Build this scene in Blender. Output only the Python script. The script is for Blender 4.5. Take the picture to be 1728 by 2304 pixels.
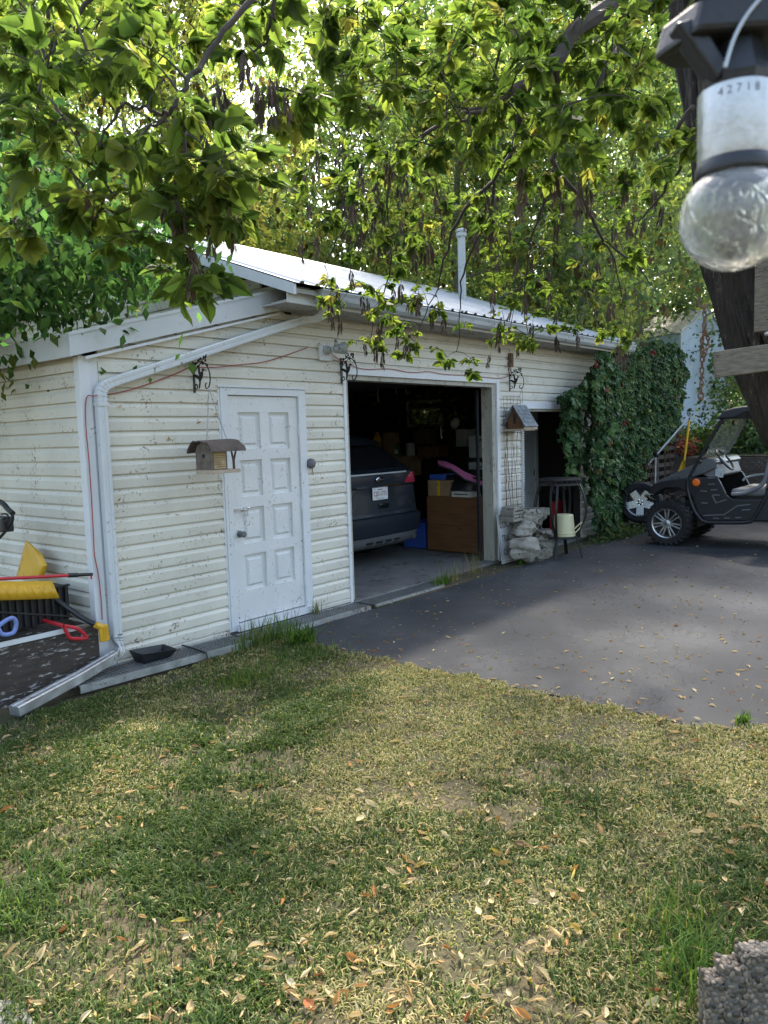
import bpy, bmesh, math, random
import numpy as np
from mathutils import Vector, Matrix
R = math.radians
random.seed(7); rng = np.random.default_rng(11)
for _o in list(bpy.data.objects): bpy.data.objects.remove(_o)
scene = bpy.context.scene
COL = scene.collection

# ------------------------------------------------------------------ camera
YAW, PITCH, ROLL, FPX, W, H = R(39.823), R(5.702), R(-1.773), 1726.65, 1728, 2304
CAM = Vector((-2.984, -5.413, 1.645))
FW = Vector((math.cos(PITCH)*math.cos(YAW), math.cos(PITCH)*math.sin(YAW), -math.sin(PITCH)))
_r = FW.cross(Vector((0, 0, 1))).normalized(); _u = _r.cross(FW)
RT = math.cos(ROLL)*_r + math.sin(ROLL)*_u
UP = -math.sin(ROLL)*_r + math.cos(ROLL)*_u
cd = bpy.data.cameras.new('camera'); cam = bpy.data.objects.new('camera', cd); COL.objects.link(cam)
m = Matrix((RT, UP, -FW)).transposed().to_4x4(); m.translation = CAM; cam.matrix_world = m
cd.sensor_fit = 'VERTICAL'; cd.sensor_height = 36.0; cd.lens = 36.0*FPX/H
cd.clip_start = 0.02; cd.clip_end = 600
cd.dof.use_dof = True; cd.dof.focus_distance = 7.0; cd.dof.aperture_fstop = 11.0
scene.camera = cam

# ------------------------------------------------------------------ sky, sun, exposure
SUN_YAW, SUN_EL = R(30), R(54)
w = bpy.data.worlds.new('World'); scene.world = w; w.use_nodes = True
nt = w.node_tree; bg = nt.nodes['Background']
sky = nt.nodes.new('ShaderNodeTexSky'); sky.sky_type = 'NISHITA'; sky.sun_disc = False
sky.sun_elevation = SUN_EL; sky.sun_rotation = R(90) - SUN_YAW
sky.air_density = 1.3; sky.dust_density = 4.0; sky.ozone_density = 0.6
nt.links.new(sky.outputs[0], bg.inputs[0]); bg.inputs[1].default_value = 0.15
sd = bpy.data.lights.new('sun', 'SUN'); sd.energy = 3.4; sd.angle = R(4.0); sd.color = (1, .93, .82)
sun = bpy.data.objects.new('sun', sd); COL.objects.link(sun)
sun.rotation_euler = Vector((-math.cos(SUN_EL)*math.cos(SUN_YAW), -math.cos(SUN_EL)*math.sin(SUN_YAW), -math.sin(SUN_EL))).to_track_quat('-Z', 'Y').to_euler()
vs = scene.view_settings
vs.view_transform = 'Standard'; vs.look = 'None'; vs.gamma = 1; vs.exposure = 1.98; vs.use_curve_mapping = False
scene.render.resolution_x, scene.render.resolution_y = 768, 1024

# ------------------------------------------------------------------ measuring: sight lines met with real planes
def ray(u, v): return FW + RT*((u-W/2)/FPX) - UP*((v-H/2)/FPX)
def dep(u, v, d): return CAM + ray(u, v)*d
def onp(u, v, i, k):
    d = ray(u, v); return CAM + d*((k-CAM[i])/d[i])
def fac(u, v, y=0.0): return onp(u, v, 1, y)
def lft(u, v, x=0.0): return onp(u, v, 0, x)
def gnd(u, v, z=0.0): return onp(u, v, 2, z)
def pix(P):
    d = Vector(P)-CAM; z = d.dot(FW); return (W/2+FPX*d.dot(RT)/z, H/2-FPX*d.dot(UP)/z, z)
def crop(ox, oy, k): return lambda x, y: (ox+x*k, oy+y*k)
c1 = crop(0, 480, .42194); c2 = crop(0, 960, .28933); c3 = crop(400, 760, .2983); c4 = crop(700, 760, .2983)
c5 = crop(1080, 740, .25316); c6 = crop(1380, 640, .2802); c8 = crop(640, 480, .4702)
cA = crop(1380, 880, .20977); cB = crop(760, 860, .20495); cS = crop(1100, 880, .18082)

# ------------------------------------------------------------------ helpers
def srgb(r, g, b):
    f = lambda c: (c/255/12.92) if c/255 <= .04045 else ((c/255+.055)/1.055)**2.4
    return (f(r), f(g), f(b), 1)
def tag(o, label=None, cat=None, group=None, kind=None):
    if label: o['label'] = label
    if cat: o['category'] = cat
    if group: o['group'] = group
    if kind: o['kind'] = kind
    return o
def empty(name, loc=(0, 0, 0), label=None, cat=None, group=None, rz=0):
    o = bpy.data.objects.new(name, None); o.empty_display_size = .05; COL.objects.link(o)
    o.location = loc; o.rotation_euler = (0, 0, rz)
    return tag(o, label, cat, group)
def link(name, me, mat, parent=None, local=False):
    o = bpy.data.objects.new(name, me); COL.objects.link(o)
    if mat is not None and not me.materials: me.materials.append(mat)
    if parent is not None:
        o.parent = parent
        if not local:
            o.matrix_parent_inverse = chain_inv(parent)
    return o
def world_of(o):
    mm = Matrix.LocRotScale(o.location, o.rotation_euler, o.scale)
    if o.parent is not None: mm = world_of(o.parent) @ o.matrix_parent_inverse @ mm
    return mm
def chain_inv(p): return world_of(p).inverted()
def perp(d):
    d = d.normalized(); a = Vector((0, 0, 1)) if abs(d.z) < .9 else Vector((1, 0, 0))
    x = d.cross(a).normalized(); return x, d.cross(x).normalized()
class MB:
    def __init__(s): s.v = []; s.f = []
    def add(s, vs, fs):
        n = len(s.v); s.v += [tuple(p) for p in vs]; s.f += [tuple(i+n for i in f) for f in fs]; return s
    def box(s, x0, x1, y0, y1, z0, z1):
        return s.add([(x, y, z) for z in (z0, z1) for y in (y0, y1) for x in (x0, x1)],
                     [(0, 2, 3, 1), (4, 5, 7, 6), (0, 1, 5, 4), (2, 6, 7, 3), (0, 4, 6, 2), (1, 3, 7, 5)])
    def obox(s, c, ax, ay, az):
        c = Vector(c); ax, ay, az = Vector(ax), Vector(ay), Vector(az)
        return s.add([c+i*ax+j*ay+k*az for k in (-1, 1) for j in (-1, 1) for i in (-1, 1)],
                     [(0, 2, 3, 1), (4, 5, 7, 6), (0, 1, 5, 4), (2, 6, 7, 3), (0, 4, 6, 2), (1, 3, 7, 5)])
    def bar(s, a, b, w_, h_, up=(0, 0, 1)):
        a, b = Vector(a), Vector(b); d = (b-a)
        x = d.cross(Vector(up)).normalized(); y = x.cross(d).normalized()
        return s.obox((a+b)/2, d/2, x*w_/2, y*h_/2)
    def tube(s, pts, r, n=8, cap=True, flat=None, up=None):
        pts = [Vector(p) for p in pts]; k = len(pts)
        rs = r if isinstance(r, (list, tuple)) else [r]*k
        vs = []; fs = []; px = None
        for i, p in enumerate(pts):
            d = (pts[min(i+1, k-1)]-pts[max(i-1, 0)]).normalized()
            if px is None:
                px, py = perp(d) if up is None else (d.cross(Vector(up)).normalized(), None)
            px = (px-d*px.dot(d))
            px = px.normalized() if px.length > 1e-6 else perp(d)[0]
            py = d.cross(px)
            for j in range(n):
                a = 2*math.pi*(j+.5)/n
                vs.append(p+px*(rs[i]*math.cos(a)*(flat[0] if flat else 1))+py*(rs[i]*math.sin(a)*(flat[1] if flat else 1)))
        for i in range(k-1):
            for j in range(n):
                a, b = i*n+j, i*n+(j+1) % n
                fs.append((a, b, b+n, a+n))
        if cap: fs += [tuple(range(n-1, -1, -1)), tuple(range((k-1)*n, k*n))]
        return s.add(vs, fs)
    def lathe(s, prof, c=(0, 0, 0), axis=(0, 0, 1), n=20, cap=True):
        c = Vector(c); ax = Vector(axis).normalized(); x, y = perp(ax); vs = []; fs = []
        for r_, h_ in prof:
            for j in range(n):
                a = 2*math.pi*j/n; vs.append(c+ax*h_+x*(r_*math.cos(a))+y*(r_*math.sin(a)))
        for i in range(len(prof)-1):
            for j in range(n):
                a, b = i*n+j, i*n+(j+1) % n; fs.append((a, b, b+n, a+n))
        if cap: fs += [tuple(range(n-1, -1, -1)), tuple(range((len(prof)-1)*n, len(prof)*n))]
        return s.add(vs, fs)
    def prism(s, poly, off):
        poly = [Vector(p) for p in poly]; off = Vector(off); n = len(poly)
        return s.add(poly+[p+off for p in poly],
                     [tuple(range(n-1, -1, -1)), tuple(range(n, 2*n))]+[(i, (i+1) % n, (i+1) % n+n, i+n) for i in range(n)])
    def ball(s, c, rx, ry=None, rz=None, n=10, m=7, mat=None):
        ry = ry or rx; rz = rz or rx; c = Vector(c); vs = [(0, 0, 1)]; fs = []
        for i in range(1, m):
            t = math.pi*i/m
            for j in range(n):
                a = 2*math.pi*j/n; vs.append((math.sin(t)*math.cos(a), math.sin(t)*math.sin(a), math.cos(t)))
        vs.append((0, 0, -1))
        for j in range(n): fs.append((0, 1+j, 1+(j+1) % n))
        for i in range(m-2):
            for j in range(n):
                a, b = 1+i*n+j, 1+i*n+(j+1) % n; fs.append((a, a+n, b+n, b))
        l = len(vs)-1
        for j in range(n): fs.append((l, l-n+(j+1) % n, l-n+j))
        out = []
        for p in vs:
            q = Vector((p[0]*rx, p[1]*ry, p[2]*rz)); q = (mat @ q) if mat else q; out.append(c+q)
        return s.add(out, fs)
    def mesh(s, name, mat=None, smooth=False):
        me = bpy.data.meshes.new(name); me.from_pydata([tuple(p) for p in s.v], [], s.f)
        bm = bmesh.new(); bm.from_mesh(me); bmesh.ops.recalc_face_normals(bm, faces=bm.faces); bm.to_mesh(me); bm.free()
        if mat: me.materials.append(mat)
        if smooth:
            me.polygons.foreach_set('use_smooth', [True]*len(me.polygons))
            try: me.set_sharp_from_angle(angle=R(40))
            except Exception: pass
        return me
    def build(s, name, mat, parent=None, smooth=False, bevel=0, seg=2, label=None, cat=None, group=None, kind=None):
        o = link(name, s.mesh(name, mat, smooth), mat, parent)
        if bevel:
            b = o.modifiers.new('bevel', 'BEVEL'); b.width = bevel; b.segments = seg; b.limit_method = 'ANGLE'; b.angle_limit = R(35)
        return tag(o, label, cat, group, kind)
def copy_tree(o, parent=None):
    c = o.copy(); COL.objects.link(c)
    if parent is not None: c.parent = parent
    for ch in list(o.children): copy_tree(ch, c)
    return c
def smooth_curve(pts, n=6):
    pts = [Vector(p) for p in pts]; out = []
    for i in range(len(pts)-1):
        p0, p1, p2, p3 = pts[max(i-1, 0)], pts[i], pts[i+1], pts[min(i+2, len(pts)-1)]
        for k in range(n):
            t = k/n
            out.append(.5*((2*p1)+(p2-p0)*t+(2*p0-5*p1+4*p2-p3)*t*t+(3*p1-p0-3*p2+p3)*t**3))
    out.append(pts[-1]); return out
def text_mesh(txt, size, depth=.001, spacing=1.0):
    cu = bpy.data.curves.new('lettering', 'FONT'); cu.body = txt; cu.size = size; cu.extrude = depth
    cu.align_x = 'CENTER'; cu.align_y = 'CENTER'; cu.resolution_u = 3; cu.space_character = spacing
    o = bpy.data.objects.new('lettering', cu); COL.objects.link(o)
    dg = bpy.context.evaluated_depsgraph_get(); me = bpy.data.meshes.new_from_object(o.evaluated_get(dg))
    bpy.data.objects.remove(o); bpy.data.curves.remove(cu); return me
def put_text(name, txt, size, mat, origin, xdir, ydir, parent, depth=.001, sx=1.0, spacing=1.0):
    me = text_mesh(txt, size, depth, spacing); x, y = Vector(xdir).normalized(), Vector(ydir).normalized(); z = x.cross(y)
    mm = Matrix((x*sx, y, z)).transposed().to_4x4(); mm.translation = Vector(origin); me.transform(mm)
    me.materials.clear(); return link(name, me, mat, parent)

# ------------------------------------------------------------------ materials
def newmat(name):
    mt = bpy.data.materials.new(name); mt.use_nodes = True; return mt, mt.node_tree.nodes, mt.node_tree.links, mt.node_tree.nodes['Principled BSDF']
def tex(N, L, coord, scale, detail=4, rough=.6, kind='ShaderNodeTexNoise'):
    t = N.new(kind); t.inputs['Scale'].default_value = scale
    if kind == 'ShaderNodeTexNoise': t.inputs['Detail'].default_value = detail; t.inputs['Roughness'].default_value = rough
    L.new(coord, t.inputs['Vector']); return t
def ramp(N, L, fac_, stops):
    r = N.new('ShaderNodeValToRGB'); e = r.color_ramp.elements
    while len(e) < len(stops): e.new(.5)
    for i, (p, c) in enumerate(stops): e[i].position = p; e[i].color = c
    L.new(fac_, r.inputs[0]); return r.outputs[0]
def mix(N, L, a, b, f, mode='MIX'):
    mx = N.new('ShaderNodeMix'); mx.data_type = 'RGBA'; mx.blend_type = mode
    for s_, v in ((6, a), (7, b), (0, f)):
        if hasattr(v, 'is_linked') or hasattr(v, 'links'): L.new(v, mx.inputs[s_])
        else: mx.inputs[s_].default_value = v
    return mx.outputs[2]
def bump(N, L, b, h, strength, dist=.01):
    bp = N.new('ShaderNodeBump'); bp.inputs['Strength'].default_value = strength; bp.inputs['Distance'].default_value = dist
    L.new(h, bp.inputs['Height']); L.new(bp.outputs[0], b.inputs['Normal'])
def pm(name, col, rough=.6, var=.25, scale=6, bmp=.15, bscale=60, metal=0, dirt=None, dscale=30, dthr=.58, world=True, coat=0, spec=None, stretch=None, rnd=0):
    """general procedural paint / plastic / stone / metal: base colour with mottling, grime specks and fine relief"""
    mt, N, L, b = newmat(name)
    if world: co = N.new('ShaderNodeNewGeometry').outputs['Position']
    else: co = N.new('ShaderNodeTexCoord').outputs['Object']
    if stretch:
        mp = N.new('ShaderNodeMapping'); mp.inputs['Scale'].default_value = stretch; L.new(co, mp.inputs[0]); co = mp.outputs[0]
    n1 = tex(N, L, co, scale, 6)
    lo = tuple(c*(1-var) for c in col[:3])+(1,); hi = tuple(min(1, c*(1+var)) for c in col[:3])+(1,)
    c = ramp(N, L, n1.outputs[0], [(.3, lo), (.7, hi)])
    if dirt:
        n2 = tex(N, L, co, dscale, 8, .7); n3 = tex(N, L, co, dscale/9, 3)
        mm = N.new('ShaderNodeMath'); mm.operation = 'MULTIPLY_ADD'; mm.inputs[1].default_value = .45; L.new(n3.outputs[0], mm.inputs[0]); 
        m2 = N.new('ShaderNodeMath'); m2.operation = 'ADD'; m2.inputs[1].default_value = -.225; L.new(n2.outputs[0], m2.inputs[0]); L.new(m2.outputs[0], mm.inputs[2])
        f = ramp(N, L, mm.outputs[0], [(dthr, (0, 0, 0, 1)), (dthr+.07, (1, 1, 1, 1))])
        c = mix(N, L, c, dirt, f)
    if rnd:
        oi = N.new('ShaderNodeObjectInfo'); hs = N.new('ShaderNodeHueSaturation')
        mr = N.new('ShaderNodeMapRange'); mr.inputs[3].default_value = 1-rnd; mr.inputs[4].default_value = 1+rnd
        L.new(oi.outputs['Random'], mr.inputs[0]); L.new(mr.outputs[0], hs.inputs['Value']); L.new(c, hs.inputs['Color']); c = hs.outputs[0]
    L.new(c, b.inputs['Base Color']); b.inputs['Roughness'].default_value = rough; b.inputs['Metallic'].default_value = metal
    if spec is not None: b.inputs['Specular IOR Level'].default_value = spec
    if coat: b.inputs['Coat Weight'].default_value = coat; b.inputs['Coat Roughness'].default_value = .08
    rr = ramp(N, L, n1.outputs[0], [(.3, (max(.02, rough-.1),)*3+(1,)), (.7, (min(1, rough+.12),)*3+(1,))]); L.new(rr, b.inputs['Roughness'])
    if bmp:
        n4 = tex(N, L, co, bscale, 5); bump(N, L, b, n4.outputs[0], bmp)
    return mt
def leafmat(name, trans=.5, rough=.5, attr=True, objvar=0.0, cols=None, tcol=(1.32, 1.5, 1.0)):
    mt, N, L, b = newmat(name); out = N['Material Output']
    if attr:
        at = N.new('ShaderNodeAttribute'); at.attribute_name = 'tint'; c = at.outputs['Color']
    else:
        oi = N.new('ShaderNodeObjectInfo'); c = ramp(N, L, oi.outputs['Random'], cols)
    geo = N.new('ShaderNodeTexCoord').outputs['Object']
    n = tex(N, L, geo, 35, 3); c = mix(N, L, c, ramp(N, L, n.outputs[0], [(.3, (.7, .7, .62, 1)), (.7, (1.15, 1.12, 1.0, 1))]), .6, 'MULTIPLY')
    L.new(c, b.inputs['Base Color']); b.inputs['Roughness'].default_value = rough; b.inputs['Specular IOR Level'].default_value = .2
    tr = N.new('ShaderNodeBsdfTranslucent'); L.new(mix(N, L, c, tcol+(1,), 1.0, 'MULTIPLY'), tr.inputs[0])
    ms = N.new('ShaderNodeMixShader'); ms.inputs[0].default_value = trans
    L.new(b.outputs[0], ms.inputs[1]); L.new(tr.outputs[0], ms.inputs[2]); L.new(ms.outputs[0], out.inputs[0]); return mt
def glassmat(name, col, rough=.05, alpha=.25):
    mt, N, L, b = newmat(name); out = N['Material Output']
    tr = N.new('ShaderNodeBsdfTransparent'); tr.inputs[0].default_value = (1, 1, 1, 1)
    b.inputs['Base Color'].default_value = col; b.inputs['Roughness'].default_value = rough
    n = tex(N, L, N.new('ShaderNodeTexCoord').outputs['Object'], 14, 5)
    f = ramp(N, L, n.outputs[0], [(.3, (alpha*.5,)*3+(1,)), (.7, (min(1, alpha*1.5),)*3+(1,))])
    ms = N.new('ShaderNodeMixShader'); L.new(f, ms.inputs[0]); L.new(tr.outputs[0], ms.inputs[1]); L.new(b.outputs[0], ms.inputs[2])
    L.new(ms.outputs[0], out.inputs[0]); return mt
GRIME = srgb(92, 70, 48)
M = {}
M['siding'] = pm('siding_vinyl', (.60, .572, .49, 1), .5, .13, 1.3, .04, 90, dirt=srgb(118, 98, 74), dscale=40, dthr=.605, rnd=.035)
M['trim'] = pm('white_trim', (.63, .64, .65, 1), .5, .06, 2, .05, 60, dirt=srgb(120, 112, 100), dscale=45, dthr=.63)
M['door'] = pm('door_paint', (.64, .64, .63, 1), .45, .07, 3, .08, 70, dirt=srgb(112, 100, 84), dscale=55, dthr=.612)
M['metalw'] = pm('white_aluminium', (.56, .58, .59, 1), .35, .08, 3, .04, 30, dirt=srgb(110, 108, 100), dscale=25, dthr=.63)
M['gutter'] = pm('gutter_grey', (.36, .385, .385, 1), .4, .12, 3, .04, 30, dirt=srgb(90, 84, 70), dscale=25, dthr=.6)
M['roof'] = pm('roof_steel', (.36, .38, .40, 1), .5, .12, 1.5, .05, 20, metal=.25, dirt=srgb(120, 116, 100), dscale=9, dthr=.62)
M['soffit'] = pm('soffit', (.36, .35, .32, 1), .7, .15, 3, .1, 50, dirt=srgb(90, 74, 56), dscale=30, dthr=.56)
M['jambwood'] = pm('jamb_wood', (.37, .35, .29, 1), .7, .16, 4, .2, 40, dirt=srgb(84, 70, 52), dscale=22, dthr=.58, stretch=(3, 3, .5))
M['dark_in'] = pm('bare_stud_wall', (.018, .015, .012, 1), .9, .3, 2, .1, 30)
M['concrete'] = pm('concrete', (.135, .13, .122, 1), .8, .22, 3, .25, 80, dirt=srgb(70, 62, 52), dscale=8, dthr=.58)
M['wood_w'] = pm('weathered_wood', (.26, .225, .185, 1), .85, .35, 7, .5, 50, stretch=(2, 2, 14))
M['wood_wx'] = pm('weathered_board', (.17, .145, .112, 1), .85, .4, 6, .6, 40, stretch=(3, 3, 16), dirt=srgb(58, 46, 34), dscale=9, dthr=.58)
M['wood_d'] = pm('dark_old_wood', (.055, .042, .032, 1), .85, .4, 4, .5, 40, stretch=(2, 2, 12), dirt=(.40, .39, .37, 1), dscale=9, dthr=.615)
M['wood_b'] = pm('brown_veneer', (.15, .068, .026, 1), .55, .3, 5, .15, 40, stretch=(2, .6, 8), dirt=srgb(40, 20, 10), dscale=6, dthr=.66)
M['black'] = pm('black_iron', (.011, .011, .012, 1), .45, .3, 20, .15, 120)
M['blackp'] = pm('black_plastic', (.013, .014, .017, 1), .42, .2, 12, .1, 160, dirt=srgb(70, 64, 56), dscale=14, dthr=.68)
M['chromew'] = pm('bright_wheel_chrome', (.22, .23, .25, 1), .25, .2, 12, .02, 40, metal=.95)
M['chrome'] = pm('chrome', (.75, .76, .78, 1), .14, .06, 12, 0, metal=1)
M['collar'] = pm('brushed_collar', (.50, .51, .53, 1), .38, .25, 60, .1, 200, metal=.65, world=False)
M['peel'] = pm('peeling_board', (.050, .038, .030, 1), .85, .45, 5, .6, 40, stretch=(1.5, 2, 6), dirt=(.42, .41, .39, 1), dscale=7, dthr=.555)
M['steel'] = pm('galvanised_steel', (.42, .43, .43, 1), .45, .22, 9, .1, 40, metal=.7, dirt=srgb(100, 90, 74), dscale=20, dthr=.6)
M['grate'] = pm('old_grating', (.17, .175, .17, 1), .55, .3, 9, .1, 60, metal=.5, dirt=srgb(110, 92, 66), dscale=20, dthr=.6)
M['alloy'] = pm('machined_alloy', (.55, .55, .55, 1), .28, .15, 15, .03, 60, metal=.9)
M['rust'] = pm('rusty_iron', (.13, .065, .035, 1), .8, .4, 25, .4, 90)
M['yellow'] = pm('yellow_plastic', (.62, .35, .02, 1), .4, .14, 4, .06, 50, dirt=srgb(110, 84, 30), dscale=12, dthr=.61)
M['redp'] = pm('red_plastic', (.45, .02, .03, 1), .4, .15, 8, .05, 60)
M['redcord'] = pm('red_cord', (.33, .06, .05, 1), .6, .2, 20, 0)
M['blue'] = pm('blue_plastic', (.04, .10, .42, 1), .4, .15, 6, .05, 60)
M['bluel'] = pm('light_blue_plastic', (.16, .22, .48, 1), .45, .15, 6, .05, 60)
M['stone'] = pm('cast_stone', (.27, .25, .21, 1), .9, .35, 12, 1.0, 38, dirt=srgb(62, 54, 44), dscale=12, dthr=.54)
M['cream'] = pm('cream_plastic', (.58, .54, .33, 1), .45, .08, 4, .05, 40, dirt=srgb(130, 116, 80), dscale=10, dthr=.66)
M['tyre'] = pm('tyre_rubber', (.011, .011, .012, 1), .75, .3, 14, .25, 90, dirt=srgb(64, 58, 50), dscale=7, dthr=.66)
M['car'] = pm('slate_metallic_paint', (.012, .016, .024, 1), .45, .06, 3, 0, metal=.0, coat=.12, spec=.22)
M['carblack'] = pm('gloss_black', (.010, .011, .013, 1), .12, .1, 3, 0, coat=.4)
M['cargrey'] = pm('grey_cladding_rib_glint', (.10, .105, .11, 1), .5, .1, 6, .1, 120)
M['redlens'] = pm('red_lens', (.42, .03, .06, 1), .15, .15, 6, 0, coat=.6)
M['white'] = pm('white_paint', (.64, .64, .63, 1), .5, .05, 8, .02, 60)
M['redink'] = pm('dark_red_ink', (.20, .03, .05, 1), .6, .05, 8, 0)
M['blackink'] = pm('black_ink', (.02, .02, .02, 1), .6, .05, 8, 0)
M['greyink'] = pm('grey_ink', (.12, .12, .13, 1), .6, .1, 8, 0)
M['orange'] = pm('orange_lens', (.75, .14, .01, 1), .3, .1, 9, .05, 60)
M['utv'] = pm('utv_silver_hood', (.085, .09, .10, 1), .35, .12, 5, .03, 60, metal=.3, coat=.3, dirt=srgb(96, 88, 76), dscale=10, dthr=.66)
M['utvb'] = pm('utv_black_body', (.009, .010, .013, 1), .4, .2, 6, .05, 120, dirt=srgb(66, 60, 52), dscale=9, dthr=.70)
M['seat'] = pm('seat_vinyl', (.16, .16, .165, 1), .5, .2, 8, .15, 60)
M['shingle'] = pm('grey_shingle', (.15, .17, .18, 1), .85, .35, 12, .5, 70, rnd=.25)
M['barkhouse'] = pm('bark_panel', (.15, .12, .10, 1), .9, .4, 18, .8, 45)
M['barkroof'] = pm('bark_roof', (.085, .065, .055, 1), .85, .35, 14, .6, 40)
M['birch'] = pm('pale_wood', (.42, .34, .26, 1), .75, .25, 9, .3, 60)
M['twig'] = pm('willow_sticks', (.40, .30, .17, 1), .75, .3, 14, .2, 60)
M['pink'] = pm('pink_foam', (.62, .16, .34, 1), .6, .15, 5, .1, 40)
M['cardb'] = pm('cardboard', (.30, .20, .11, 1), .8, .2, 5, .1, 40)
M['paper'] = pm('paper_white', (.6, .58, .52, 1), .7, .15, 8, .05, 40)
M['green'] = pm('green_jug', (.04, .16, .08, 1), .4, .2, 8, .05, 40)
M['tarp'] = pm('white_tarp', (.52, .60, .70, 1), .5, .06, 2, .25, 3)
M['tarproof'] = pm('dirty_roof_tarp', (.50, .46, .40, 1), .7, .22, 2.5, .3, 8, dirt=srgb(110, 100, 84), dscale=6, dthr=.56)
M['bark'] = pm('tree_bark', (.026, .020, .017, 1), .95, .75, 11, 1.0, 26, stretch=(3, 3, .7), dirt=srgb(96, 84, 72), dscale=16, dthr=.60)
M['branch'] = pm('branch_bark', (.055, .043, .034, 1), .9, .35, 20, .5, 60)
M['trunkf'] = pm('poplar_bark', (.20, .19, .16, 1), .9, .35, 7, .5, 20, stretch=(2, 2, .7), rnd=.2)
M['vinewood'] = pm('vine_stem', (.09, .055, .04, 1), .9, .3, 20, .3, 60)
M['seed'] = pm('dry_samara', (.085, .055, .038, 1), .8, .45, 30, .2, 60, world=False, rnd=.4)
M['leaf'] = leafmat('tree_leaf', .72, .55)
M['leafo'] = leafmat('maple_leaf', .72, .5, attr=False, cols=[(0, (.056, .088, .022, 1)), (.45, (.098, .140, .030, 1)), (.8, (.155, .198, .042, 1)), (.96, (.21, .225, .05, 1)), (1, (.34, .27, .08, 1))])
M['leafv'] = leafmat('creeper_leaf', .25, .42, tcol=(.9, 1, .6))
M['leafvo'] = leafmat('creeper_leaf_large', .22, .35, attr=False, cols=[(0, (.022, .060, .020, 1)), (.5, (.045, .105, .034, 1)), (.85, (.085, .155, .045, 1)), (.97, (.12, .17, .05, 1)), (1, (.18, .035, .02, 1))], tcol=(.9, 1, .6))
M['grass'] = leafmat('grass_blade', .40, .55, tcol=(1.3, 1.3, .7))
M['dry'] = leafmat('dry_leaf', .30, .6, tcol=(1.1, 1, .8))
M['dryo'] = leafmat('dry_fallen_leaf', .28, .6, attr=False, cols=[(0, (.42, .30, .15, 1)), (.4, (.58, .46, .26, 1)), (.74, (.66, .56, .37, 1)), (.88, (.50, .25, .08, 1)), (.94, (.32, .10, .05, 1)), (1, (.48, .42, .10, 1))], tcol=(1.1, 1, .8))
M['pebble'] = pm('river_pebble', (.135, .105, .075, 1), .5, .3, 30, .1, 80, rnd=.7)
M['pebblep'] = leafmat('packed_pebble', 0.0, .5)
M['mortar'] = pm('aggregate_mortar', (.13, .115, .095, 1), .9, .3, 20, .6, 60)
M['glass'] = glassmat('clear_plastic', (.5, .52, .5, 1), .08, .16)
M['winglass'] = glassmat('dirty_pane', (.10, .11, .10, 1), .1, .6)
M['flower'] = leafmat('petal', .3, .5)
# ================================================================== setting
ZL, ZA, ZF = -.122, -.126, -.08          # lawn, asphalt, garage floor
def vn(x, y, s, seed=0):                  # cheap smooth value noise (numpy)
    x = np.asarray(x, float)*s+seed*17.3; y = np.asarray(y, float)*s+seed*9.1
    xi, yi = np.floor(x), np.floor(y); fx, fy = x-xi, y-yi; fx = fx*fx*(3-2*fx); fy = fy*fy*(3-2*fy)
    h = lambda a, b: np.modf(np.abs(np.sin(a*127.1+b*311.7+seed)*43758.5453))[0]
    return (h(xi, yi)*(1-fx)+h(xi+1, yi)*fx)*(1-fy)+(h(xi, yi+1)*(1-fx)+h(xi+1, yi+1)*fx)*fy
def soilmat():
    mt, N, L, b = newmat('lawn_soil'); co = N.new('ShaderNodeNewGeometry').outputs['Position']
    a = tex(N, L, co, 1.6, 6); c_ = tex(N, L, co, 40, 6, .7)
    g = ramp(N, L, a.outputs[0], [(.35, (.035, .045, .015, 1)), (.5, (.075, .065, .032, 1)), (.68, (.12, .095, .055, 1))])
    f = mix(N, L, g, ramp(N, L, c_.outputs[0], [(.3, (.35, .32, .28, 1)), (.7, (1.3, 1.25, 1.1, 1))]), .8, 'MULTIPLY')
    L.new(f, b.inputs['Base Color']); b.inputs['Roughness'].default_value = .95; bump(N, L, b, c_.outputs[0], .8, .02); return mt
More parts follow.
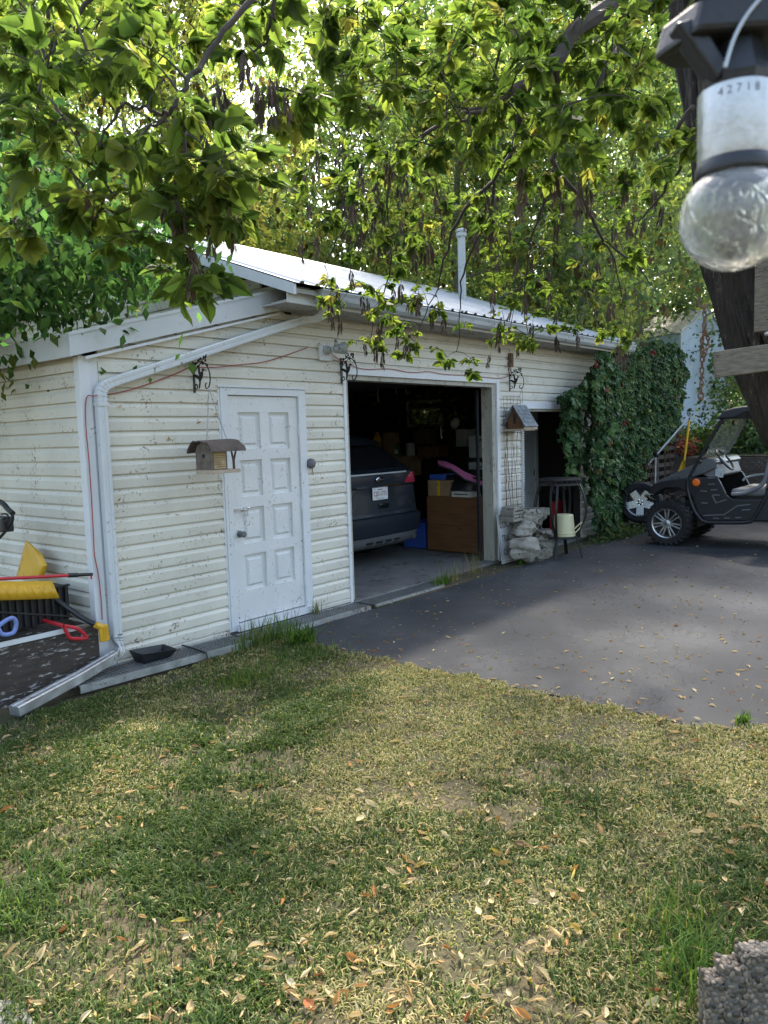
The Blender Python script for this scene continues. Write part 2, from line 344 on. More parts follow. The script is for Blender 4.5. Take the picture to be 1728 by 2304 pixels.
def asphaltmat():
    mt, N, L, b = newmat('asphalt'); co = N.new('ShaderNodeNewGeometry').outputs['Position']
    n1 = tex(N, L, co, 1.1, 6); n2 = tex(N, L, co, 95, 4, .8); n3 = tex(N, L, co, 5, 5)
    base = ramp(N, L, n1.outputs[0], [(.3, (.029, .031, .035, 1)), (.5, (.043, .045, .049, 1)), (.68, (.068, .070, .074, 1))])
    base = mix(N, L, base, ramp(N, L, n2.outputs[0], [(.35, (.45, .45, .45, 1)), (.6, (1.1, 1.1, 1.1, 1)), (.70, (3.0, 2.95, 2.9, 1))]), .8, 'MULTIPLY')
    wv = N.new('ShaderNodeVectorMath'); wv.operation = 'ADD'
    sc = N.new('ShaderNodeVectorMath'); sc.operation = 'SCALE'; sc.inputs[3].default_value = .22; L.new(n3.outputs['Color'], sc.inputs[0])
    L.new(co, wv.inputs[0]); L.new(sc.outputs[0], wv.inputs[1])
    fs = None
    for s_, wd in ((1.7, .010), (6.5, .016)):
        v = N.new('ShaderNodeTexVoronoi'); v.feature = 'DISTANCE_TO_EDGE'; v.inputs['Scale'].default_value = s_; L.new(wv.outputs[0], v.inputs['Vector'])
        r_ = ramp(N, L, v.outputs['Distance'], [(0, (0, 0, 0, 1)), (wd, (1, 1, 1, 1))])
        r_ = mix(N, L, r_, (1, 1, 1, 1), ramp(N, L, n3.outputs[0] if s_ < 5 else n1.outputs[0], [(.46, (1, 1, 1, 1)), (.6, (0, 0, 0, 1))]))
        fs = r_ if fs is None else mix(N, L, fs, r_, 1.0, 'MULTIPLY')
    base = mix(N, L, (.012, .012, .012, 1), base, fs)
    L.new(base, b.inputs['Base Color']); b.inputs['Specular IOR Level'].default_value = .28
    L.new(ramp(N, L, n2.outputs[0], [(.3, (.62,)*3+(1,)), (.7, (.85,)*3+(1,))]), b.inputs['Roughness'])
    hh = mix(N, L, n2.outputs['Color'], fs, .5); bump(N, L, b, hh, .45, .012); return mt
# lawn sheet to the horizon, gently uneven near the house
g = MB(); xs = np.concatenate([np.array([-150, -60, -25, -12]), np.arange(-6, 3.01, .15), np.array([6, 10, 16, 30, 70, 160])])
ys = np.concatenate([np.array([-150, -60, -25, -12]), np.arange(-7, 1.01, .15), np.array([4, 8, 14, 25, 60, 160])])
vsx = [(x, y, ZL+(.03*float(vn(x, y, .9, 2))-.015 if (-6 < x < 1.52 and -7 < y < -.4) else -.028)) for y in ys for x in xs]
nx = len(xs); g.add(vsx, [(j*nx+i, j*nx+i+1, (j+1)*nx+i+1, (j+1)*nx+i) for j in range(len(ys)-1) for i in range(nx-1)])
lawn = g.build('lawn', soilmat(), smooth=True, kind='structure')
# asphalt driveway: a slab with a ragged edge along the lawn
edge = [(1.72, -.34), (1.62, -.55), (1.52, -.8)]
yy = -.8
while yy > -7: yy -= .09; edge.append((1.50+.07*float(vn(yy, 1, 2.2, 3))+.05*float(vn(yy, 4, 9, 5))+(max(0, -yy-4)*.5), yy))
poly = [(x, y, ZA) for x, y in edge]+[(6, -16, ZA), (40, -16, ZA), (40, -.40, ZA), (9.6, -.40, ZA), (6.2, -.36, ZA)]
d_ = MB(); d_.prism(poly, (0, 0, -.12)); d_.build('asphalt_driveway', asphaltmat(), kind='structure')
fl = MB(); fl.box(.05, 9.2, -.02, 5.9, -.3, ZF); fl.build('garage_floor', M['concrete'], kind='structure')
sp = MB(); sp.prism([(2.9, -.37, -.128), (6.4, -.37, -.128), (9.5, -.42, -.128), (9.5, -.021, -.128), (2.9, -.021, -.128)], (0, 0, .012)); sp.build('dirt_strip', soilmat(), kind='structure')
# raised garden bank behind the buggy
bk = MB(); bx_ = [12.55, 13.2, 14.5, 17, 22, 40, 90]; bz_ = [1.0, 1.02, 1.15, 1.45, 1.6, 2.0, 2.6]; by_ = [-30, -12, -6, -3, -1, 1, 4, 10, 30]
bk.add([(x, y, z+.12*float(vn(x, y, .7, 4))-.06) for y in by_ for x, z in zip(bx_, bz_)], [(j*7+i, j*7+i+1, (j+1)*7+i+1, (j+1)*7+i) for j in range(8) for i in range(6)])
bk.build('garden_bank', soilmat(), smooth=True, kind='structure')

# ================================================================== the garage
G = empty('garage', (0, 0, ZF), 'long garage with dirty cream siding, sheet metal roof and open bays', 'garage')
PITCHZ, Z0 = .1117, .07
XL, XR, XG = .17, 9.22, 2.10
def plank(parent, a, b, z0, z1, nrm, mat=M['siding']):
    """dutch-lap plank from a to b (xy), bottom z0, outward normal nrm"""
    a, b, n = Vector((a[0], a[1], 0)), Vector((b[0], b[1], 0)), Vector((nrm[0], nrm[1], 0)); h = z1-z0
    prof = [(-.0035, 0), (.020, 0), (.0215, h*.60), (.0095, h*.80), (.0085, h*.875), (-.002, h*.885), (-.002, h), (-.0035, h)]
    mb = MB(); k = len(prof)
    jz = random.uniform(-.0012, .0012)
    for e in (a, b): mb.v += [tuple(e+n*o_+Vector((0, 0, z0+zz+jz))) for o_, zz in prof]
    mb.f += [(i, (i+1) % k, (i+1) % k+k, i+k) for i in range(k)]+[tuple(range(k)), tuple(range(2*k-1, k-1, -1))]
    return mb.build('siding_plank', mat, parent)
fw = MB()   # structural facade wall, with the openings cut out
def wallbox(mb, x0, x1, z0, z1): mb.box(x0, x1, .004, .11, z0, z1)
wallbox(fw, .06, 1.33, -.12, 2.3); wallbox(fw, 1.33, 2.29, 2.06, 2.5); wallbox(fw, 2.29, 2.93, -.12, 2.8)
wallbox(fw, 2.93, 5.9, 2.30, 2.83); wallbox(fw, 5.9, 6.55, -.12, 2.83); wallbox(fw, 6.55, 8.4, 2.03, 2.83); wallbox(fw, 8.4, 9.2, -.12, 2.83)
fw.prism([(.06, .004, 2.301), (2.92, .004, 2.801), (2.92, .004, 2.83), (2.1, .004, 2.83), (.06, .004, 2.33)], (0, .1, 0))
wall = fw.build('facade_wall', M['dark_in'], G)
for k in range(-2, 25):
    z0 = max(-.09, Z0+PITCHZ*k); z1 = Z0+PITCHZ*(k+1)
    if z1 <= -.09: continue
    zt = min(z1, 2.84)
    if z0 >= 2.83: break
    x0 = max(XL, (z0-2.30)/.26+.02) if z0 > 2.30 else XL
    cuts = []
    for za_, a, b in ((2.125, 1.28, 2.34), (2.35, 2.885, 5.955), (2.05, 6.52, 8.42)):
        if z0 < za_-.01:
            cuts.append((a, b))
            if z1 > za_+.015: plank(wall, (a, 0), (b, 0), za_, zt, (0, -1))
    segs = []; s_ = x0
    for a, b in cuts:
        if a > s_: segs.append((s_, a))
        s_ = b
    segs.append((s_, XR))
    for a, b in segs:
        # long runs are lapped from two or three lengths
        pts = [a]
        if b-a > 3.4:
            q = a+random.uniform(1.6, 2.6)
            while q < b-.8: pts.append(q); q += random.uniform(2.0, 3.6)
        pts.append(b)
        for i in range(len(pts)-1):
            pl = plank(wall, (pts[i]-(.02 if i else 0), 0), (pts[i+1], 0), z0, zt, (0, -1))
            if i % 2: pl.location.y -= .0015
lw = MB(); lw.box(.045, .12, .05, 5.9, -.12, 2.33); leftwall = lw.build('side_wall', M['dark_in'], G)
for k in range(-2, 21):
    z0 = max(-.09, Z0+PITCHZ*k); z1 = min(2.30, Z0+PITCHZ*(k+1))
    if z1 > z0+.01: plank(leftwall, (.035, 5.9), (.035, .055), z0, z1, (-1, 0))
gw = MB(); gw.prism([(XG+.02, -.02, 2.80), (XG+.02, 6.0, 2.80), (XG+.02, 3.0, 4.18), (XG+.02, -.02, 3.07)], (.08, 0, 0)); gable = gw.build('gable_wall', M['dark_in'], G)
for k in range(25, 38):
    z0 = Z0+PITCHZ*k; z1 = z0+PITCHZ
    y0 = max(.02, (z1-3.1)/.365); y1 = 6-y0
    if y1 > y0+.2: plank(gable, (XG, y1), (XG, y0), z0, z1, (-1, 0))
ew = MB()   # far end wall with a window opening, back wall, ceiling joists
WY0, WY1, WZ0, WZ1 = lft(*c4(980, 650), x=9.1).y, lft(*c4(740, 490), x=9.1).y, lft(*c4(860, 650), x=9.1).z, lft(*c4(860, 490), x=9.1).z
ew.box(9.1, 9.2, .12, WY0, -.12, 2.83); ew.box(9.1, 9.2, WY1, 5.9, -.12, 2.83); ew.box(9.1, 9.2, WY0, WY1, -.12, WZ0); ew.box(9.1, 9.2, WY0, WY1, WZ1, 2.83)
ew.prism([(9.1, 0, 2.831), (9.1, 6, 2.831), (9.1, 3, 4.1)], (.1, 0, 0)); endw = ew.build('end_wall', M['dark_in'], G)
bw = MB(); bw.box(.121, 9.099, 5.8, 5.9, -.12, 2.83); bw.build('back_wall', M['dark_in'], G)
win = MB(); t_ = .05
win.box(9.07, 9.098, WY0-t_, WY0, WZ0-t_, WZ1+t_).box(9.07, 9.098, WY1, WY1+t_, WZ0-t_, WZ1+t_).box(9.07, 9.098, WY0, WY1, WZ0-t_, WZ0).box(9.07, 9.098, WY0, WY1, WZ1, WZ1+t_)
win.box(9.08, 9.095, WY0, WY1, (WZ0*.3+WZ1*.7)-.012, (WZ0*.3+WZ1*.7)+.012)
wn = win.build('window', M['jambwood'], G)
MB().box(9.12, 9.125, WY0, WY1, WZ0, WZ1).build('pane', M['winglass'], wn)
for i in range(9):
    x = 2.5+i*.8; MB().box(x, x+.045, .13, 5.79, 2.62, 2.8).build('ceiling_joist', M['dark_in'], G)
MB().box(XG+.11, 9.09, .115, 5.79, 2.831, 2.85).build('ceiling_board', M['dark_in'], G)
# main roof -------------------------------------------------------
SL = .365; EY, EZ, RY = -.52, 2.985, 3.0
RX0, RX1 = 1.76, 9.42
rz = lambda y: EZ+SL*(y-EY)
rf = MB(); rf.prism([(RX0+.03, EY+.03, rz(EY+.03)-.05), (RX0+.03, RY, rz(RY)-.05), (RX0+.03, 6.5, rz(RY)-.05-SL*3.5), (RX0+.03, 6.5, rz(RY)-.14-SL*3.5), (RX0+.03, RY, rz(RY)-.14), (RX0+.03, EY+.03, rz(EY+.03)-.09)], (RX1-RX0-.06, 0, 0))
roof = rf.build('roof', M['soffit'], G)
def roof_sheet(x0, x1, ya, za, yb, zb):
    mb = MB(); pr = []; x = x0
    while x < x1-.01:
        for dx, h in ((0, 0), (.055, 0), (.075, .022), (.10, .022), (.12, 0)):
            if x+dx <= x1: pr.append((x+dx, h))
        x += .19
    pr.append((x1, 0)); n = len(pr); d = Vector((0, yb-ya, zb-za)); nn = Vector((1, 0, 0)).cross(d).normalized()
    if nn.z < 0: nn = -nn
    for (yy_, zz_) in ((ya, za), (yb, zb)):
        for th in (0, .006): mb.v += [tuple(Vector((px_, yy_, zz_))+nn*(h+th)) for px_, h in pr]
    for i in range(n-1): mb.f += [(n+i, n+i+1, 3*n+i+1, 3*n+i), (i, 2*n+i, 2*n+i+1, i+1), (i, i+1, n+i+1, n+i), (2*n+i, 3*n+i, 3*n+i+1, 2*n+i+1)]
    mb.f += [(0, n, 3*n, 2*n), (n-1, 3*n-1, 4*n-1, 2*n-1)]
    return mb
x = RX0; i = 0
while x < RX1-.05:
    x1 = min(x+.86, RX1); dz = .004*(i % 2); e_ = random.uniform(-.012, .012)
    roof_sheet(x-.01, x1, EY-.02+e_, rz(EY-.02+e_)+dz, RY, rz(RY)+dz).build('roof_sheet', M['roof'], roof)
    roof_sheet(x-.01, x1, RY, rz(RY)+dz, 6.55, rz(RY)-SL*3.55+dz).build('roof_sheet', M['roof'], roof); x += .86; i += 1
MB().prism([(RX0-.02, RY-.16, rz(RY)-.03), (RX0-.02, RY, rz(RY)+.045), (RX0-.02, RY+.16, rz(RY)-.03), (RX0-.02, RY, rz(RY)+.032)], (RX1-RX0+.04, 0, 0)).build('ridge_cap', M['roof'], roof)
rk = MB(); rk.prism([(RX0-.012, EY-.01, rz(EY)-.105), (RX0-.012, RY, rz(RY)-.13), (RX0-.012, RY, rz(RY)-.004), (RX0-.012, EY-.01, rz(EY)-.012)], (.035, 0, 0)); rk.build('rake_board', M['metalw'], G)
rk = MB(); rk.prism([(RX0-.012, 6.5, rz(RY)-SL*3.5-.105), (RX0-.012, RY+.001, rz(RY)-.13), (RX0-.012, RY+.001, rz(RY)-.004), (RX0-.012, 6.5, rz(RY)-SL*3.5-.012)], (.035, 0, 0)); rk.build('rake_board', M['metalw'], G)
MB().prism([(RX0+.03, -.40, 2.86), (RX0+.03, -.018, 2.845), (RX0+.03, -.018, 2.83), (RX0+.03, -.40, 2.835)], (7.6, 0, 0)).build('soffit', M['soffit'], G)
MB().box(RX0+.024, RX1-.03, -.425, -.402, 2.83, 2.975).build('fascia_board', M['metalw'], G)
gt = MB(); gp = [(-.427, 2.965), (-.427, 2.855), (-.50, 2.855), (-.525, 2.885), (-.535, 2.925), (-.55, 2.955), (-.55, 2.966), (-.54, 2.966), (-.525, 2.93), (-.51, 2.875), (-.435, 2.865), (-.435, 2.965)]
gt.prism([(2.10, y, z) for y, z in gp], (7.25, 0, 0)); gut = gt.build('gutter', M['gutter'], G)
MB().prism([(2.095, -.427, 2.965), (2.095, -.427, 2.855), (2.095, -.50, 2.855), (2.095, -.535, 2.92), (2.095, -.55, 2.966)], (.004, 0, 0)).build('end_cap', M['gutter'], gut)
# stove pipe on the roof
pb = dep(1040, 640, 12.0); tdir = (dep(1033, 515, 12.0)-pb)
ch = MB(); ytop = dep(1033, 520, 12.0); ch.lathe([(.062, -.25), (.062, (ytop-pb).length-.12)], pb, (0, 0, 1), 16); vent = ch.build('vent_pipe', M['gutter'], G, smooth=True)
MB().lathe([(.062, 0), (.085, .01), (.085, .06), (.07, .065), (.07, .075), (.09, .08), (.09, .11), (.05, .13)], (pb.x, pb.y, pb.z+(ytop-pb).length-.12), (0, 0, 1), 16).build('vent_cap', M['gutter'], vent, smooth=True)
# lean-to roof over the side door ---------------------------------
MB().prism([(-.07, -.045, 2.40), (XG, -.045, 2.98), (XG, -.045, 3.03), (-.07, -.045, 2.455)], (0, 6.1, 0)).build('lean_to_roof', M['roof'], G)
MB().prism([(-.075, -.075, 2.285), (2.02, -.075, 2.83), (2.13, -.075, 3.035), (-.075, -.075, 2.435)], (0, .028, 0)).build('lean_to_rake_board', M['metalw'], G)
MB().prism([(-.08, -.083, 2.432), (2.135, -.083, 3.033), (2.14, -.083, 3.058), (-.08, -.083, 2.457)], (0, .05, 0)).build('drip_edge', M['metalw'], G)
MB().prism([(.05, -.066, 2.294), (2.02, -.066, 2.81), (2.02, -.066, 2.79), (.05, -.066, 2.272)], (0, .045, 0)).build('rake_trim', M['trim'], G)
MB().box(-.075, -.05, -.046, 6.1, 2.285, 2.45).build('side_fascia', M['metalw'], G)
MB().box(-.05, .034, -.04, 6.1, 2.30, 2.31).build('side_soffit', M['soffit'], G)
MB().box(.012, .105, -.022, .054, -.09, 2.30).build('corner_post', M['trim'], G, bevel=.004)
MB().box(.106, XL-.001, -.012, .004, -.09, 2.30).build('corner_trim', M['trim'], G)
# side door --------------------------------------------------------
D0, D1, DT = 1.385, 2.235, 2.035
fr = MB(); fr.box(1.30, D0-.004, -.03, .05, -.07, 2.105).box(D1+.004, 2.32, -.03, .05, -.07, 2.105).box(D0-.004, D1+.004, -.03, .05, DT+.006, 2.105)
dfr = fr.build('door_frame', M['trim'], G, bevel=.003)
MB().box(1.28, 1.299, -.022, .004, -.07, 2.12).build('frame_trim', M['trim'], dfr); MB().box(2.321, 2.34, -.022, .004, -.07, 2.12).build('frame_trim', M['trim'], dfr)
MB().box(1.27, 2.35, -.04, .004, 2.107, 2.125).build('head_flashing', M['trim'], dfr)
MB().box(1.36, 2.30, -.06, .1, -.075, -.012).build('door_sill', M['trim'], dfr)
# the slab: stiles and rails around eight raised panels
door = empty('door', (D0, .02, 0)); door.parent = G; door.matrix_parent_inverse = chain_inv(G)
dw = D1-D0; px0 = [D0+.115, D0+.475]; pw = .26; pz = [.27, .70, 1.13, 1.56]; ph = .33
sl = MB(); y0, y1 = -.008, .04
sl.box(D0, px0[0], y0, y1, 0, DT).box(px0[0]+pw, px0[1], y0, y1, 0, DT).box(px0[1]+pw, D1, y0, y1, 0, DT)
for cx in px0:
    zz = [0]+[v for p in pz for v in (p, p+ph)]+[DT]
    for a in range(0, len(zz), 2): sl.box(cx, cx+pw, y0, y1, zz[a], zz[a+1])
sl.build('door_slab', M['door'], door)
for cx in px0:
    for z in pz:
        p = MB(); e = .055
        o1 = [(cx, .014, z), (cx+pw, .014, z), (cx+pw, .014, z+ph), (cx, .014, z+ph)]
        o2 = [(cx+.035, .017, z+.035), (cx+pw-.035, .017, z+.035), (cx+pw-.035, .017, z+ph-.035), (cx+.035, .017, z+ph-.035)]
        o3 = [(cx+e, .002, z+e), (cx+pw-e, .002, z+e), (cx+pw-e, .002, z+ph-e), (cx+e, .002, z+ph-e)]
        p.add(o1+o2+o3, [(i+r*4, (i+1) % 4+r*4, (i+1) % 4+4+r*4, i+4+r*4) for r in (0, 1) for i in range(4)]+[(8, 9, 10, 11)])
        p.build('door_panel', M['door'], door)
kx = D0+.07
kn = MB(); kn.lathe([(.032, 0), (.032, .008), (.014, .012), (.013, .035), (.027, .045), (.029, .065), (.02, .075)], (kx, y0, .80), (0, -1, 0), 16); kn.build('door_knob', M['greyink'], door, smooth=True)
hp = MB(); hp.box(kx-.075, kx+.06, y0-.006, y0-.001, 1.0, 1.03).lathe([(.016, 0), (.016, .03)], (kx+.07, y0-.012, 1.015), (0, -1, 0), 12); hp.tube([(kx+.05, y0-.02, 1.0), (kx+.05, y0-.02, .96), (kx+.09, y0-.02, .96), (kx+.09, y0-.02, 1.0)], .005, 6)
hp.ball((kx+.1, y0-.02, 1.03), .02, .015, .014); hp.build('hasp', M['chrome'], door, smooth=True)
for z in (.25, 1.0, 1.72):
    MB().box(D1-.004, D1+.012, y0-.012, y0+.01, z-.05, z+.05).lathe([(.007, -.052), (.007, .052)], (D1+.003, y0-.012, z), (0, 0, 1), 8).build('hinge', M['trim'], door)
MB().box(D0-.055, D0-.03, -.034, -.03, .75, 1.25).build('strike_plate', M['door'], dfr)
# main bay: white trim and timber jambs ----------------------------
GL, GR_, GT = 2.885, 5.955, 2.30
for nm, a in (('bay_trim', (GL, GL+.045, -.03, .02, -.10, GT+.06)), ('bay_trim', (GR_-.075, GR_, -.03, .02, -.10, GT+.06)), ('bay_trim', (GL+.045, GR_-.075, -.031, .02, GT-.02, GT+.06))):
    MB().box(*a).build(nm, M['trim'], G, bevel=.004)
for a in ((2.9305, 2.975, -.005, .16, -.08, GT-.021), (5.79, 5.8795, -.005, .16, -.08, GT-.021), (2.975, 5.79, -.005, .16, GT-.07, GT-.021)):
    MB().box(*a).build('bay_jamb', M['jambwood'], G)
MB().box(2.98, 3.02, .17, .20, -.08, 2.2).build('door_track', M['gutter'], G); MB().box(5.70, 5.74, .17, .20, -.08, 2.2).build('door_track', M['blackp'], G)
MB().box(3.0, 5.74, .5, 2.7, 2.31, 2.35).build('raised_bay_door', M['dark_in'], G)
B2 = 2.03
for a in ((6.52, 6.585, -.03, .02, -.10, B2+.02), (6.585, 8.42, -.03, .02, B2-.075, B2+.02)): MB().box(*a).build('bay_trim', M['trim'], G, bevel=.004)
MB().box(6.5855, 8.4, -.004, .12, B2-.11, B2-.0755).build('bay_jamb', M['jambwood'], G)
# downspout ---------------------------------------------------------
def rect_run(pts, wv, n=1, rib=0):
    """rectangular pipe along pts, each (point, half-width vector, half-depth vector)"""
    mb = MB(); mb.v = []
    for i, (p, a, b) in enumerate(pts):
        s_ = 1+(rib if i % 2 else 0); p, a, b = Vector(p), Vector(a)*s_, Vector(b)*s_
        mb.v += [tuple(p+a*q+b*r_) for q, r_ in ((-1, -.8), (-.8, -1), (-.25, -1), (-.2, -.88), (.2, -.88), (.25, -1), (.8, -1), (1, -.8), (1, 1), (-1, 1))]
    k = 10
    for i in range(len(pts)-1): mb.f += [(i*k+j, i*k+(j+1) % k, (i+1)*k+(j+1) % k, (i+1)*k+j) for j in range(k)]
    mb.f += [tuple(range(k-1, -1, -1)), tuple(range((len(pts)-1)*k, len(pts)*k))]; return mb
ds = rect_run([((.150, -.062, .16), (.038, 0, 0), (0, .03, 0)), ((.150, -.062, 1.99), (.038, 0, 0), (0, .03, 0))], 0).build('downspout', M['metalw'], G)
sa, sb = Vector((.235, -.062, 2.105)), Vector((2.22, -.10, 2.745)); sdir = (sb-sa).normalized(); sw = Vector((0, -1, 0)).cross(sdir)*.038
rect_run([(sa, sw, (0, .03, 0)), (sb, sw, (0, .03, 0))], 0).build('sloped_pipe', M['metalw'], ds)
def elbow(p0, d0, p1, d1, side, name='elbow', mat=M['metalw'], n=13):
    P0, P1, D0_, D1_ = Vector(p0), Vector(p1), Vector(d0).normalized(), Vector(d1).normalized(); L_ = (P1-P0).length*.5; pts = []
    for i in range(n):
        t = i/(n-1); p = P0*(1-t)**3+3*(P0+D0_*L_)*t*(1-t)**2+3*(P1-D1_*L_)*t*t*(1-t)+P1*t**3
        d = (D0_*(1-t)+D1_*t).normalized(); s2 = Vector(side); a = s2.cross(d).normalized()
        pts.append((p, a*.041, d.cross(a).normalized()*-.032))
    return rect_run(pts, 0, rib=-.09).build(name, mat, ds)
elbow((.150, -.062, 1.97), (0, 0, 1), sa+sdir*.03, sdir, (0, -1, 0))
elbow(sb-sdir*.03, sdir, (2.30, -.40, 2.86), (.05, -.25, 1), (0, -1, 0))
MB().box(.106, .194, -.098, -.028, 1.93, 1.96).build('collar', M['metalw'], ds)
la, lb = Vector((.085, -.15, .045)), Vector((-.80, -.37, -.085)); ld = (lb-la).normalized(); sd2 = Vector((0, 0, 1)).cross(ld).normalized()
elbow((.150, -.062, .18), (0, 0, -1), la, ld, (-.3, -1, 0), 'flexible_elbow', M['steel'], 21)
lw_ = sd2*.042; lh = ld.cross(sd2)*-.034
rect_run([(la, lw_, lh), (la*.6+lb*.4+Vector((0, 0, -.012)), lw_, lh), (lb, lw_*1.15, lh)], 0).build('outlet_pipe', M['steel'], ds)
# timber threshold under the planks
MB().box(.12, 1.27, -.02, .0, -.15, -.091).build('base_flashing', M['concrete'], G)
# ================================================================== things on and beside the facade
def ellip(mb, c, a, b, r): # flat leaf-like blob along a
    mb.ball(c, 1, 1, 1, 8, 5, Matrix((Vector(a), Vector(b), Vector(a).normalized().cross(Vector(b).normalized())*r)).transposed())
def make_bracket(px, pz, label):
    o = empty('bird_bracket', (px, -.018, pz), label, 'bracket', 'wrought iron hummingbird brackets')
    P = lambda s_, z: Vector((px, -.024-s_, pz+z))
    MB().box(px-.010, px+.010, -.030, -.019, pz-.13, pz+.13).build('back_plate', M['black'], o, bevel=.002)
    arm = MB(); arm.tube(smooth_curve([P(.0, .07), P(.03, .10), P(.09, .125), P(.16, .10), P(.205, .04), P(.215, -.04), P(.19, -.095), P(.155, -.10), P(.15, -.07), P(.165, -.06)], 5), [.0055]*46, 6)
    arm.tube(smooth_curve([P(.0, -.085), P(.03, -.10), P(.045, -.075), P(.03, -.06), P(.022, -.075)], 4), .0045, 6)
    arm.tube(smooth_curve([P(.0, .03), P(.04, .065), P(.09, .10), P(.13, .135), P(.165, .14)], 4), .004, 6)
    arm.build('scroll_arm', M['black'], o, smooth=True)
    lv = MB()
    for s_, z in ((.035, .115), (.06, .085), (.075, .135), (.10, .145), (.12, .11), (.145, .155), (.165, .125), (.185, .085), (.17, .155), (.02, .075)):
        a = random.uniform(0, 6.3); lv.ball(P(s_, z), .006, .013, .012, 6, 4); ellip(lv, P(s_+.012*math.cos(a), z+.012*math.sin(a)), Vector((0, -math.cos(a), math.sin(a)))*.015, Vector((0, math.sin(a), math.cos(a)))*.007, .003)
    lv.build('iron_leaves', M['black'], o, smooth=True)
    b = MB(); ellip(b, P(.095, .0), Vector((.0, -.028, .045)), Vector((.0, .018, .011)), .012); b.ball(P(.128, .052), .012, .014, .013)
    b.tube([P(.135, .05), P(.16, .045), P(.185, .035)], [.004, .003, .001], 5)
    ellip(b, P(.075, .045), Vector((.004, .012, .055)), Vector((0, -.014, .004)), .005); ellip(b, P(.045, .0), Vector((.006, .048, .02)), Vector((0, .006, -.015)), .005)
    ellip(b, P(.075, -.062), Vector((0, .014, -.045)), Vector((0, .011, .003)), .004); b.build('iron_bird', M['black'], o, smooth=True)
    return P(.19, -.1)
p = fac(*c1(1025, 875)); hook1 = make_bracket(p.x, p.z, 'black iron hummingbird bracket left of the white side door')
p = fac(*c3(1220, 250)); make_bracket(p.x, p.z, 'black iron hummingbird bracket at the top left corner of the open bay')
p = fac(*c5(250, 468)); hook3 = make_bracket(p.x, p.z, 'black iron hummingbird bracket above the grey shingled bird house')
def chain(mb, a, b, link_=.022, r_=.0022, sag=0):
    a, b = Vector(a), Vector(b); n = max(2, int((b-a).length/(link_*.78)))
    for i in range(n):
        t = (i+.5)/n; c = a.lerp(b, t)+Vector((0, 0, -sag*4*t*(1-t))); d = (b-a).normalized(); x_, y_ = perp(d); s_ = x_ if i % 2 else y_
        mb.tube([c+d*(link_*.5*math.cos(q))+s_*(link_*.27*math.sin(q)) for q in np.linspace(0, 2*math.pi, 9)], r_, 5, cap=False)
# ---- log bird house
yb = -.42
cL = fac(*c3(262, 1000), y=yb); cT = fac(*c3(265, 850), y=yb); xr = fac(*c3(465, 1000), y=yb).x; X0 = cL.x; zb, zt = cL.z, cT.z; wy = .21
bh = empty('log_bird_house', (X0+.12, yb+wy/2, zb), 'bark covered bird house with curved roof and open porch hanging by the side door', 'bird house')
MB().prism([(X0, yb+.0, zb), (X0, yb+wy, zb), (X0, yb+wy, zt), (X0, yb+wy*.85, zt+.045), (X0, yb+wy*.5, zt+.07), (X0, yb+wy*.15, zt+.045), (X0, yb, zt)], (.02, 0, 0)).build('end_panel', M['barkhouse'], bh)
x2 = X0+(xr-X0)*.52
MB().prism([(x2, yb+.01, zb), (x2, yb+wy-.01, zb), (x2, yb+wy-.01, zt), (x2, yb+wy*.5, zt+.06), (x2, yb+.01, zt)], (.018, 0, 0)).build('end_panel', M['barkhouse'], bh)
hole = MB(); hole.lathe([(.017, 0), (.017, .003)], (X0-.002, yb+wy*.5, zb+(zt-zb)*.72), (-1, 0, 0), 14); hole.build('entrance_hole', M['blackink'], bh)
for i in range(8):
    z = zb+.012+(zt-zb-.01)*i/8; MB().tube([(X0+.02, yb+.012, z), (x2, yb+.012, z+random.uniform(-.002, .002))], (zt-zb)/17, 7).build('stick', M['twig'], bh, smooth=True)
    if i % 2: MB().tube([(X0+.02, yb+wy-.012, z), (x2, yb+wy-.012, z)], (zt-zb)/9, 7).build('stick', M['twig'], bh, smooth=True)
MB().box(X0-.005, xr+.005, yb-.012, yb+wy, zb-.03, zb).build('floor_board', M['birch'], bh, bevel=.003)
yp = MB(); yp.tube([(xr-.04, yb+.02, zb), (xr-.04, yb+.02, zb+(zt-zb)*.45)], .011, 7); yp.tube([(xr-.04, yb+.02, zb+(zt-zb)*.4), (xr-.065, yb+.02, zt+.02)], [.010, .007], 7); yp.tube([(xr-.04, yb+.02, zb+(zt-zb)*.4), (xr-.002, yb+.02, zt+.02)], [.010, .007], 7); yp.build('forked_post', M['barkroof'], bh, smooth=True)
rfm = MB(); n = 12; xa, xb2 = X0-.045, xr+.035
for xx in (xa, xb2):
    for rr in (.165, .150):
        for i in range(n+1):
            a = math.pi*(.04+.92*i/n); rfm.v.append((xx, yb+wy/2-rr*math.cos(a), zt-.025+rr*.66*math.sin(a)+.007*math.sin(xx*60+i)+.006*math.sin(i*2.3+xx*9)))
k = n+1
for i in range(n): rfm.f += [(i, i+1, 2*k+i+1, 2*k+i), (k+i, 3*k+i, 3*k+i+1, k+i+1), (i, k+i, k+i+1, i+1), (2*k+i, 2*k+i+1, 3*k+i+1, 3*k+i)]
rfm.f += [(0, 2*k, 3*k, k), (n, k+n, 3*k+n, 2*k+n)]
rfm.build('bark_roof', M['barkroof'], bh, smooth=True)
cm = MB(); top = zt-.025+.158*.66
chain(cm, hook1, (X0+.04, yb+wy/2, top)); chain(cm, hook1, (xr-.03, yb+wy/2, top)); cm.build('hanging_chain', M['steel'], bh, smooth=True)
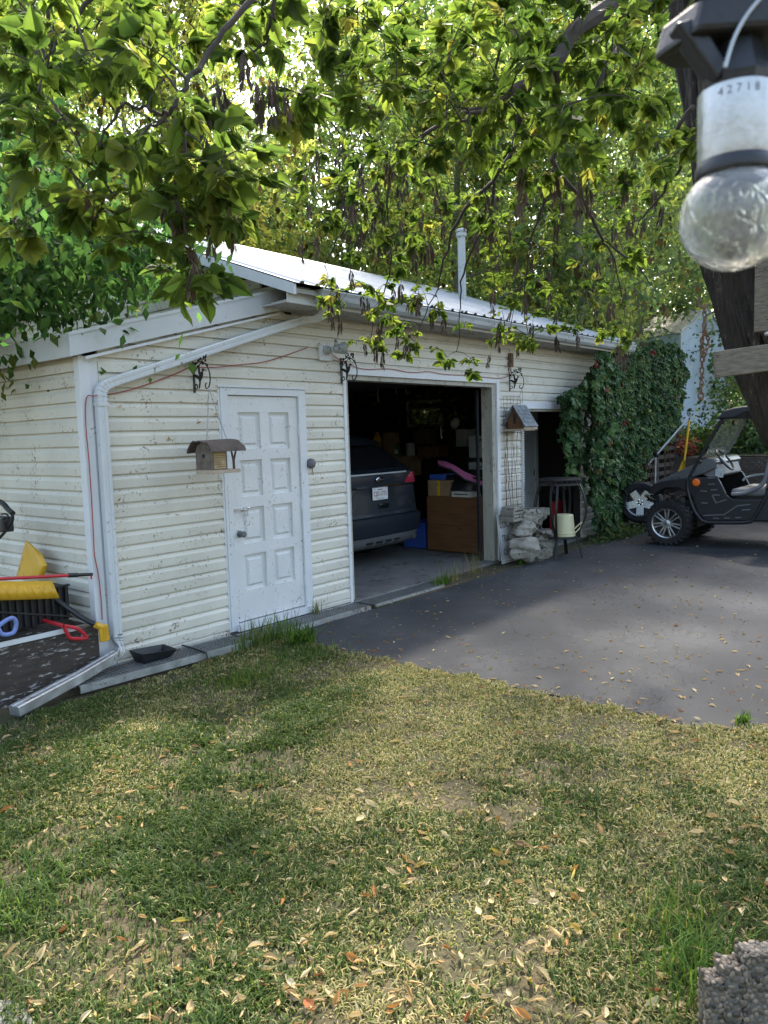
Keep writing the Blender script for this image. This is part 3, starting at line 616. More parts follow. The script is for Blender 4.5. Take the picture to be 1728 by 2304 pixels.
# ---- shingled bird house
yb = -.30; cL = fac(*cS(420, 470), y=yb); X0 = cL.x; zb = cL.z; wy = .24; zt = fac(*cS(425, 385), y=yb).z+.02; L2 = .24; zp = zt+.20
sh = empty('shingled_bird_house', (X0+.12, yb+wy/2, zb), 'small wooden bird house with grey shingled gable roof hanging by the second bay', 'bird house')
MB().prism([(X0, yb+.03, zb), (X0, yb+wy-.03, zb), (X0, yb+wy-.01, zt), (X0, yb+wy/2, zp-.02), (X0, yb+.01, zt)], (.018, 0, 0)).build('front_panel', M['wood_b'], sh)
MB().prism([(X0+L2, yb+.03, zb), (X0+L2, yb+wy-.03, zb), (X0+L2, yb+wy-.01, zt), (X0+L2, yb+wy/2, zp-.02), (X0+L2, yb+.01, zt)], (.018, 0, 0)).build('rear_panel', M['birch'], sh)
for a, b in ((.03, .01), (wy-.03, wy-.01)): MB().prism([(X0+.018, yb+a-.008, zb), (X0+.018, yb+a+.008, zb), (X0+.018, yb+b+.008, zt), (X0+.018, yb+b-.008, zt)], (L2-.018, 0, 0)).build('side_panel', M['birch'], sh)
MB().box(X0-.003, X0-.001, yb+wy/2-.022, yb+wy/2+.022, zb+.07, zb+.20).build('slot_opening', M['blackink'], sh)
MB().box(X0-.05, X0+L2+.07, yb-.02, yb+wy+.02, zb-.025, zb).build('floor_board', M['birch'], sh, bevel=.003)
MB().box(X0-.02, X0+L2+.10, yb-.035, yb-.021, zb-.012, zb+.028).build('front_ledge', M['birch'], sh, bevel=.002)
for sgn in (-1, 1):
    dn = Vector((0, sgn*(wy/2+.05), -(.20+.075))); nn = Vector((0, .275*sgn, wy/2+.05)).normalized(); tp = Vector((0, yb+wy/2, zp))
    rb = MB(); rb.obox(Vector((X0+L2/2+.01, 0, 0))+tp+dn/2, (L2/2+.05, 0, 0), dn/2, nn*.005); rbo = rb.build('roof_board', M['shingle'], sh)
    for r_ in range(5):
        xx = X0-.04-random.uniform(0, .02)
        while xx < X0+L2+.055:
            ww = random.uniform(.035, .06); c = tp+dn*((r_+.55)/5)+nn*(.008+.001*random.random()); MB().obox(Vector((min(xx+ww/2, X0+L2+.045), 0, 0))+c, (ww/2-.001, 0, 0), dn*(.125)+nn*.003, nn*.003).build('shingle', M['shingle'], rbo); xx += ww
hg = MB(); hg.tube([hook3, (X0+.05, yb+wy/2, zp)], .0018, 5); hg.tube([hook3, (X0+L2-.02, yb+wy/2, zp)], .0018, 5); hg.build('hanging_wire', M['black'], sh)
# ---- red extension cord along the wall
pts = [fac(*c1(x, y), y=-.035) for x, y in ((535, 970), (600, 962), (700, 940), (820, 900), (950, 850), (1020, 820), (1130, 822), (1300, 805), (1420, 790), (1560, 745), (1640, 715))]
pts2 = [fac(*c4(x, y), y=-.042) for x, y in ((60, 40), (220, 170), (390, 235), (590, 235), (760, 262), (890, 255), (1000, 275), (1200, 285), (1330, 300), (1420, 305), (1480, 290), (1510, 240), (1520, 190))]
dn_ = [fac(*c2(x, y), y=-.035) for x, y in ((668, 0), (690, 240), (712, 560), (728, 860), (735, 1000), (765, 1150), (785, 1330), (795, 1500))]
cord = empty('extension_cord', (.1, -.03, ZL), 'thin red extension cord strung along the siding and down the corner', 'cord')
ax_ = fac(*c1(460, 985), y=-.032)
MB().tube(smooth_curve(list(reversed(dn_))+[ax_, fac(*c1(500, 975), y=-.115)]+pts, 3), .0045, 6).build('cable', M['redcord'], cord, smooth=True)
MB().tube(smooth_curve(pts2, 4), .0040, 6).build('cable', M['redcord'], cord, smooth=True)
# ---- wall lamp box with a grey swivel mount
fl_ = empty('floodlight', (2.62, -.02, 2.47), 'white mounting box with grey swivel floodlight beside the open bay', 'light')
q0, q1 = fac(*c3(1045, 50)), fac(*c3(1130, 190))
MB().box(q0.x, q1.x+.02, -.045, -.0175, q1.z+.015, q0.z+.01).build('mounting_box', M['trim'], fl_, bevel=.004)
cx, cz = (q0.x+q1.x)/2+.01, (q0.z+q1.z)/2+.03
MB().lathe([(.045, 0), (.045, .02), (.028, .03), (.028, .10)], (cx, -.045, cz), (0, -1, 0), 18).build('round_base', M['gutter'], fl_, smooth=True)
MB().lathe([(.03, 0), (.04, .03), (.055, .09), (.06, .13), (.052, .13)], (cx+.02, -.13, cz), (.75, -.55, .12), 18).build('lamp_head', M['gutter'], fl_, smooth=True)
MB().lathe([(.018, 0), (.018, .08)], (cx+.05, -.13, cz+.02), (.2, 0, 1), 10).build('sensor', M['gutter'], fl_, smooth=True)
# ---- round bell with a pull ring
bl = fac(*c3(985, 948)); be = empty('door_bell', (bl.x, -.02, bl.z), 'round dark bell with a small pull ring beside the white door', 'bell')
MB().lathe([(.047, 0), (.05, .012), (.046, .035), (.03, .05), (.008, .055)], (bl.x, -.022, bl.z), (0, -1, 0), 20).build('bell_body', M['greyink'], be, smooth=True)
rg = MB(); rg.tube([(bl.x+.012, -.04, bl.z-.045), (bl.x+.014, -.04, bl.z-.085)], .004, 6); rg.tube([(bl.x+.014+.012*math.sin(t), -.04, bl.z-.10+.014*math.cos(t)) for t in np.linspace(0, 6.28, 12)], .0025, 5, cap=False); rg.build('pull_ring', M['rust'], be)
bg_ = fac(*c5(247, 280)); MB().box(bg_.x-.035, bg_.x+.035, -.07, -.018, bg_.z-.09, bg_.z+.09).build('sensor_box', M['rust'], None, bevel=.004, label='small brown box screwed to the siding above the bays', cat='box')
# ---- wire trellis between the bays
tr = empty('wire_trellis', (6.22, -.035, .2), 'rusty wire trellis with dead vine stems fixed between the two bays', 'trellis')
tz0, tz1, tx0, tx1 = .05, 2.12, 6.03, 6.47
for i in range(22):
    z = tz0+(tz1-tz0)*i/21; MB().tube([(tx0, -.036, z), (tx1, -.036, z+random.uniform(-.006, .006))], .0019, 5).build('wire', M['rust'], tr)
for i in range(6):
    x = tx0+(tx1-tx0)*i/5; MB().tube([(x, -.041, tz0), (x+random.uniform(-.01, .01), -.041, tz1)], .0019, 5).build('wire', M['rust'], tr)
for i in range(5):
    x = random.uniform(tx0+.02, tx1-.02); z = tz0; pp = []
    while z < random.uniform(1.6, 2.25): pp.append((x, -.046-random.random()*.014, z)); x = min(tx1, max(tx0, x+random.uniform(-.035, .035))); z += .12
    if len(pp) > 2: MB().tube(pp, [.006-.004*k/len(pp) for k in range(len(pp))], 5).build('dead_stem', M['vinewood'], tr)
ps = MB(); ps.box(6.52, 6.56, -.045, -.032, .1, 1.75); pso = ps.build('perforated_strip', M['metalw'], None, label='white perforated metal strip standing on the second bay frame', cat='metal strip')
so = MB()
for i in range(46): so.box(6.532, 6.55, -.0475, -.0452, .14+i*.034, .158+i*.034)
so.build('slots', M['blackink'], pso, kind='stuff')
# ---- traffic sign leaning on the wall
sgl = fac(*cS(118, 1540), y=-.09); sgb = fac(*cS(130, 2085), y=-.16)
sx0 = (sgl.x+sgb.x)/2; zt_ = sgl.z; lean = Vector((0, .07, zt_-(-.10))); ln = lean.normalized(); sw_ = .46; org = Vector((sx0, -.165, -.10))
sg = empty('traffic_sign', org, 'white metal traffic sign with black lettering leaning on the wall behind the stones', 'sign')
nrm = Vector((1, 0, 0)).cross(ln); 
MB().obox(org+Vector((sw_/2, 0, 0))+lean/2, (sw_/2, 0, 0), lean/2, nrm*.0015).build('sign_plate', M['white'], sg, bevel=.001)
bd = MB(); e = .018
for (a, b) in (((e, .03), (sw_-e, .03)), ((sw_-e, .03), (sw_-e, .97)), ((sw_-e, .97), (e, .97)), ((e, .97), (e, .03))):
    bd.bar(org+Vector((a[0], 0, 0))+lean*a[1]+nrm*.003, org+Vector((b[0], 0, 0))+lean*b[1]+nrm*.003, .006, .001, up=nrm)
bd.build('border', M['blackink'], sg)
for t_, h_ in (('LOCAL', .78), ('TRAFFIC', .50), ('ONLY', .22)):
    put_text('lettering', t_, .125, M['blackink'], org+Vector((sw_/2, 0, 0))+lean*h_+nrm*.004, (1, 0, 0), ln, sg, .0006, sx=.95 if t_ != 'TRAFFIC' else .72)
# ---- cast stone fountain
def rock(c, rx, ry, rz, seed, flat=0.0):
    mb = MB(); mb.ball((0, 0, 0), 1, 1, 1, 30, 20); r_ = random.Random(seed); ph = [r_.uniform(0, 6) for _ in range(12)]; out = []
    for p in mb.v:
        p = Vector(p); k = 1+.13*math.sin(3*p.x+ph[0]+2*p.z)+.10*math.sin(5*p.y+ph[1]+3*p.x)+.06*math.sin(9*p.z+ph[2]+4*p.x)+.05*math.sin(11*p.x+7*p.y+ph[3])+.035*math.sin(17*p.z+5*p.x+ph[4])+.03*abs(math.sin(13*p.x-9*p.z+ph[5]))+.025*math.sin(23*p.y+19*p.z+ph[6])
        q = Vector((p.x*rx*k, p.y*ry*k, p.z*rz*k))
        if flat: q.z = min(q.z, rz*flat)
        out.append(tuple(q+Vector(c)))
    mb.v = out; return mb
ft = empty('stone_fountain', (6.35, -.35, ZA), 'stacked cast stone fountain of grey boulders and basins between the bays', 'fountain')
yr = -.30
def rk_(x0, y0, x1, y1, seed, dy=0, flat=0, depth=1.0):
    a, b = fac(*cS(x0, y0), y=yr+dy), fac(*cS(x1, y1), y=yr+dy); cx, cz = (a.x+b.x)/2, (a.z+b.z)/2
    rock((cx, yr+dy, cz), abs(b.x-a.x)/2*.80, .13*depth, abs(a.z-b.z)/2, seed, flat).build('boulder', M['stone'], ft, smooth=True)
rk_(350, 1450, 640, 1680, 1, 0, .75); rk_(300, 1640, 560, 1800, 2, -.02); rk_(255, 1800, 590, 2070, 3, -.06, .72, 1.3); rk_(520, 1700, 775, 1850, 4, 0, .5); rk_(540, 1830, 790, 2050, 5, 0)
rk_(590, 1430, 720, 1580, 6, .08, .6, .8); rk_(300, 1780, 420, 1870, 7, .05)
for k, (a, b) in enumerate(((1440, 1490), (1480, 1530), (1525, 1570), (1565, 1605))):
    p0, p1 = fac(*cS(235, a), y=yr+.06), fac(*cS(350, b), y=yr+.06); MB().box(p0.x-.02*(k % 2), p1.x, yr-.04, yr+.16, p1.z, p0.z-.004).build('slate_ledge', M['stone'], ft, bevel=.008)
p0 = fac(*cS(465, 1860), y=yr-.12); MB().lathe([(.05, -.05), (.062, .03), (.052, .03), (.04, -.02)], p0, (.1, -.35, 1), 14).build('spill_cup', M['paper'], ft, smooth=True)
# ---- tall black bar table
tc = Vector((6.74, -.50, ZA)); tz = 1.0
tb = empty('bar_table', tc, 'tall black iron bar table with bowed legs beside the stone fountain', 'table')
tzt = dep(*c5(665, 1340), 10.6).z
tp = MB(); tp.lathe([(.0, tzt-.012), (.275, tzt-.012), (.29, tzt-.005), (.29, tzt+.012), (.28, tzt+.018), (0, tzt+.018)], (tc.x, tc.y, 0), (0, 0, 1), 32, cap=False); tp.build('table_top', M['black'], tb, smooth=True)
MB().lathe([(.272, tzt-.075), (.283, tzt-.075), (.283, tzt-.045), (.272, tzt-.045), (.272, tzt-.075)], (tc.x, tc.y, 0), (0, 0, 1), 32, cap=False).build('apron_ring', M['black'], tb, smooth=True)
st = MB()
for i in range(24):
    a = 2*math.pi*i/24; st.ball((tc.x+.28*math.cos(a), tc.y+.28*math.sin(a), tzt-.028), .013, .013, .016, 6, 4)
st.build('apron_beads', M['black'], tb)
feet = [gnd(*c5(x, y), z=ZA) for x, y in ((765, 2035), (912, 2008), (645, 1992), (515, 2040))]
for i in range(4):
    ang = math.radians(-78+90*i)
    for da, ri in ((-.14, 0), (.14, 0)):
        pr = [(.275, tzt-.06, da), (.325, tzt-.17, da*.95), (.36, tzt-.36, da*.8), (.345, tzt-.52, da*.6), (.28, tzt-.68, da*.4), (.235, tzt-.79, da*.25), (.235, tzt-.87, da*.22), (.265, .02, da*.25), (.30, ZA, da*.3)]
        MB().tube(smooth_curve([(tc.x+r_*math.cos(ang+d), tc.y+r_*math.sin(ang+d), z) for r_, z, d in pr], 4), .017, 4, flat=(1.25, .45)).build('leg', M['black'], tb)
    MB().tube([(tc.x+.27*math.cos(ang-.14), tc.y+.27*math.sin(ang-.14), tzt-.07), (tc.x+.30*math.cos(ang), tc.y+.30*math.sin(ang), tzt-.17), (tc.x+.27*math.cos(ang+.14), tc.y+.27*math.sin(ang+.14), tzt-.07)], .007, 5).build('leg_brace', M['black'], tb)
zs = .17
MB().lathe([(.225, zs-.012), (.24, zs-.012), (.24, zs+.012), (.225, zs+.012), (.225, zs-.012)], (tc.x, tc.y, 0), (0, 0, 1), 28, cap=False).build('lower_ring', M['black'], tb, smooth=True)
cr = MB(); cr.bar((tc.x-.23, tc.y, zs), (tc.x+.23, tc.y, zs), .02, .006).bar((tc.x, tc.y-.23, zs+.0005), (tc.x, tc.y+.23, zs+.0005), .02, .0065); cr.build('lower_cross', M['black'], tb)
pl_ = empty('plastic_pail', (tc.x+.02, tc.y-.04, zs+.01), 'cream plastic pail turned upside down on the lower ring of the bar table', 'pail')
pc = (tc.x+.02, tc.y-.04, zs+.008)
MB().lathe([(.150, 0), (.158, .0), (.158, .02), (.150, .022), (.150, .035), (.156, .037), (.156, .052), (.147, .055), (.128, .29), (.120, .298), (0, .30)], pc, (0, 0, 1), 28, cap=False).build('pail_body', M['cream'], pl_, smooth=True)
hd = Vector((.64, -.77, 0)); MB().tube(smooth_curve([Vector(pc)+hd*.145+Vector((0, 0, .09)), Vector(pc)+hd*.24+Vector((0, 0, .17)), Vector(pc)+hd*.26+Vector((0, 0, .14)), Vector(pc)+hd*.15+Vector((0, 0, .03))], 5), .011, 7).build('pail_handle', M['cream'], pl_, smooth=True)
# ================================================================== bin of tools at the left corner
bn = empty('timber_bin', (-.7, -.06, ZL), 'old timber bin with peeling paint and white metal edge holding snow tools', 'bin')
MB().box(-2.2, -.005, -.07, -.045, -.17, .285).build('front_board', M['peel'], bn); MB().box(-2.2, -.02, .93, .955, -.17, .285).build('back_board', M['wood_d'], bn)
MB().box(-.03, -.005, -.044, .929, -.17, .27).build('end_board', M['wood_d'], bn)
ed = MB(); ed.prism([(-.18, -.078, .278), (-.18, -.078, .314), (-.18, -.038, .306), (-.18, -.038, .30)], (-2.0, 0, 0)); ed.build('metal_edge', M['metalw'], bn)
MB().box(-.17, -.05, -.07, -.04, .286, .306).build('broken_top_rail', M['wood_wx'], bn)
MB().box(-2.1, -.035, -.04, .92, .0, .12).build('bin_contents', M['wood_d'], bn)
# snow shovel blade standing against the wall
def sheet(grid, th, name, mat, parent, smooth=True):
    ny, nx_ = len(grid), len(grid[0]); mb = MB(); V = [[Vector(p) for p in r_] for r_ in grid]; nr = (V[0][-1]-V[0][0]).cross(V[-1][0]-V[0][0]).normalized()*th
    for k in (0, 1):
        for r_ in V: mb.v += [tuple(p+nr*k) for p in r_]
    o = ny*nx_
    for j in range(ny-1):
        for i in range(nx_-1): a = j*nx_+i; mb.f += [(a, a+1, a+nx_+1, a+nx_), (o+a, o+a+nx_, o+a+nx_+1, o+a+1)]
    rim = [i for i in range(nx_)]+[j*nx_+nx_-1 for j in range(1, ny)]+[(ny-1)*nx_+i for i in range(nx_-2, -1, -1)]+[j*nx_ for j in range(ny-2, 0, -1)]
    mb.f += [(rim[i], rim[(i+1) % len(rim)], rim[(i+1) % len(rim)]+o, rim[i]+o) for i in range(len(rim))]
    return mb.build(name, mat, parent, smooth=smooth)
sc_ = empty('snow_scoop', lft(*c2(230, 1160), x=-.12), 'yellow plastic snow scoop standing point up against the white siding', 'scoop')
rows = []
for t in np.linspace(0, 1, 13):
    l_ = (125+(205-125)*t, 1185+(885-1185)*t); rr = [(345, 1165), (368, 1080), (330, 1000), (262, 930), (207, 884)]; q = t*4; i = min(3, int(q)); f = q-i
    r_ = (rr[i][0]*(1-f)+rr[i+1][0]*f, rr[i][1]*(1-f)+rr[i+1][1]*f); row = []
    for s_ in np.linspace(0, 1, 15):
        uu = l_[0]*(1-s_)+r_[0]*s_; vv = l_[1]*(1-s_)+r_[1]*s_; rib = .010*max(0, math.sin(s_*9.42))*(1-t)
        row.append(lft(*c2(uu, vv), x=-.10-.05*math.sin(math.pi*s_)*(1-t)-rib))
    rows.append(row)
sheet(rows, .005, 'scoop_blade', M['yellow'], sc_)
# yellow snow pusher lying across the bin
sv = empty('snow_pusher', fac(*c2(200, 1330), y=.02), 'wide yellow ribbed snow pusher blade lying across the timber bin', 'shovel')
rows = []
for t in np.linspace(0, 1, 9):
    row = []
    for s_ in np.linspace(0, 1, 61):
        uu = -420+(405+60*t+420)*s_; vv = 1205-5*s_+(1350-1205-25*s_+15)*t*1.0
        rib = .012*max(0, math.sin(s_*80))*(1 if .15 < t < .85 else 0)
        row.append(fac(*c2(uu, vv), y=.06-.05*math.sin(math.pi*t*.9)-rib-.03*t))
    rows.append(row)
sheet(rows, .005, 'pusher_blade', M['yellow'], sv)
# red handled tool
rh = empty('red_handled_brush', fac(*c2(300, 1180), y=-.05), 'red metal handle with black grip lying above the yellow pusher', 'tool handle')
a, b, c_ = fac(*c2(-300, 1200), y=-.06), fac(*c2(540, 1156), y=-.06), fac(*c2(718, 1148), y=-.06)
MB().tube([a, b], .012, 10).build('shaft', M['redp'], rh, smooth=True)
gm = MB(); gm.tube([b-(c_-b)*.06, b+(c_-b)*.35], .017, 10); gm.tube([b+(c_-b)*.3, c_], .0125, 10); gm.build('grip', M['blackp'], rh, smooth=True)
tg = b.lerp(c_, .9); MB().box(tg.x-.006, tg.x+.006, tg.y-.016, tg.y-.012, tg.z-.035, tg.z-.008).build('hang_loop', M['redp'], rh)
def dgrip(name, label, cpts, y, mat, shaft_to, r_=.011, shaft_mat=None, sr=.014):
    o = empty(name, fac(*cpts[0], y=y), label, 'tool handle'); P = [fac(*q, y=y) for q in cpts]
    MB().tube(smooth_curve(P+[P[0]], 4), r_, 8, cap=False).build('grip', mat, o, smooth=True)
    if shaft_to: MB().tube([P[0]]+[Vector(q) for q in shaft_to], sr, 8).build('shaft', shaft_mat or mat, o, smooth=True)
    return o
dgrip('shovel_handle', 'red plastic shovel grip poking over the front of the timber bin', [c2(x, y) for x, y in ((495, 1550), (600, 1570), (665, 1625), (660, 1645), (550, 1645), (520, 1600))], -.115, M['redp'], [fac(*c2(440, 1535), y=-.05), fac(*c2(250, 1480), y=.3)], .014)
dgrip('shovel_handle', 'pale blue plastic shovel grip at the left edge of the timber bin', [c2(x, y) for x, y in ((-20, 1555), (60, 1500), (105, 1490), (125, 1530), (105, 1600), (20, 1615))], -.10, M['bluel'], [fac(*c2(-300, 1600), y=.2)], .015)
yg = empty('shovel_handle', fac(*c2(800, 1600), y=-.13), 'black shaft with ribbed yellow hand grip leaning on the downspout elbow', 'tool handle')
pa, pb_, pc_ = fac(*c2(420, 1330), y=.15), fac(*c2(620, 1475), y=.0), fac(*c2(760, 1545), y=-.12)
MB().tube(smooth_curve([pa, pb_, pc_], 6), .020, 10).build('shaft', M['blackp'], yg, smooth=True)
g0, g1 = fac(*c2(775, 1545), y=-.13), fac(*c2(805, 1665), y=-.14)
MB().tube([fac(*c2(740, 1540), y=-.125), fac(*c2(790, 1560), y=-.13)], [.024, .028], 10).build('ferrule', M['yellow'], yg, smooth=True)
gg = MB(); gg.bar(fac(*c2(800, 1540), y=-.135), fac(*c2(815, 1670), y=-.14), .075, .03, up=(0, -1, 0)); yo = gg.build('hand_grip', M['yellow'], yg, bevel=.01)
for i in range(9):
    q = fac(*c2(825-1.0*i, 1560+11*i), y=-.157); MB().bar(q+Vector((-.018, 0, 0)), q+Vector((.018, 0, 0)), .004, .006).build('grip_rib', M['yellow'], yo)
# black crate and rake heads in the bin
cr_ = empty('black_crate', fac(*c2(200, 1450), y=.1), 'black slatted plastic crate lying in the timber bin under the pusher', 'crate')
q0, q1 = fac(*c2(-200, 1360), y=.12), fac(*c2(560, 1470), y=.12)
MB().box(q0.x, q1.x, .15, .55, q1.z-.02, q0.z-.01).build('crate_body', M['blackp'], cr_)
for i in range(13): xx = q0.x+.03+(q1.x-q0.x-.06)*i/12; MB().box(xx-.008, xx+.008, .125, .149, q1.z-.02, q0.z-.01).build('slat', M['blackp'], cr_)
MB().box(q0.x, q1.x, .118, .152, q0.z-.009, q0.z+.006).build('rim', M['blackp'], cr_)
rk2 = empty('garden_rake', fac(*c2(300, 1460), y=0), 'thin black metal rake shaft lying along the timber bin', 'rake')
MB().tube([fac(*c2(-200, 1435), y=-.02), fac(*c2(560, 1475), y=.03)], .008, 6).build('shaft', M['black'], rk2)
# lawnmower handle at the left edge
mw = empty('mower_handle', lft(*c2(0, 850), x=-.3), 'black curved mower handle with control box at the left edge', 'mower')
P = lambda x, y, xx=-.32: lft(*c2(x, y), x=xx)
MB().tube(smooth_curve([P(-250, 520), P(-60, 560), P(30, 610), P(85, 660), P(98, 720), P(70, 780), P(10, 850), P(-80, 950), P(-200, 1150)], 5), .012, 8).build('handle_bar', M['blackp'], mw, smooth=True)
MB().tube(smooth_curve([P(-120, 545), P(10, 590), P(60, 640), P(100, 675)], 5), .021, 8).build('foam_grip', M['blackp'], mw, smooth=True)
mbx = MB(); a, b = P(-70, 690), P(65, 820); mbx.box(-.36, -.27, min(a.y, b.y), max(a.y, b.y), b.z, a.z); mbx.build('control_box', M['blackp'], mw, bevel=.012)
MB().tube(smooth_curve([P(10, 680, -.37), P(50, 680, -.38), P(65, 710, -.38), P(40, 740, -.37)], 4), .008, 6).build('lever', M['blackp'], mw, smooth=True)
# ================================================================== steel gratings along the foot of the wall
def grating(x0, x1, y0, y1, z, label):
    o = empty('steel_grating', ((x0+x1)/2, (y0+y1)/2, z-.05), label, 'grating', 'steel gratings along the wall')
    MB().box(x0, x1, y0, y0+.012, z-.055, z).build('side_rail', M['steel'], o); MB().box(x0, x1, y1-.012, y1, z-.055, z).build('side_rail', M['steel'], o)
    mb = MB(); ny_ = 7
    for j in range(1, ny_): yy_ = y0+(y1-y0)*j/ny_; mb.box(x0, x1, yy_-.007, yy_+.007, z-.014, z-.002)
    x = x0
    while x < x1: mb.box(x, x+.012, y0+.012, y1-.012, z-.016, z-.004); x += .034
    mb.build('grid_bars', M['grate'], o, kind='stuff'); return o
g1_ = grating(-.30, 1.22, -.36, -.06, -.065, 'weathered steel grating on the grass beside the timber bin')
g1_.rotation_euler = (0, 0, R(-3))
grating(1.30, 2.86, -.33, -.07, -.085, 'steel grating sunk in front of the white side door')
grating(2.92, 4.15, -.34, -.05, -.088, 'dusty steel grating across the sill of the open bay')
ty = MB(); q = Vector((.75, -.30, -.055)); ty.tube([(q.x, -.05, -.055), (q.x-.01, -.2, -.052), (q.x-.02, -.40, -.06), (q.x-.02, -.42, -.13)], .008, 6).build('cable_tie', M['blackp'], None, label='black strap looped over the grating near the black tray', cat='strap')
# black tray on the grating
a, b = fac(*c2(1050, 1740), y=-.16), fac(*c2(1290, 1740), y=-.16); z0 = -.062
tr_ = empty('plastic_tray', ((a.x+b.x)/2, -.17, z0), 'shallow black plastic tray lying on the grating at the foot of the wall', 'tray')
mb = MB(); o1 = [(a.x, -.26, z0+.085), (b.x+.03, -.28, z0+.06), (b.x+.03, -.08, z0+.07), (a.x, -.07, z0+.09)]; o2 = [(a.x+.03, -.23, z0), (b.x-.02, -.24, z0), (b.x-.02, -.11, z0), (a.x+.03, -.10, z0)]
i1 = [(p[0]*.97+.03*(a.x+b.x)/2, p[1]*.94-.01, p[2]) for p in o1]; i2 = [(p[0]*.97+.03*(a.x+b.x)/2, p[1]*.94-.01, p[2]+.008) for p in o2]
mb.add(o1+o2+i1+i2, [(i, (i+1) % 4, (i+1) % 4+4, i+4) for i in range(4)]+[(4, 5, 6, 7)]+[(8+i, 8+(i+1) % 4, 12+(i+1) % 4, 12+i) for i in range(4)]+[(12, 13, 14, 15)]+[(i, (i+1) % 4, 8+(i+1) % 4, 8+i) for i in range(4)])
mb.build('tray_shell', M['blackp'], tr_)
# ================================================================== vehicle in the bay
XC = 4.72
PRF = [(.24, .80, 1.16, .30), (.30, .87, 1.06, .28), (.45, .93, 1.01, .26), (.60, .945, .995, .24), (.655, .945, 1.0, .22), (.675, .945, 1.05, .20), (.72, .945, 1.065, .20), (.90, .945, 1.085, .20), (1.04, .94, 1.10, .20), (1.06, .94, 1.075, .20), (1.15, .93, 1.07, .22), (1.235, .915, 1.085, .24), (1.265, .90, 1.14, .25), (1.45, .80, 1.36, .25), (1.62, .68, 1.57, .22), (1.70, .62, 1.66, .2), (1.735, .50, 1.80, .2)]
def prof(h):
    for a, b in zip(PRF, PRF[1:]):
        if h <= b[0]:
            t = (h-a[0])/(b[0]-a[0]); t = max(0, t); return [a[i]*(1-t)+b[i]*t for i in (1, 2, 3)]
    return list(PRF[-1][1:])
def SB(s_, h, off=0.0):
    w_, r_, c_ = prof(h); sg = 1 if s_ >= 0 else -1; a = abs(s_); st_ = w_-c_; arc = c_*math.pi/2
    if a <= st_: x, y, nx_, ny_ = a, r_+.06*(a/w_)**2, 0, -1
    elif a <= st_+arc:
        t = (a-st_)/c_; x = st_+c_*math.sin(t); y = r_+.06*(st_/w_)**2+c_*(1-math.cos(t)); nx_, ny_ = math.sin(t), -math.cos(t)
    else: x, y, nx_, ny_ = w_, r_+.06*(st_/w_)**2+c_+(a-st_-arc), 1, 0
    return Vector((XC+sg*(x+nx_*off), y+ny_*off, ZF+h))
def patch(h0, h1, s0, s1, off, nh=6, ns=24, th=.012, sf=None):
    mb = MB(); nh = max(nh, 2)
    for k in (0, 1):
        for i in range(nh):
            h = h0+(h1-h0)*i/(nh-1)
            for j in range(ns):
                s_ = s0+(s1-s0)*j/(ns-1)
                hh = h if sf is None else sf(s_, h)
                mb.v.append(tuple(SB(s_, hh, off-k*th)))
    o = nh*ns
    for i in range(nh-1):
        for j in range(ns-1): a = i*ns+j; mb.f += [(a, a+1, a+ns+1, a+ns), (o+a, o+a+ns, o+a+ns+1, o+a+1)]
    rim = list(range(ns))+[i*ns+ns-1 for i in range(1, nh)]+[(nh-1)*ns+j for j in range(ns-2, -1, -1)]+[i*ns for i in range(nh-2, 0, -1)]
    mb.f += [(rim[i], rim[(i+1) % len(rim)], rim[(i+1) % len(rim)]+o, rim[i]+o) for i in range(len(rim))]; return mb
suv = empty('parked_car', (XC, 3.2, ZF), 'dark slate suv parked nose in inside the open garage bay', 'car')
mb = MB(); hs = [p[0] for p in PRF]; SS = list(np.linspace(-5.2, -1.3, 5))+list(np.linspace(-1.25, 1.25, 41))+list(np.linspace(1.3, 5.2, 5)); ns = len(SS)
for h in hs: mb.v += [tuple(SB(s_, h)) for s_ in SS]
for i in range(len(hs)-1): mb.f += [(i*ns+j, i*ns+j+1, (i+1)*ns+j+1, (i+1)*ns+j) for j in range(ns-1)]
mb.f += [tuple((len(hs)-1)*ns+j for j in range(ns)), tuple(j for j in range(ns-1, -1, -1))]+[tuple(i*ns for i in range(len(hs)))+tuple(i*ns+ns-1 for i in range(len(hs)-1, -1, -1))]
mb.build('body', M['car'], suv, smooth=True)
patch(1.285, 1.60, -.62, .62, .006, 8, 24).build('rear_window', M['carblack'], suv, smooth=True)
for sg in (-1, 1): patch(1.29, 1.60, sg*1.15, sg*2.8, .004, 4, 8).build('side_window', M['carblack'], suv, smooth=True)
patch(1.60, 1.66, -.66, .66, .07, 3, 24, th=.04).build('roof_spoiler', M['car'], suv, smooth=True)
tl = lambda sg: patch(1.075, 1.215, sg*.56, sg*1.06, .010, 5, 18, sf=lambda s_, h: 1.075+(h-1.075)*min(1, max(.18, (abs(s_)-.50)/.22))+(.02 if abs(s_) > .9 else 0))
for sg in (-1, 1):
    t_ = tl(sg).build('tail_light', M['redlens'], suv, smooth=True)
    patch(1.17, 1.25, sg*.90, sg*1.10, .014, 3, 8).build('clear_lens', M['gutter'], t_, smooth=True)
patch(1.218, 1.236, -.60, .60, .016, 2, 20).build('window_trim', M['gutter'], suv, smooth=True)
patch(1.05, 1.075, -.45, .45, .018, 2, 20).build('chrome_bar', M['chrome'], suv, smooth=True)
mb = patch(.72, 1.045, -.72, .72, .006, 7, 24, sf=lambda s_, h: min(h, .72+.325*max(0, min(1, (1-abs(s_)/.72)/.45))+.0)); mb.build('gate_recess', M['car'], suv, smooth=True)
em = SB(0, 1.15, .02); eo = MB(); eo.ball(em, .092, .012, .040, 20, 8); emo = eo.build('oval_badge', M['chrome'], suv, smooth=True)
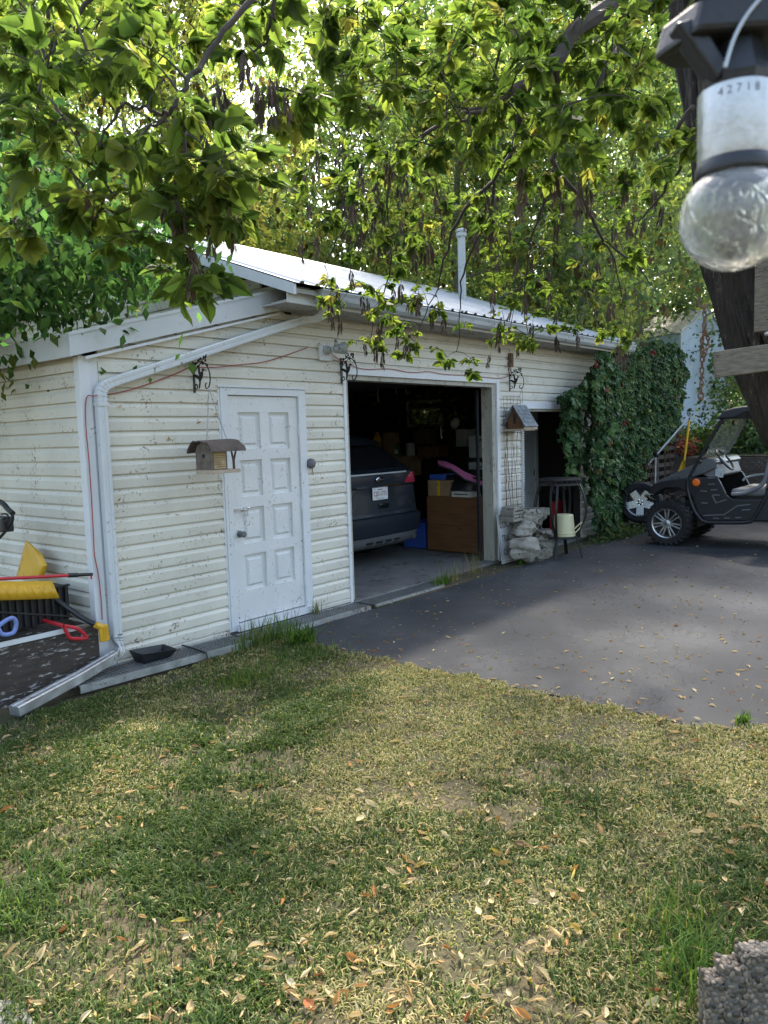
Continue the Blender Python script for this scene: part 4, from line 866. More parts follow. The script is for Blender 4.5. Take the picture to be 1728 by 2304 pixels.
MB().ball(em+Vector((0, -.006, 0)), .080, .009, .031, 20, 8).build('badge_field', M['carblack'], emo, smooth=True)
put_text('badge_script', 'Ford', .05, M['chrome'], em+Vector((0, -.0165, 0)), (1, 0, 0), (0, 0, 1), emo, .001)
pz = 1.0; pp = SB(0, .965, .022); plt = MB().box(pp.x-.155, pp.x+.155, pp.y-.006, pp.y, ZF+.885, ZF+1.045).build('licence_plate', M['white'], suv, bevel=.002)
put_text('plate_number', 'CJD-1773', .088, M['redink'], (pp.x, pp.y-.0075, ZF+.962), (1, 0, 0), (0, 0, 1), plt, .0005, sx=.74)
put_text('plate_heading', 'Alberta', .034, M['redink'], (pp.x, pp.y-.0075, ZF+1.022), (1, 0, 0), (0, 0, 1), plt, .0005)
put_text('plate_motto', 'Wild Rose Country', .018, M['greyink'], (pp.x, pp.y-.0075, ZF+.903), (1, 0, 0), (0, 0, 1), plt, .0005)
for dx in (-.11, .11): MB().lathe([(.006, 0), (.006, .003)], (pp.x+dx, pp.y-.006, ZF+1.03), (0, -1, 0), 8).build('plate_screw', M['blackink'], plt)
hm = SB(.06, .80, .012); MB().box(hm.x-.10, hm.x+.10, hm.y-.01, hm.y+.01, hm.z-.035, hm.z+.03).build('gate_handle_recess', M['carblack'], suv, bevel=.008)
MB().box(hm.x-.095, hm.x+.095, hm.y-.02, hm.y-.008, hm.z+.015, hm.z+.03).build('gate_handle', M['chrome'], suv, bevel=.003)
bpn = SB(-.56, .80, .012); put_text('model_lettering', 'EDGE', .055, M['chrome'], bpn+Vector((0, -.002, 0)), (1, .06, 0), (0, 0, 1), suv, .002, sx=1.25, spacing=1.15)
bpn = SB(.66, .86, .010); put_text('trim_lettering', 'SEL', .03, M['chrome'], bpn+Vector((0, 0, .012)), (1, .25, 0), (0, 0, 1), suv, .002); put_text('trim_lettering', 'AWD', .03, M['chrome'], bpn+Vector((0, 0, -.022)), (1, .25, 0), (0, 0, 1), suv, .002)
bmp = patch(.42, .64, -1.5, 1.5, .022, 6, 40).build('bumper', M['car'], suv, smooth=True)
patch(.25, .41, -1.1, 1.1, .018, 4, 30).build('lower_valance', M['cargrey'], suv, smooth=True)
for i in range(4): patch(.29, .35, -.34+i*.19, -.22+i*.19, .026, 2, 4).build('valance_slot', M['blackp'], bmp)
for sg in (-1, 1):
    e_ = SB(sg*.70, .33, .03); MB().lathe([(.055, -.12), (.055, .0), (.047, .0), (.045, -.1)], e_, (0, -1, 0), 18).build('exhaust_tip', M['chrome'], suv, smooth=True)
def wheel_parts(parent, c, axis, R_, w_, rim_mat, spokes, lug=0, rr=.56, dbl=True, nm='wheel', fat=.17):
    c = Vector(c); ax = Vector(axis).normalized(); x_, y_ = perp(ax); rim_r = R_*rr
    hub = MB(); hub.lathe([(R_*.09, -w_*.1), (R_*.09, w_*.42), (R_*.06, w_*.46), (0, w_*.46)], c, ax, 14, cap=False); o = hub.build(nm, rim_mat, parent, smooth=True)
    ty_ = MB(); ty_.lathe([(rim_r, -w_*.46), (R_*.72, -w_*.5), (R_*.9, -w_*.49), (R_*.975, -w_*.38), (R_, -w_*.2), (R_, w_*.2), (R_*.975, w_*.38), (R_*.9, w_*.49), (R_*.72, w_*.5), (rim_r, w_*.46)], c, ax, 40, cap=False)
    if lug:
        for i in range(lug):
            a = 2*math.pi*i/lug; d = x_*math.cos(a)+y_*math.sin(a); t = ax.cross(d)
            for sg in (-1, 1):
                a2 = a+(math.pi/lug if sg > 0 else 0); d = x_*math.cos(a2)+y_*math.sin(a2); t = ax.cross(d)
                ty_.obox(c+d*R_*.99+ax*(sg*w_*.28), ax*w_*.2+t*.006*sg, t*(R_*2*math.pi/lug*.28), d*R_*.028)
                ty_.obox(c+d*R_*.915+ax*(sg*w_*.475), ax*w_*.05, t*(R_*2*math.pi/lug*.25), d*R_*.06)
    ty_.build('tyre', M['tyre'], o, smooth=True)
    rm = MB(); rm.lathe([(rim_r*.9, -w_*.42), (rim_r*1.0, -w_*.45), (rim_r*1.03, w_*.44), (rim_r*1.0, w_*.47), (rim_r*.93, w_*.44), (rim_r*.90, w_*.1), (rim_r*.9, -w_*.42)], c, ax, 36, cap=False)
    rm.build('rim', rim_mat, o, smooth=True)
    MB().lathe([(0, w_*.02), (rim_r*.89, w_*.02)], c, ax, 24, cap=False).build('brake_shadow_disc', M['black'], o)
    for i in range(spokes):
        a = 2*math.pi*(i+.25)/spokes; d = x_*math.cos(a)+y_*math.sin(a); t = ax.cross(d)
        for k in ((-1, 1) if dbl else (0,)):
            s_ = MB(); wi = rim_r*(.055 if dbl else fat)
            p0 = c+d*rim_r*.16+t*k*rim_r*.05+ax*w_*.36; p1 = c+d*rim_r*.92+t*k*rim_r*.13+ax*w_*.40
            s_.obox((p0+p1)/2, (p1-p0)/2, t*wi, ax*w_*.035); s_.build('spoke', rim_mat, o, bevel=.004)
    MB().lathe([(rim_r*.24, w_*.30), (rim_r*.26, w_*.38), (rim_r*.15, w_*.43), (0, w_*.43)], c, ax, 18, cap=False).build('hub_cap', rim_mat, o, smooth=True)
    for i in range(5):
        a = 2*math.pi*i/5; d = x_*math.cos(a)+y_*math.sin(a); MB().lathe([(rim_r*.035, 0), (rim_r*.035, .012)], c+d*rim_r*.19+ax*w_*.41, ax, 6).build('lug_nut', M['chrome'], o)
    return o
for sg in (-1, 1):
    for yy_ in (2.05, 4.85): wheel_parts(suv, (XC+sg*.80, yy_, ZF+.36), (sg, 0, 0), .36, .24, M['alloy'], 5, 0, .62, False)
# ================================================================== clutter inside the garage
def lbox(x, a, b, dx, z0=None):   # box whose near face is on the plane X=x between two picture points
    p, q = lft(*a, x=x), lft(*b, x=x); return (x, x+dx, min(p.y, q.y), max(p.y, q.y), min(p.z, q.z) if z0 is None else z0, max(p.z, q.z))
cab = empty('wooden_cabinet', (6.35, .87, ZF), 'brown knotty wooden cabinet standing just inside the bay on the right', 'cabinet')
cb = lbox(6.1, c4(875, 1195), c4(1280, 1640), .45, ZF+.012); MB().box(*cb).build('cabinet_body', M['wood_b'], cab, bevel=.006)
ym = (cb[2]+cb[3])/2
MB().box(6.082, 6.0985, cb[2]+.004, cb[3]-.004, .33, cb[5]-.01).build('upper_panel', M['wood_b'], cab, bevel=.003); MB().box(6.082, 6.0985, cb[2]+.004, cb[3]-.004, ZF+.03, .32).build('lower_panel', M['wood_b'], cab, bevel=.003)
for a in ((1125, 1440), (1080, 1372), (1165, 1378), (1240, 1270)):
    q = lft(*c4(*a), x=6.081); MB().lathe([(.013 if a[0] == 1125 else .006, 0), (.013 if a[0] == 1125 else .006, .002)], q, (-1, 0, 0), 10).build('knot_hole', M['blackink'], cab)
bx1 = lbox(6.18, c4(880, 1075), c4(1045, 1192), .3, cb[5]+.001); bo = MB().box(*bx1).build('cardboard_box', M['cardb'], None, label='brown cardboard box standing on the wooden cabinet', cat='box')
MB().box(6.176, 6.1795, (bx1[2]+bx1[3])/2-.025, (bx1[2]+bx1[3])/2+.025, bx1[4]+.002, bx1[5]).build('packing_tape', M['yellow'], bo)
b2 = lbox(6.12, c4(1060, 1160), c4(1205, 1205), .25, cb[5]+.001); bo2 = MB().box(*b2).build('flat_box', M['paper'], None, label='flat white printed box on the front of the wooden cabinet', cat='box')
MB().box(6.117, 6.1195, b2[2]+.05, b2[3]-.04, b2[4]+.03, b2[4]+.05).build('printed_stripe', M['greyink'], bo2)
bo3 = lbox(6.28, c4(890, 1030), c4(1010, 1075), .25, bx1[5]+.002); MB().box(*bo3).build('blue_bin', M['blue'], None, bevel=.01, label='blue plastic bin resting on the cardboard box', cat='bin')
pk = empty('foam_mat', lft(*c4(1140, 1020), x=6.3), 'pink foam mat with black toothed edge draped over the cabinet pile', 'mat')
rows = []; u0 = [(955, 925), (1010, 930), (1080, 960), (1160, 1010), (1240, 1045), (1310, 1075), (1360, 1100)]; u1 = [(965, 955), (1050, 985), (1100, 1020), (1160, 1065), (1215, 1085), (1270, 1105), (1330, 1130)]
for t in np.linspace(0, 1, 5): rows.append([lft(*c4(a[0]*(1-t)+b[0]*t, a[1]*(1-t)+b[1]*t), x=6.42-.22*t) for a, b in zip(u0, u1)])
sheet(rows, .02, 'mat_top', M['pink'], pk)
tm = MB()
for i in range(30):
    t = i/29*5.8; k = int(t); f = t-k; a = u1[k]; b = u1[k+1]; q = lft(*c4(a[0]*(1-f)+b[0]*f, a[1]*(1-f)+b[1]*f+6), x=6.19); tm.ball(q, .012, .014, .02, 6, 4)
tm.build('toothed_edge', M['blackp'], pk)
rock(lft(*c4(1130, 1110), x=6.45), .25, .50, .14, 31).build('black_sack', M['blackp'], None, smooth=True, label='heap of black plastic sheeting under the pink foam mat', cat='sheeting')
ttb = lbox(6.2, c4(690, 1400), c4(860, 1590), .4, ZF+.002); tt = empty('storage_tote', (6.4, ttb[2]+.2, ZF), 'dark blue storage tote on the floor between the car and the cabinet', 'tote')
MB().box(*ttb).build('tote_body', M['blue'], tt, bevel=.02); MB().box(6.18, 6.62, ttb[2]-.015, ttb[3]+.015, ttb[5]+.001, ttb[5]+.03).build('tote_lid', M['blue'], tt, bevel=.008)
shf = empty('wall_shelf', lft(*c4(680, 905), x=8.4), 'wooden shelf with jugs on the far wall of the garage', 'shelf')
s1 = lbox(8.4, c4(610, 893), c4(745, 922), .4); MB().box(8.4, 9.05, s1[2], s1[3]+2.2, s1[4], s1[5]).build('shelf_board', M['cardb'], shf)
for yy_ in (s1[2]+.05, s1[3]+2.1): MB().box(8.95, 9.06, yy_-.03, yy_+.03, ZF, s1[4]).build('shelf_upright', M['dark_in'], shf)
for nm, lab, a, b, mt_ in (('oil_jug', 'green oil jug standing on the far garage shelf', (612, 795), (660, 888), 'green'), ('oil_jug', 'second green jug left of the first on the far garage shelf', (565, 805), (600, 890), 'green'),
                           ('yellow_jug', 'yellow jug standing above the car roof on the far shelf', (440, 710), (520, 800), 'yellow'), ('parts_box', 'pale cardboard parts box behind the green jugs', (545, 718), (625, 790), 'cardb')):
    q = lbox(8.5, c4(*a), c4(*b), .15, s1[5]+.001); cx, cy, hh = 8.58, (q[2]+q[3])/2, q[5]-q[4]; rr = (q[3]-q[2])/2*.8
    o = empty(nm, (cx, cy, q[4]), lab, 'jug' if 'jug' in nm else 'box')
    if 'jug' in nm: MB().lathe([(rr, 0), (rr, hh*.65), (rr*.5, hh*.85), (rr*.35, hh*.88), (rr*.35, hh)], (cx, cy, q[4]), (0, 0, 1), 10).build('jug_body', M[mt_], o, smooth=True); MB().box(cx-rr-.004, cx-rr+.01, cy-rr*.6, cy+rr*.6, q[4]+hh*.15, q[4]+hh*.5).build('jug_label', M['paper'], o)
    else: MB().box(cx-.1, cx+.1, cy-rr*1.2, cy+rr*1.2, q[4], q[5]).build('box_body', M[mt_], o); MB().box(cx-.1, cx+.1, cy-.02, cy+.02, q[5]+.0005, q[5]+.003).build('packing_tape', M['paper'], o)
for lab, a, b, x in (('dull white appliance standing at the right of the bay', (1185, 740), (1330, 905), 7.6), ('low white freezer top at the right of the bay', (1185, 940), (1330, 995), 7.5)):
    q = lbox(x, c4(*a), c4(*b), .5); o = empty('appliance', (x+.25, (q[2]+q[3])/2, q[4]), lab, 'appliance'); MB().box(*q).build('cabinet_shell', M['gutter'], o, bevel=.015); MB().box(x-.012, x-.001, q[2]+.05, q[2]+.2, q[5]-.08, q[5]-.06).build('handle', M['chrome'], o)
    MB().box(x+.02, x+.48, q[2]+.02, q[3]-.02, ZF, q[4]-.001).build('base', M['dark_in'], o)
for k, (nm, lab, a, b, mt_) in enumerate((('paint_tin', 'dull paint tin at the right of the far shelf', (690, 800), (735, 890), 'gutter'), ('storage_box', 'dark storage box under the small end window', (770, 700), (870, 800), 'wood_d'), ('storage_box', 'brown box stacked low behind the tail light', (660, 930), (760, 1040), 'cardb'), ('work_lamp', 'pale rag bundle hanging right of the small window', (1025, 610), (1075, 680), 'paper'), ('storage_box', 'grey crate between the window and the right track', (1090, 700), (1170, 820), 'gutter'), ('storage_box', 'long dark chest beneath the small window', (800, 830), (960, 900), 'wood_b'))):
    q = lbox(8.3, c4(*a), c4(*b), .3); o = empty(nm if nm != 'work_lamp' else 'rag_bundle', (8.45, (q[2]+q[3])/2, q[4]), lab, 'box' if 'box' in nm else 'tin' if 'tin' in nm else 'rags')
    if 'tin' in nm: MB().lathe([(.09, 0), (.09, q[5]-q[4]), (.08, q[5]-q[4]+.005)], (8.45, (q[2]+q[3])/2, q[4]), (0, 0, 1), 14).build('body', M[mt_], o, smooth=True); MB().lathe([(.095, 0), (.095, .015)], (8.45, (q[2]+q[3])/2, q[5]), (0, 0, 1), 14).build('lid', M['steel'], o)
    elif 'box' in nm: MB().box(*q).build('body', M[mt_], o, bevel=.01); MB().box(q[0]-.01, q[1]+.01, q[2]-.01, q[3]+.01, q[5]+.001, q[5]+.02).build('lid', M[mt_], o)
    else: rock((8.45, (q[2]+q[3])/2, (q[4]+q[5])/2), .08, (q[3]-q[2])/2, (q[5]-q[4])/2, 77).build('cloth', M[mt_], o, smooth=True)
# hanging things under the joists
for i, (a, b) in enumerate((((640, 320), (645, 430)), ((700, 320), (725, 430)), ((505, 360), (505, 490)), ((980, 670), (985, 760)))):
    p, q = lft(*c4(*a), x=7.5), lft(*c4(*b), x=7.5); MB().tube([p, (p+q)/2+Vector((0, .01, 0)), q], .012, 6).build('hanging_rod', M['gutter'], None, label=['pale rod hanging from the joists left of the back window', 'slanted rod hanging beside another under the joists', 'short rod hanging above the car roof', 'thin white rod hanging below the back window'][i], cat='rod')
MB().box(*lbox(8.9, c4(760, 505), c4(1000, 520), .03)).build('curtain_rail', M['black'], None, label='dark rail across the small window in the end wall', cat='rail')
# second bay: pale door, shelves, cans
dr = empty('inner_door', fac(*cS(500, 1450), y=.9), 'plain grey inner door standing open inside the second bay', 'door')
a, b = fac(*cS(415, 500), y=.9), fac(*cS(575, 1500), y=.9); MB().box(a.x, b.x, .9, .94, ZF, 1.98).build('door_leaf', M['gutter'], dr); MB().box(b.x+.002, b.x+.10, .88, .96, ZF, 1.98).build('door_stile', M['gutter'], dr); MB().box(b.x-.06, b.x-.03, .885, .899, .9, 1.0).build('latch', M['chrome'], dr)
sf = empty('storage_rack', (8.6, 1.6, ZF), 'dark wooden rack of shelves at the back of the second bay', 'rack'); a, b = fac(*cS(640, 560), y=1.5), fac(*cS(1250, 560), y=1.5)
for v in (560, 830, 1090): z = fac(*cS(850, v), y=1.5).z; MB().box(a.x, min(9.05, b.x), 1.5, 1.9, z-.03, z).build('shelf_board', M['dark_in'], sf)
for x in (a.x, min(9.05, b.x)-.04): MB().box(x-.002, x+.042, 1.49, 1.91, ZF, 2.2).build('upright', M['wood_b'], sf)
for nm, lab, a, b, mt_, y in (('fuel_can', 'red plastic fuel can behind the bar table', (850, 1350), (975, 1540), 'redp', .6), ('fuel_can', 'second red fuel can deeper in the second bay', (800, 1400), (870, 1540), 'redp', 1.0), ('small_can', 'small red can on the rack of the second bay', (895, 705), (945, 760), 'redp', 1.45), ('small_can', 'pale square can on the lowest shelf of the rack', (765, 1020), (838, 1088), 'paper', 1.45), ('small_can', 'round pale tin on the lowest shelf of the rack', (690, 1025), (748, 1088), 'paper', 1.45), ('small_can', 'orange tin beside the hanging creeper shoots', (920, 980), (985, 1075), 'orange', 1.45), ('wall_plaque', 'faded red and white plaque under the lintel of the second bay', (575, 225), (700, 335), 'redp', 1.2)):
    p, q = fac(*cS(*a), y=y), fac(*cS(*b), y=y); o = empty(nm, ((p.x+q.x)/2, y, q.z), lab, nm.split('_')[1]); z0 = min(q.z, p.z)
    if nm == 'fuel_can': z0 = ZF
    MB().box(p.x, q.x, y, y+.15, z0, p.z-(.04 if 'can' in nm else 0)).build('body', M[mt_], o, bevel=.012)
    if 'can' in nm: MB().lathe([(.03, 0), (.022, .035), (.012, .045)], ((p.x+q.x)/2, y+.07, p.z-.04), (0, 0, 1), 10).build('spout', M[mt_], o)
    else: MB().box(p.x+.03, q.x-.03, y-.004, y-.001, z0+.03, z0+.09).build('white_band', M['paper'], o)
# ================================================================== side by side buggy
UX = 8.42
def U(x, y, X=UX): return lft(*cA(x, y), x=X)
wc = U(565, 1425); zg = ZA; RW = .335
bu = empty('utility_buggy', (9.1, wc.y-1.0, ZA), 'black open side by side buggy with alloy wheels and roll cage by the creeper', 'buggy')
for X, sg in ((UX+.13, -1), (9.70, 1)):
    for yy_ in (wc.y, wc.y-1.95): wheel_parts(bu, (X, yy_, ZA+RW), (sg, 0, 0), RW, .25, M['alloy'], 7, 26, .66, True)
XN, XF = UX+.05, 9.80
def slab(pts, x0, x1, name, mat, bev=.01, par=None): return MB().prism([(x0, q.y, q.z) for q in [U(*p, X=x0 if p[0] < 99999 else x0) for p in pts]], (x1-x0, 0, 0)).build(name, mat, par or bu, bevel=bev)
fend = [(372, 1095), (385, 1050), (440, 990), (560, 960), (800, 925), (800, 1010), (790, 1110), (770, 1075), (700, 1040), (560, 1040), (480, 1080), (450, 1105)]
slab(fend, XN, XN+.30, 'fender', M['utvb'], .015); q = [U(*p, X=XN) for p in fend]; MB().prism([(XF-.3, v.y, v.z) for v in q], (.3, 0, 0)).build('fender', M['utvb'], bu, bevel=.015)
hood = [(425, 1000), (470, 965), (600, 902), (830, 800), (1000, 715), (1060, 722), (1095, 760), (1080, 830), (980, 880), (830, 930), (600, 965), (470, 990)]
hv = [U(*p, X=XN) for p in hood]; MB().prism([(XN+.03, v.y, v.z) for v in hv], (XF-XN-.06, 0, 0)).build('hood', M['utv'], bu, bevel=.035, seg=3)
for k, p in enumerate(((630, 935), (705, 925), (520, 975))): v = U(*p, X=XN+.028); MB().lathe([(.014, 0), (.014, .004)], v, (-1, 0, 0), 8).build('hood_rivet', M['black'], bu)
grl = U(400, 1080, X=XN); MB().box(XN+.25, XF-.25, grl.y-.14, grl.y-.02, grl.z-.05, grl.z+.10).build('grille', M['blackp'], bu, bevel=.02)
side = [(800, 930), (1000, 922), (1105, 912), (1150, 985), (1215, 1120), (1270, 1155), (1400, 1165), (2600, 1150), (2600, 1390), (1440, 1392), (985, 1398), (905, 1300), (850, 1150), (800, 1040)]
sv_ = [U(*p, X=XN) for p in side]
sp0 = MB().prism([(XN, v.y, v.z) for v in sv_], (.05, 0, 0)).build('side_panel', M['utvb'], bu, bevel=.012); MB().prism([(XF-.05, v.y, v.z) for v in sv_], (.05, 0, 0)).build('side_panel', M['utvb'], bu, bevel=.012)
for (a, b) in (((1010, 932), (1090, 932)), ((1015, 1000), (1085, 997)), ((1045, 1060), (1110, 1057)), ((1060, 1115), (1140, 1115)), ((935, 1070), (1000, 1076)), ((945, 1198), (1010, 1202)), ((1095, 1200), (1210, 1165)), ((1060, 1115), (1098, 1195)), ((965, 1335), (1180, 1325)), ((1070, 1362), (1130, 1366)), ((1190, 1362), (1250, 1362)), ((1310, 1357), (1370, 1357)), ((1380, 1275), (1470, 1270)), ((1180, 1330), (1330, 1230)), ((1330, 1230), (1470, 1215))):
    MB().bar(U(*a, X=XN-.006), U(*b, X=XN-.006), .016, .014, up=(-1, 0, 0)).build('moulded_rib', M['cargrey'], sp0)  # grey instead of the panel's black, painting in the glint on rib edges
fl0 = U(1000, 1390, X=XN); MB().box(XN+.051, XF-.051, wc.y-2.2, U(880, 1300, X=XN).y, fl0.z+.01, fl0.z+.10).build('floor_pan', M['utvb'], bu)
MB().box(XN+.35, XF-.35, wc.y-.35, wc.y+.30, ZA+.25, ZA+.60).build('front_frame', M['black'], bu, bevel=.02)
MB().tube([(UX+.26, wc.y, ZA+RW), (9.56, wc.y, ZA+RW)], .035, 10).build('front_axle', M['black'], bu)
for X in (XN+.34, XF-.34): MB().lathe([(.04, 0), (.04, .38)], (X, wc.y-.05, ZA+.32), (0, -.15, 1), 12).build('shock_absorber', M['greyink'], bu, smooth=True)
def cage(pts, X, r_=.028, name='roll_cage_tube', mat=M['black']): return MB().tube(smooth_curve([Vector((X, v.y, v.z)) for v in [U(*p, X=XN) for p in pts]], 5), r_, 10).build(name, mat, bu, smooth=True)
for X in (XN+.0, XF-.0):
    cage([(800, 960), (795, 1050), (850, 1240), (910, 1340), (975, 1400), (1100, 1412), (1420, 1408), (1500, 1370), (1600, 1200), (1680, 1020), (1760, 800), (1800, 500)], X, .026)
    pl_o = cage([(805, 935), (980, 600), (1150, 320), (1200, 245)], X+(.04 if X < 9 else -.04), .026, 'windshield_pillar')
    for p in ((985, 605), (905, 775), (1150, 345)): v = U(*p, X=XN); v2 = U(p[0]+17, p[1]-32, X=XN); MB().tube([(X+(.04 if X < 9 else -.04), v.y, v.z), (X+(.04 if X < 9 else -.04), v2.y, v2.z)], .036, 10).build('pillar_clamp', M['black'], pl_o, smooth=True)
rfp = [(1112, 303), (1140, 262), (1200, 205), (1280, 178), (1400, 160), (1800, 150), (2300, 170), (2300, 215), (1800, 200), (1420, 235), (1300, 290), (1190, 300)]
rv = [U(*p, X=XN) for p in rfp]; MB().prism([(XN-.02, v.y, v.z) for v in rv], (XF-XN+.04, 0, 0)).build('roof', M['blackp'], bu, bevel=.03, seg=3)
wsa = [U(*p, X=XN) for p in ((960, 700), (1180, 290))]
MB().add([(XN+.07, wsa[0].y, wsa[0].z), (XF-.07, wsa[0].y, wsa[0].z), (XF-.07, wsa[1].y, wsa[1].z), (XN+.07, wsa[1].y, wsa[1].z)]+[(XN+.07, wsa[0].y-.008, wsa[0].z), (XF-.07, wsa[0].y-.008, wsa[0].z), (XF-.07, wsa[1].y-.008, wsa[1].z), (XN+.07, wsa[1].y-.008, wsa[1].z)], [(0, 1, 2, 3), (7, 6, 5, 4), (0, 4, 5, 1), (1, 5, 6, 2), (2, 6, 7, 3), (3, 7, 4, 0)]).build('windshield', M['glass'], bu)
v = U(1300, 335, X=9.0); MB().box(8.93, 9.1, v.y-.02, v.y+.02, v.z-.04, v.z+.03).build('rear_view_mirror', M['blackp'], bu, bevel=.01)
sc = U(1198, 735, X=8.80); sx_, sn = Vector((1, 0, 0)), Vector((0, -.80, .60)).normalized(); sy_ = sn.cross(sx_)
stw = MB(); stw.tube([sc+sx_*.175*math.cos(t)+sy_*.175*math.sin(t) for t in np.linspace(0, 2*math.pi, 28)], .015, 8, cap=False); so_ = stw.build('steering_wheel', M['blackp'], bu, smooth=True)
for a in (.5, 2.6, 4.7): MB().bar(sc-sn*.02, sc+(sx_*math.cos(a)+sy_*math.sin(a))*.17, .03, .01, up=sn).build('wheel_spoke', M['gutter'], so_)
MB().tube([sc-sn*.03, sc-sn*.45], .03, 10).build('steering_column', M['black'], so_, smooth=True)
da, db = U(960, 760, X=8.55), U(1150, 905, X=8.55); MB().prism([(8.55, da.y, da.z), (8.55, U(1100, 770, X=8.55).y, U(1100, 770, X=8.55).z), (8.55, db.y, db.z), (8.55, U(1050, 940, X=8.55).y, U(1050, 940, X=8.55).z), (8.55, U(960, 900, X=8.55).y, U(960, 900, X=8.55).z)], (1.1, 0, 0)).build('dashboard', M['seat'], bu, bevel=.02)
v = U(1130, 875, X=8.53); MB().box(8.53, 8.549, v.y-.06, v.y+.05, v.z-.07, v.z+.05).build('dash_panel', M['gutter'], bu, bevel=.006)
for X in (8.58, 9.2):
    a, b = U(1260, 1050, X=8.58), U(1640, 1120, X=8.58); MB().box(X, X+.48, b.y-.05, a.y, b.z-.02, a.z+.005).build('seat_cushion', M['seat'], bu, bevel=.04, seg=3)
    MB().box(X+.05, X+.43, b.y-.06, a.y-.05, b.z-.12, b.z-.021).build('seat_base', M['utvb'], bu)
    v0, v1 = U(1640, 1060, X=8.58), U(1750, 700, X=8.58); MB().prism([(X, v0.y+.03, v0.z), (X, v0.y-.12, v0.z), (X, v1.y-.12, v1.z), (X, v1.y, v1.z)], (.48, 0, 0)).build('seat_back', M['seat'], bu, bevel=.03)
hb = [(1270, 1105), (1400, 1095), (1540, 1040), (1610, 985), (1640, 900), (1665, 800), (1700, 650)]
MB().tube(smooth_curve([U(*p, X=8.52) for p in hb], 5), .028, 10).build('hip_guard', M['seat'], bu, smooth=True)
MB().tube(smooth_curve([U(*p, X=9.1) for p in ((1390, 960), (1420, 930), (1500, 905), (1640, 885))], 4), .016, 8).build('grab_bar', M['gutter'], bu, smooth=True)
v = U(890, 980, X=XN-.004); MB().lathe([(.055, 0), (.055, .012), (.045, .022), (0, .026)], v, (-1, 0, 0), 20, cap=False).build('orange_reflector', M['orange'], bu, smooth=True)
fb = MB(); v = U(360, 1140, X=8.75); fb.tube(smooth_curve([(8.7, v.y-.15, v.z-.05), (8.75, v.y, v.z+.02), (9.1, v.y+.05, v.z+.02), (9.5, v.y, v.z+.02), (9.55, v.y-.15, v.z-.05)], 4), .022, 8); fb.build('front_bumper', M['black'], bu, smooth=True)
MB().box(8.72, 8.80, v.y-.06, v.y+.03, v.z-.0, v.z+.05).build('tow_bracket', M['chrome'], bu, bevel=.006)
# ================================================================== behind the buggy
v = lft(*cA(295, 1195), x=9.8); sw0 = empty('spare_wheel', (9.8, v.y, v.z-.38), 'truck wheel with chrome rim leaning upright in the creeper', 'wheel')
wheel_parts(sw0, v, (-.95, -.25, .12), .355, .25, M['chromew'], 5, 0, .66, False, nm='wheel_hub', fat=.27)
pz_ = empty('telescopic_pole', lft(*cA(445, 950), x=11.0), 'silver telescopic pole propped on a dark stand beside the buggy', 'pole')
MB().tube([lft(*cA(350, 812), x=11.0), lft(*cA(800, 295), x=11.3), ], .017, 8).build('thick_section', M['metalw'], pz_, smooth=True)
MB().tube([lft(*cA(800, 295), x=11.3), lft(*cA(1002, 58), x=11.45)], .007, 6).build('thin_section', M['metalw'], pz_, smooth=True)
MB().tube([lft(*cA(452, 690), x=11.06), lft(*cA(445, 1180), x=11.06)], .019, 8).build('stand', M['steel'], pz_, smooth=True); v = lft(*cA(462, 685), x=11.04); MB().ball(v, .045, .05, .045).build('clamp', M['blackp'], pz_)
sh_ = empty('yellow_shovel', lft(*cA(690, 900), x=11.4), 'yellow shovel with black top grip standing behind the buggy', 'shovel')
S_ = lambda x, y: lft(*cA(x, y), x=11.4)
MB().tube([S_(815, 310), S_(800, 430), S_(780, 600), S_(760, 745)], .020, 8).build('shaft', M['yellow'], sh_, smooth=True)
MB().tube([S_(813, 320), S_(818, 275), S_(795, 245), S_(792, 212), S_(860, 212), S_(855, 245), S_(818, 275)], .012, 7).build('top_grip', M['blackp'], sh_, smooth=True)
rows = [[S_(745-60*t+(770-745+10*t)*s_*1.0+45*s_*t, 735+150*t+20*s_*t)+Vector((.03*math.sin(3.14*s_), 0, 0)) for s_ in np.linspace(0, 1, 7)] for t in np.linspace(0, 1, 5)]
sheet(rows, .006, 'blade', M['yellow'], sh_)
# retaining timbers
for i, (z0, z1) in enumerate(((-.14, .20), (.205, .48), (.485, .76), (.765, 1.03))):
    MB().prism([(12.35, .2, z0), (12.55, .2, z0), (13.1, -7.5, z0), (12.9, -7.5, z0)], (0, 0, z1-z0)).build('retaining_timber', M['wood_d'], None, label=['lowest dark timber of the garden retaining wall', 'second dark timber from the bottom of the garden retaining wall', 'third dark timber up in the garden retaining wall', 'topmost dark timber of the garden retaining wall'][i], cat='timber', group='retaining wall timbers')
# portable shelter with white tarp
pk0 = dep(*c6(735, 185), 20.0); el_, er_ = dep(*c6(572, 400), 20.0), dep(*c6(930, 420), 20.0); vd = Vector((ray(1580, 900).x, ray(1580, 900).y, 0)).normalized(); side_ = Vector((vd.y, -vd.x, 0))
nrm_ = (side_*math.sin(R(58))-vd*math.cos(R(58))); tang = Vector((-nrm_.y, nrm_.x, 0))   # face normal and face width direction
if tang.dot(side_) < 0: tang = -tang
hw = 1.12; back = -nrm_*5.0; zgr = 1.40; ctr = Vector((pk0.x, pk0.y, 0))
she = empty('tarp_shelter', (ctr.x, ctr.y, zgr), 'portable shelter with pale blue white tarp front behind the creeper', 'shelter')
ez = el_.z-.02
fp = [ctr-tang*hw+Vector((0, 0, zgr)), ctr+tang*hw+Vector((0, 0, zgr)), ctr+tang*hw+Vector((0, 0, ez)), ctr+Vector((0, 0, pk0.z)), ctr-tang*hw+Vector((0, 0, ez))]
gmsh = []
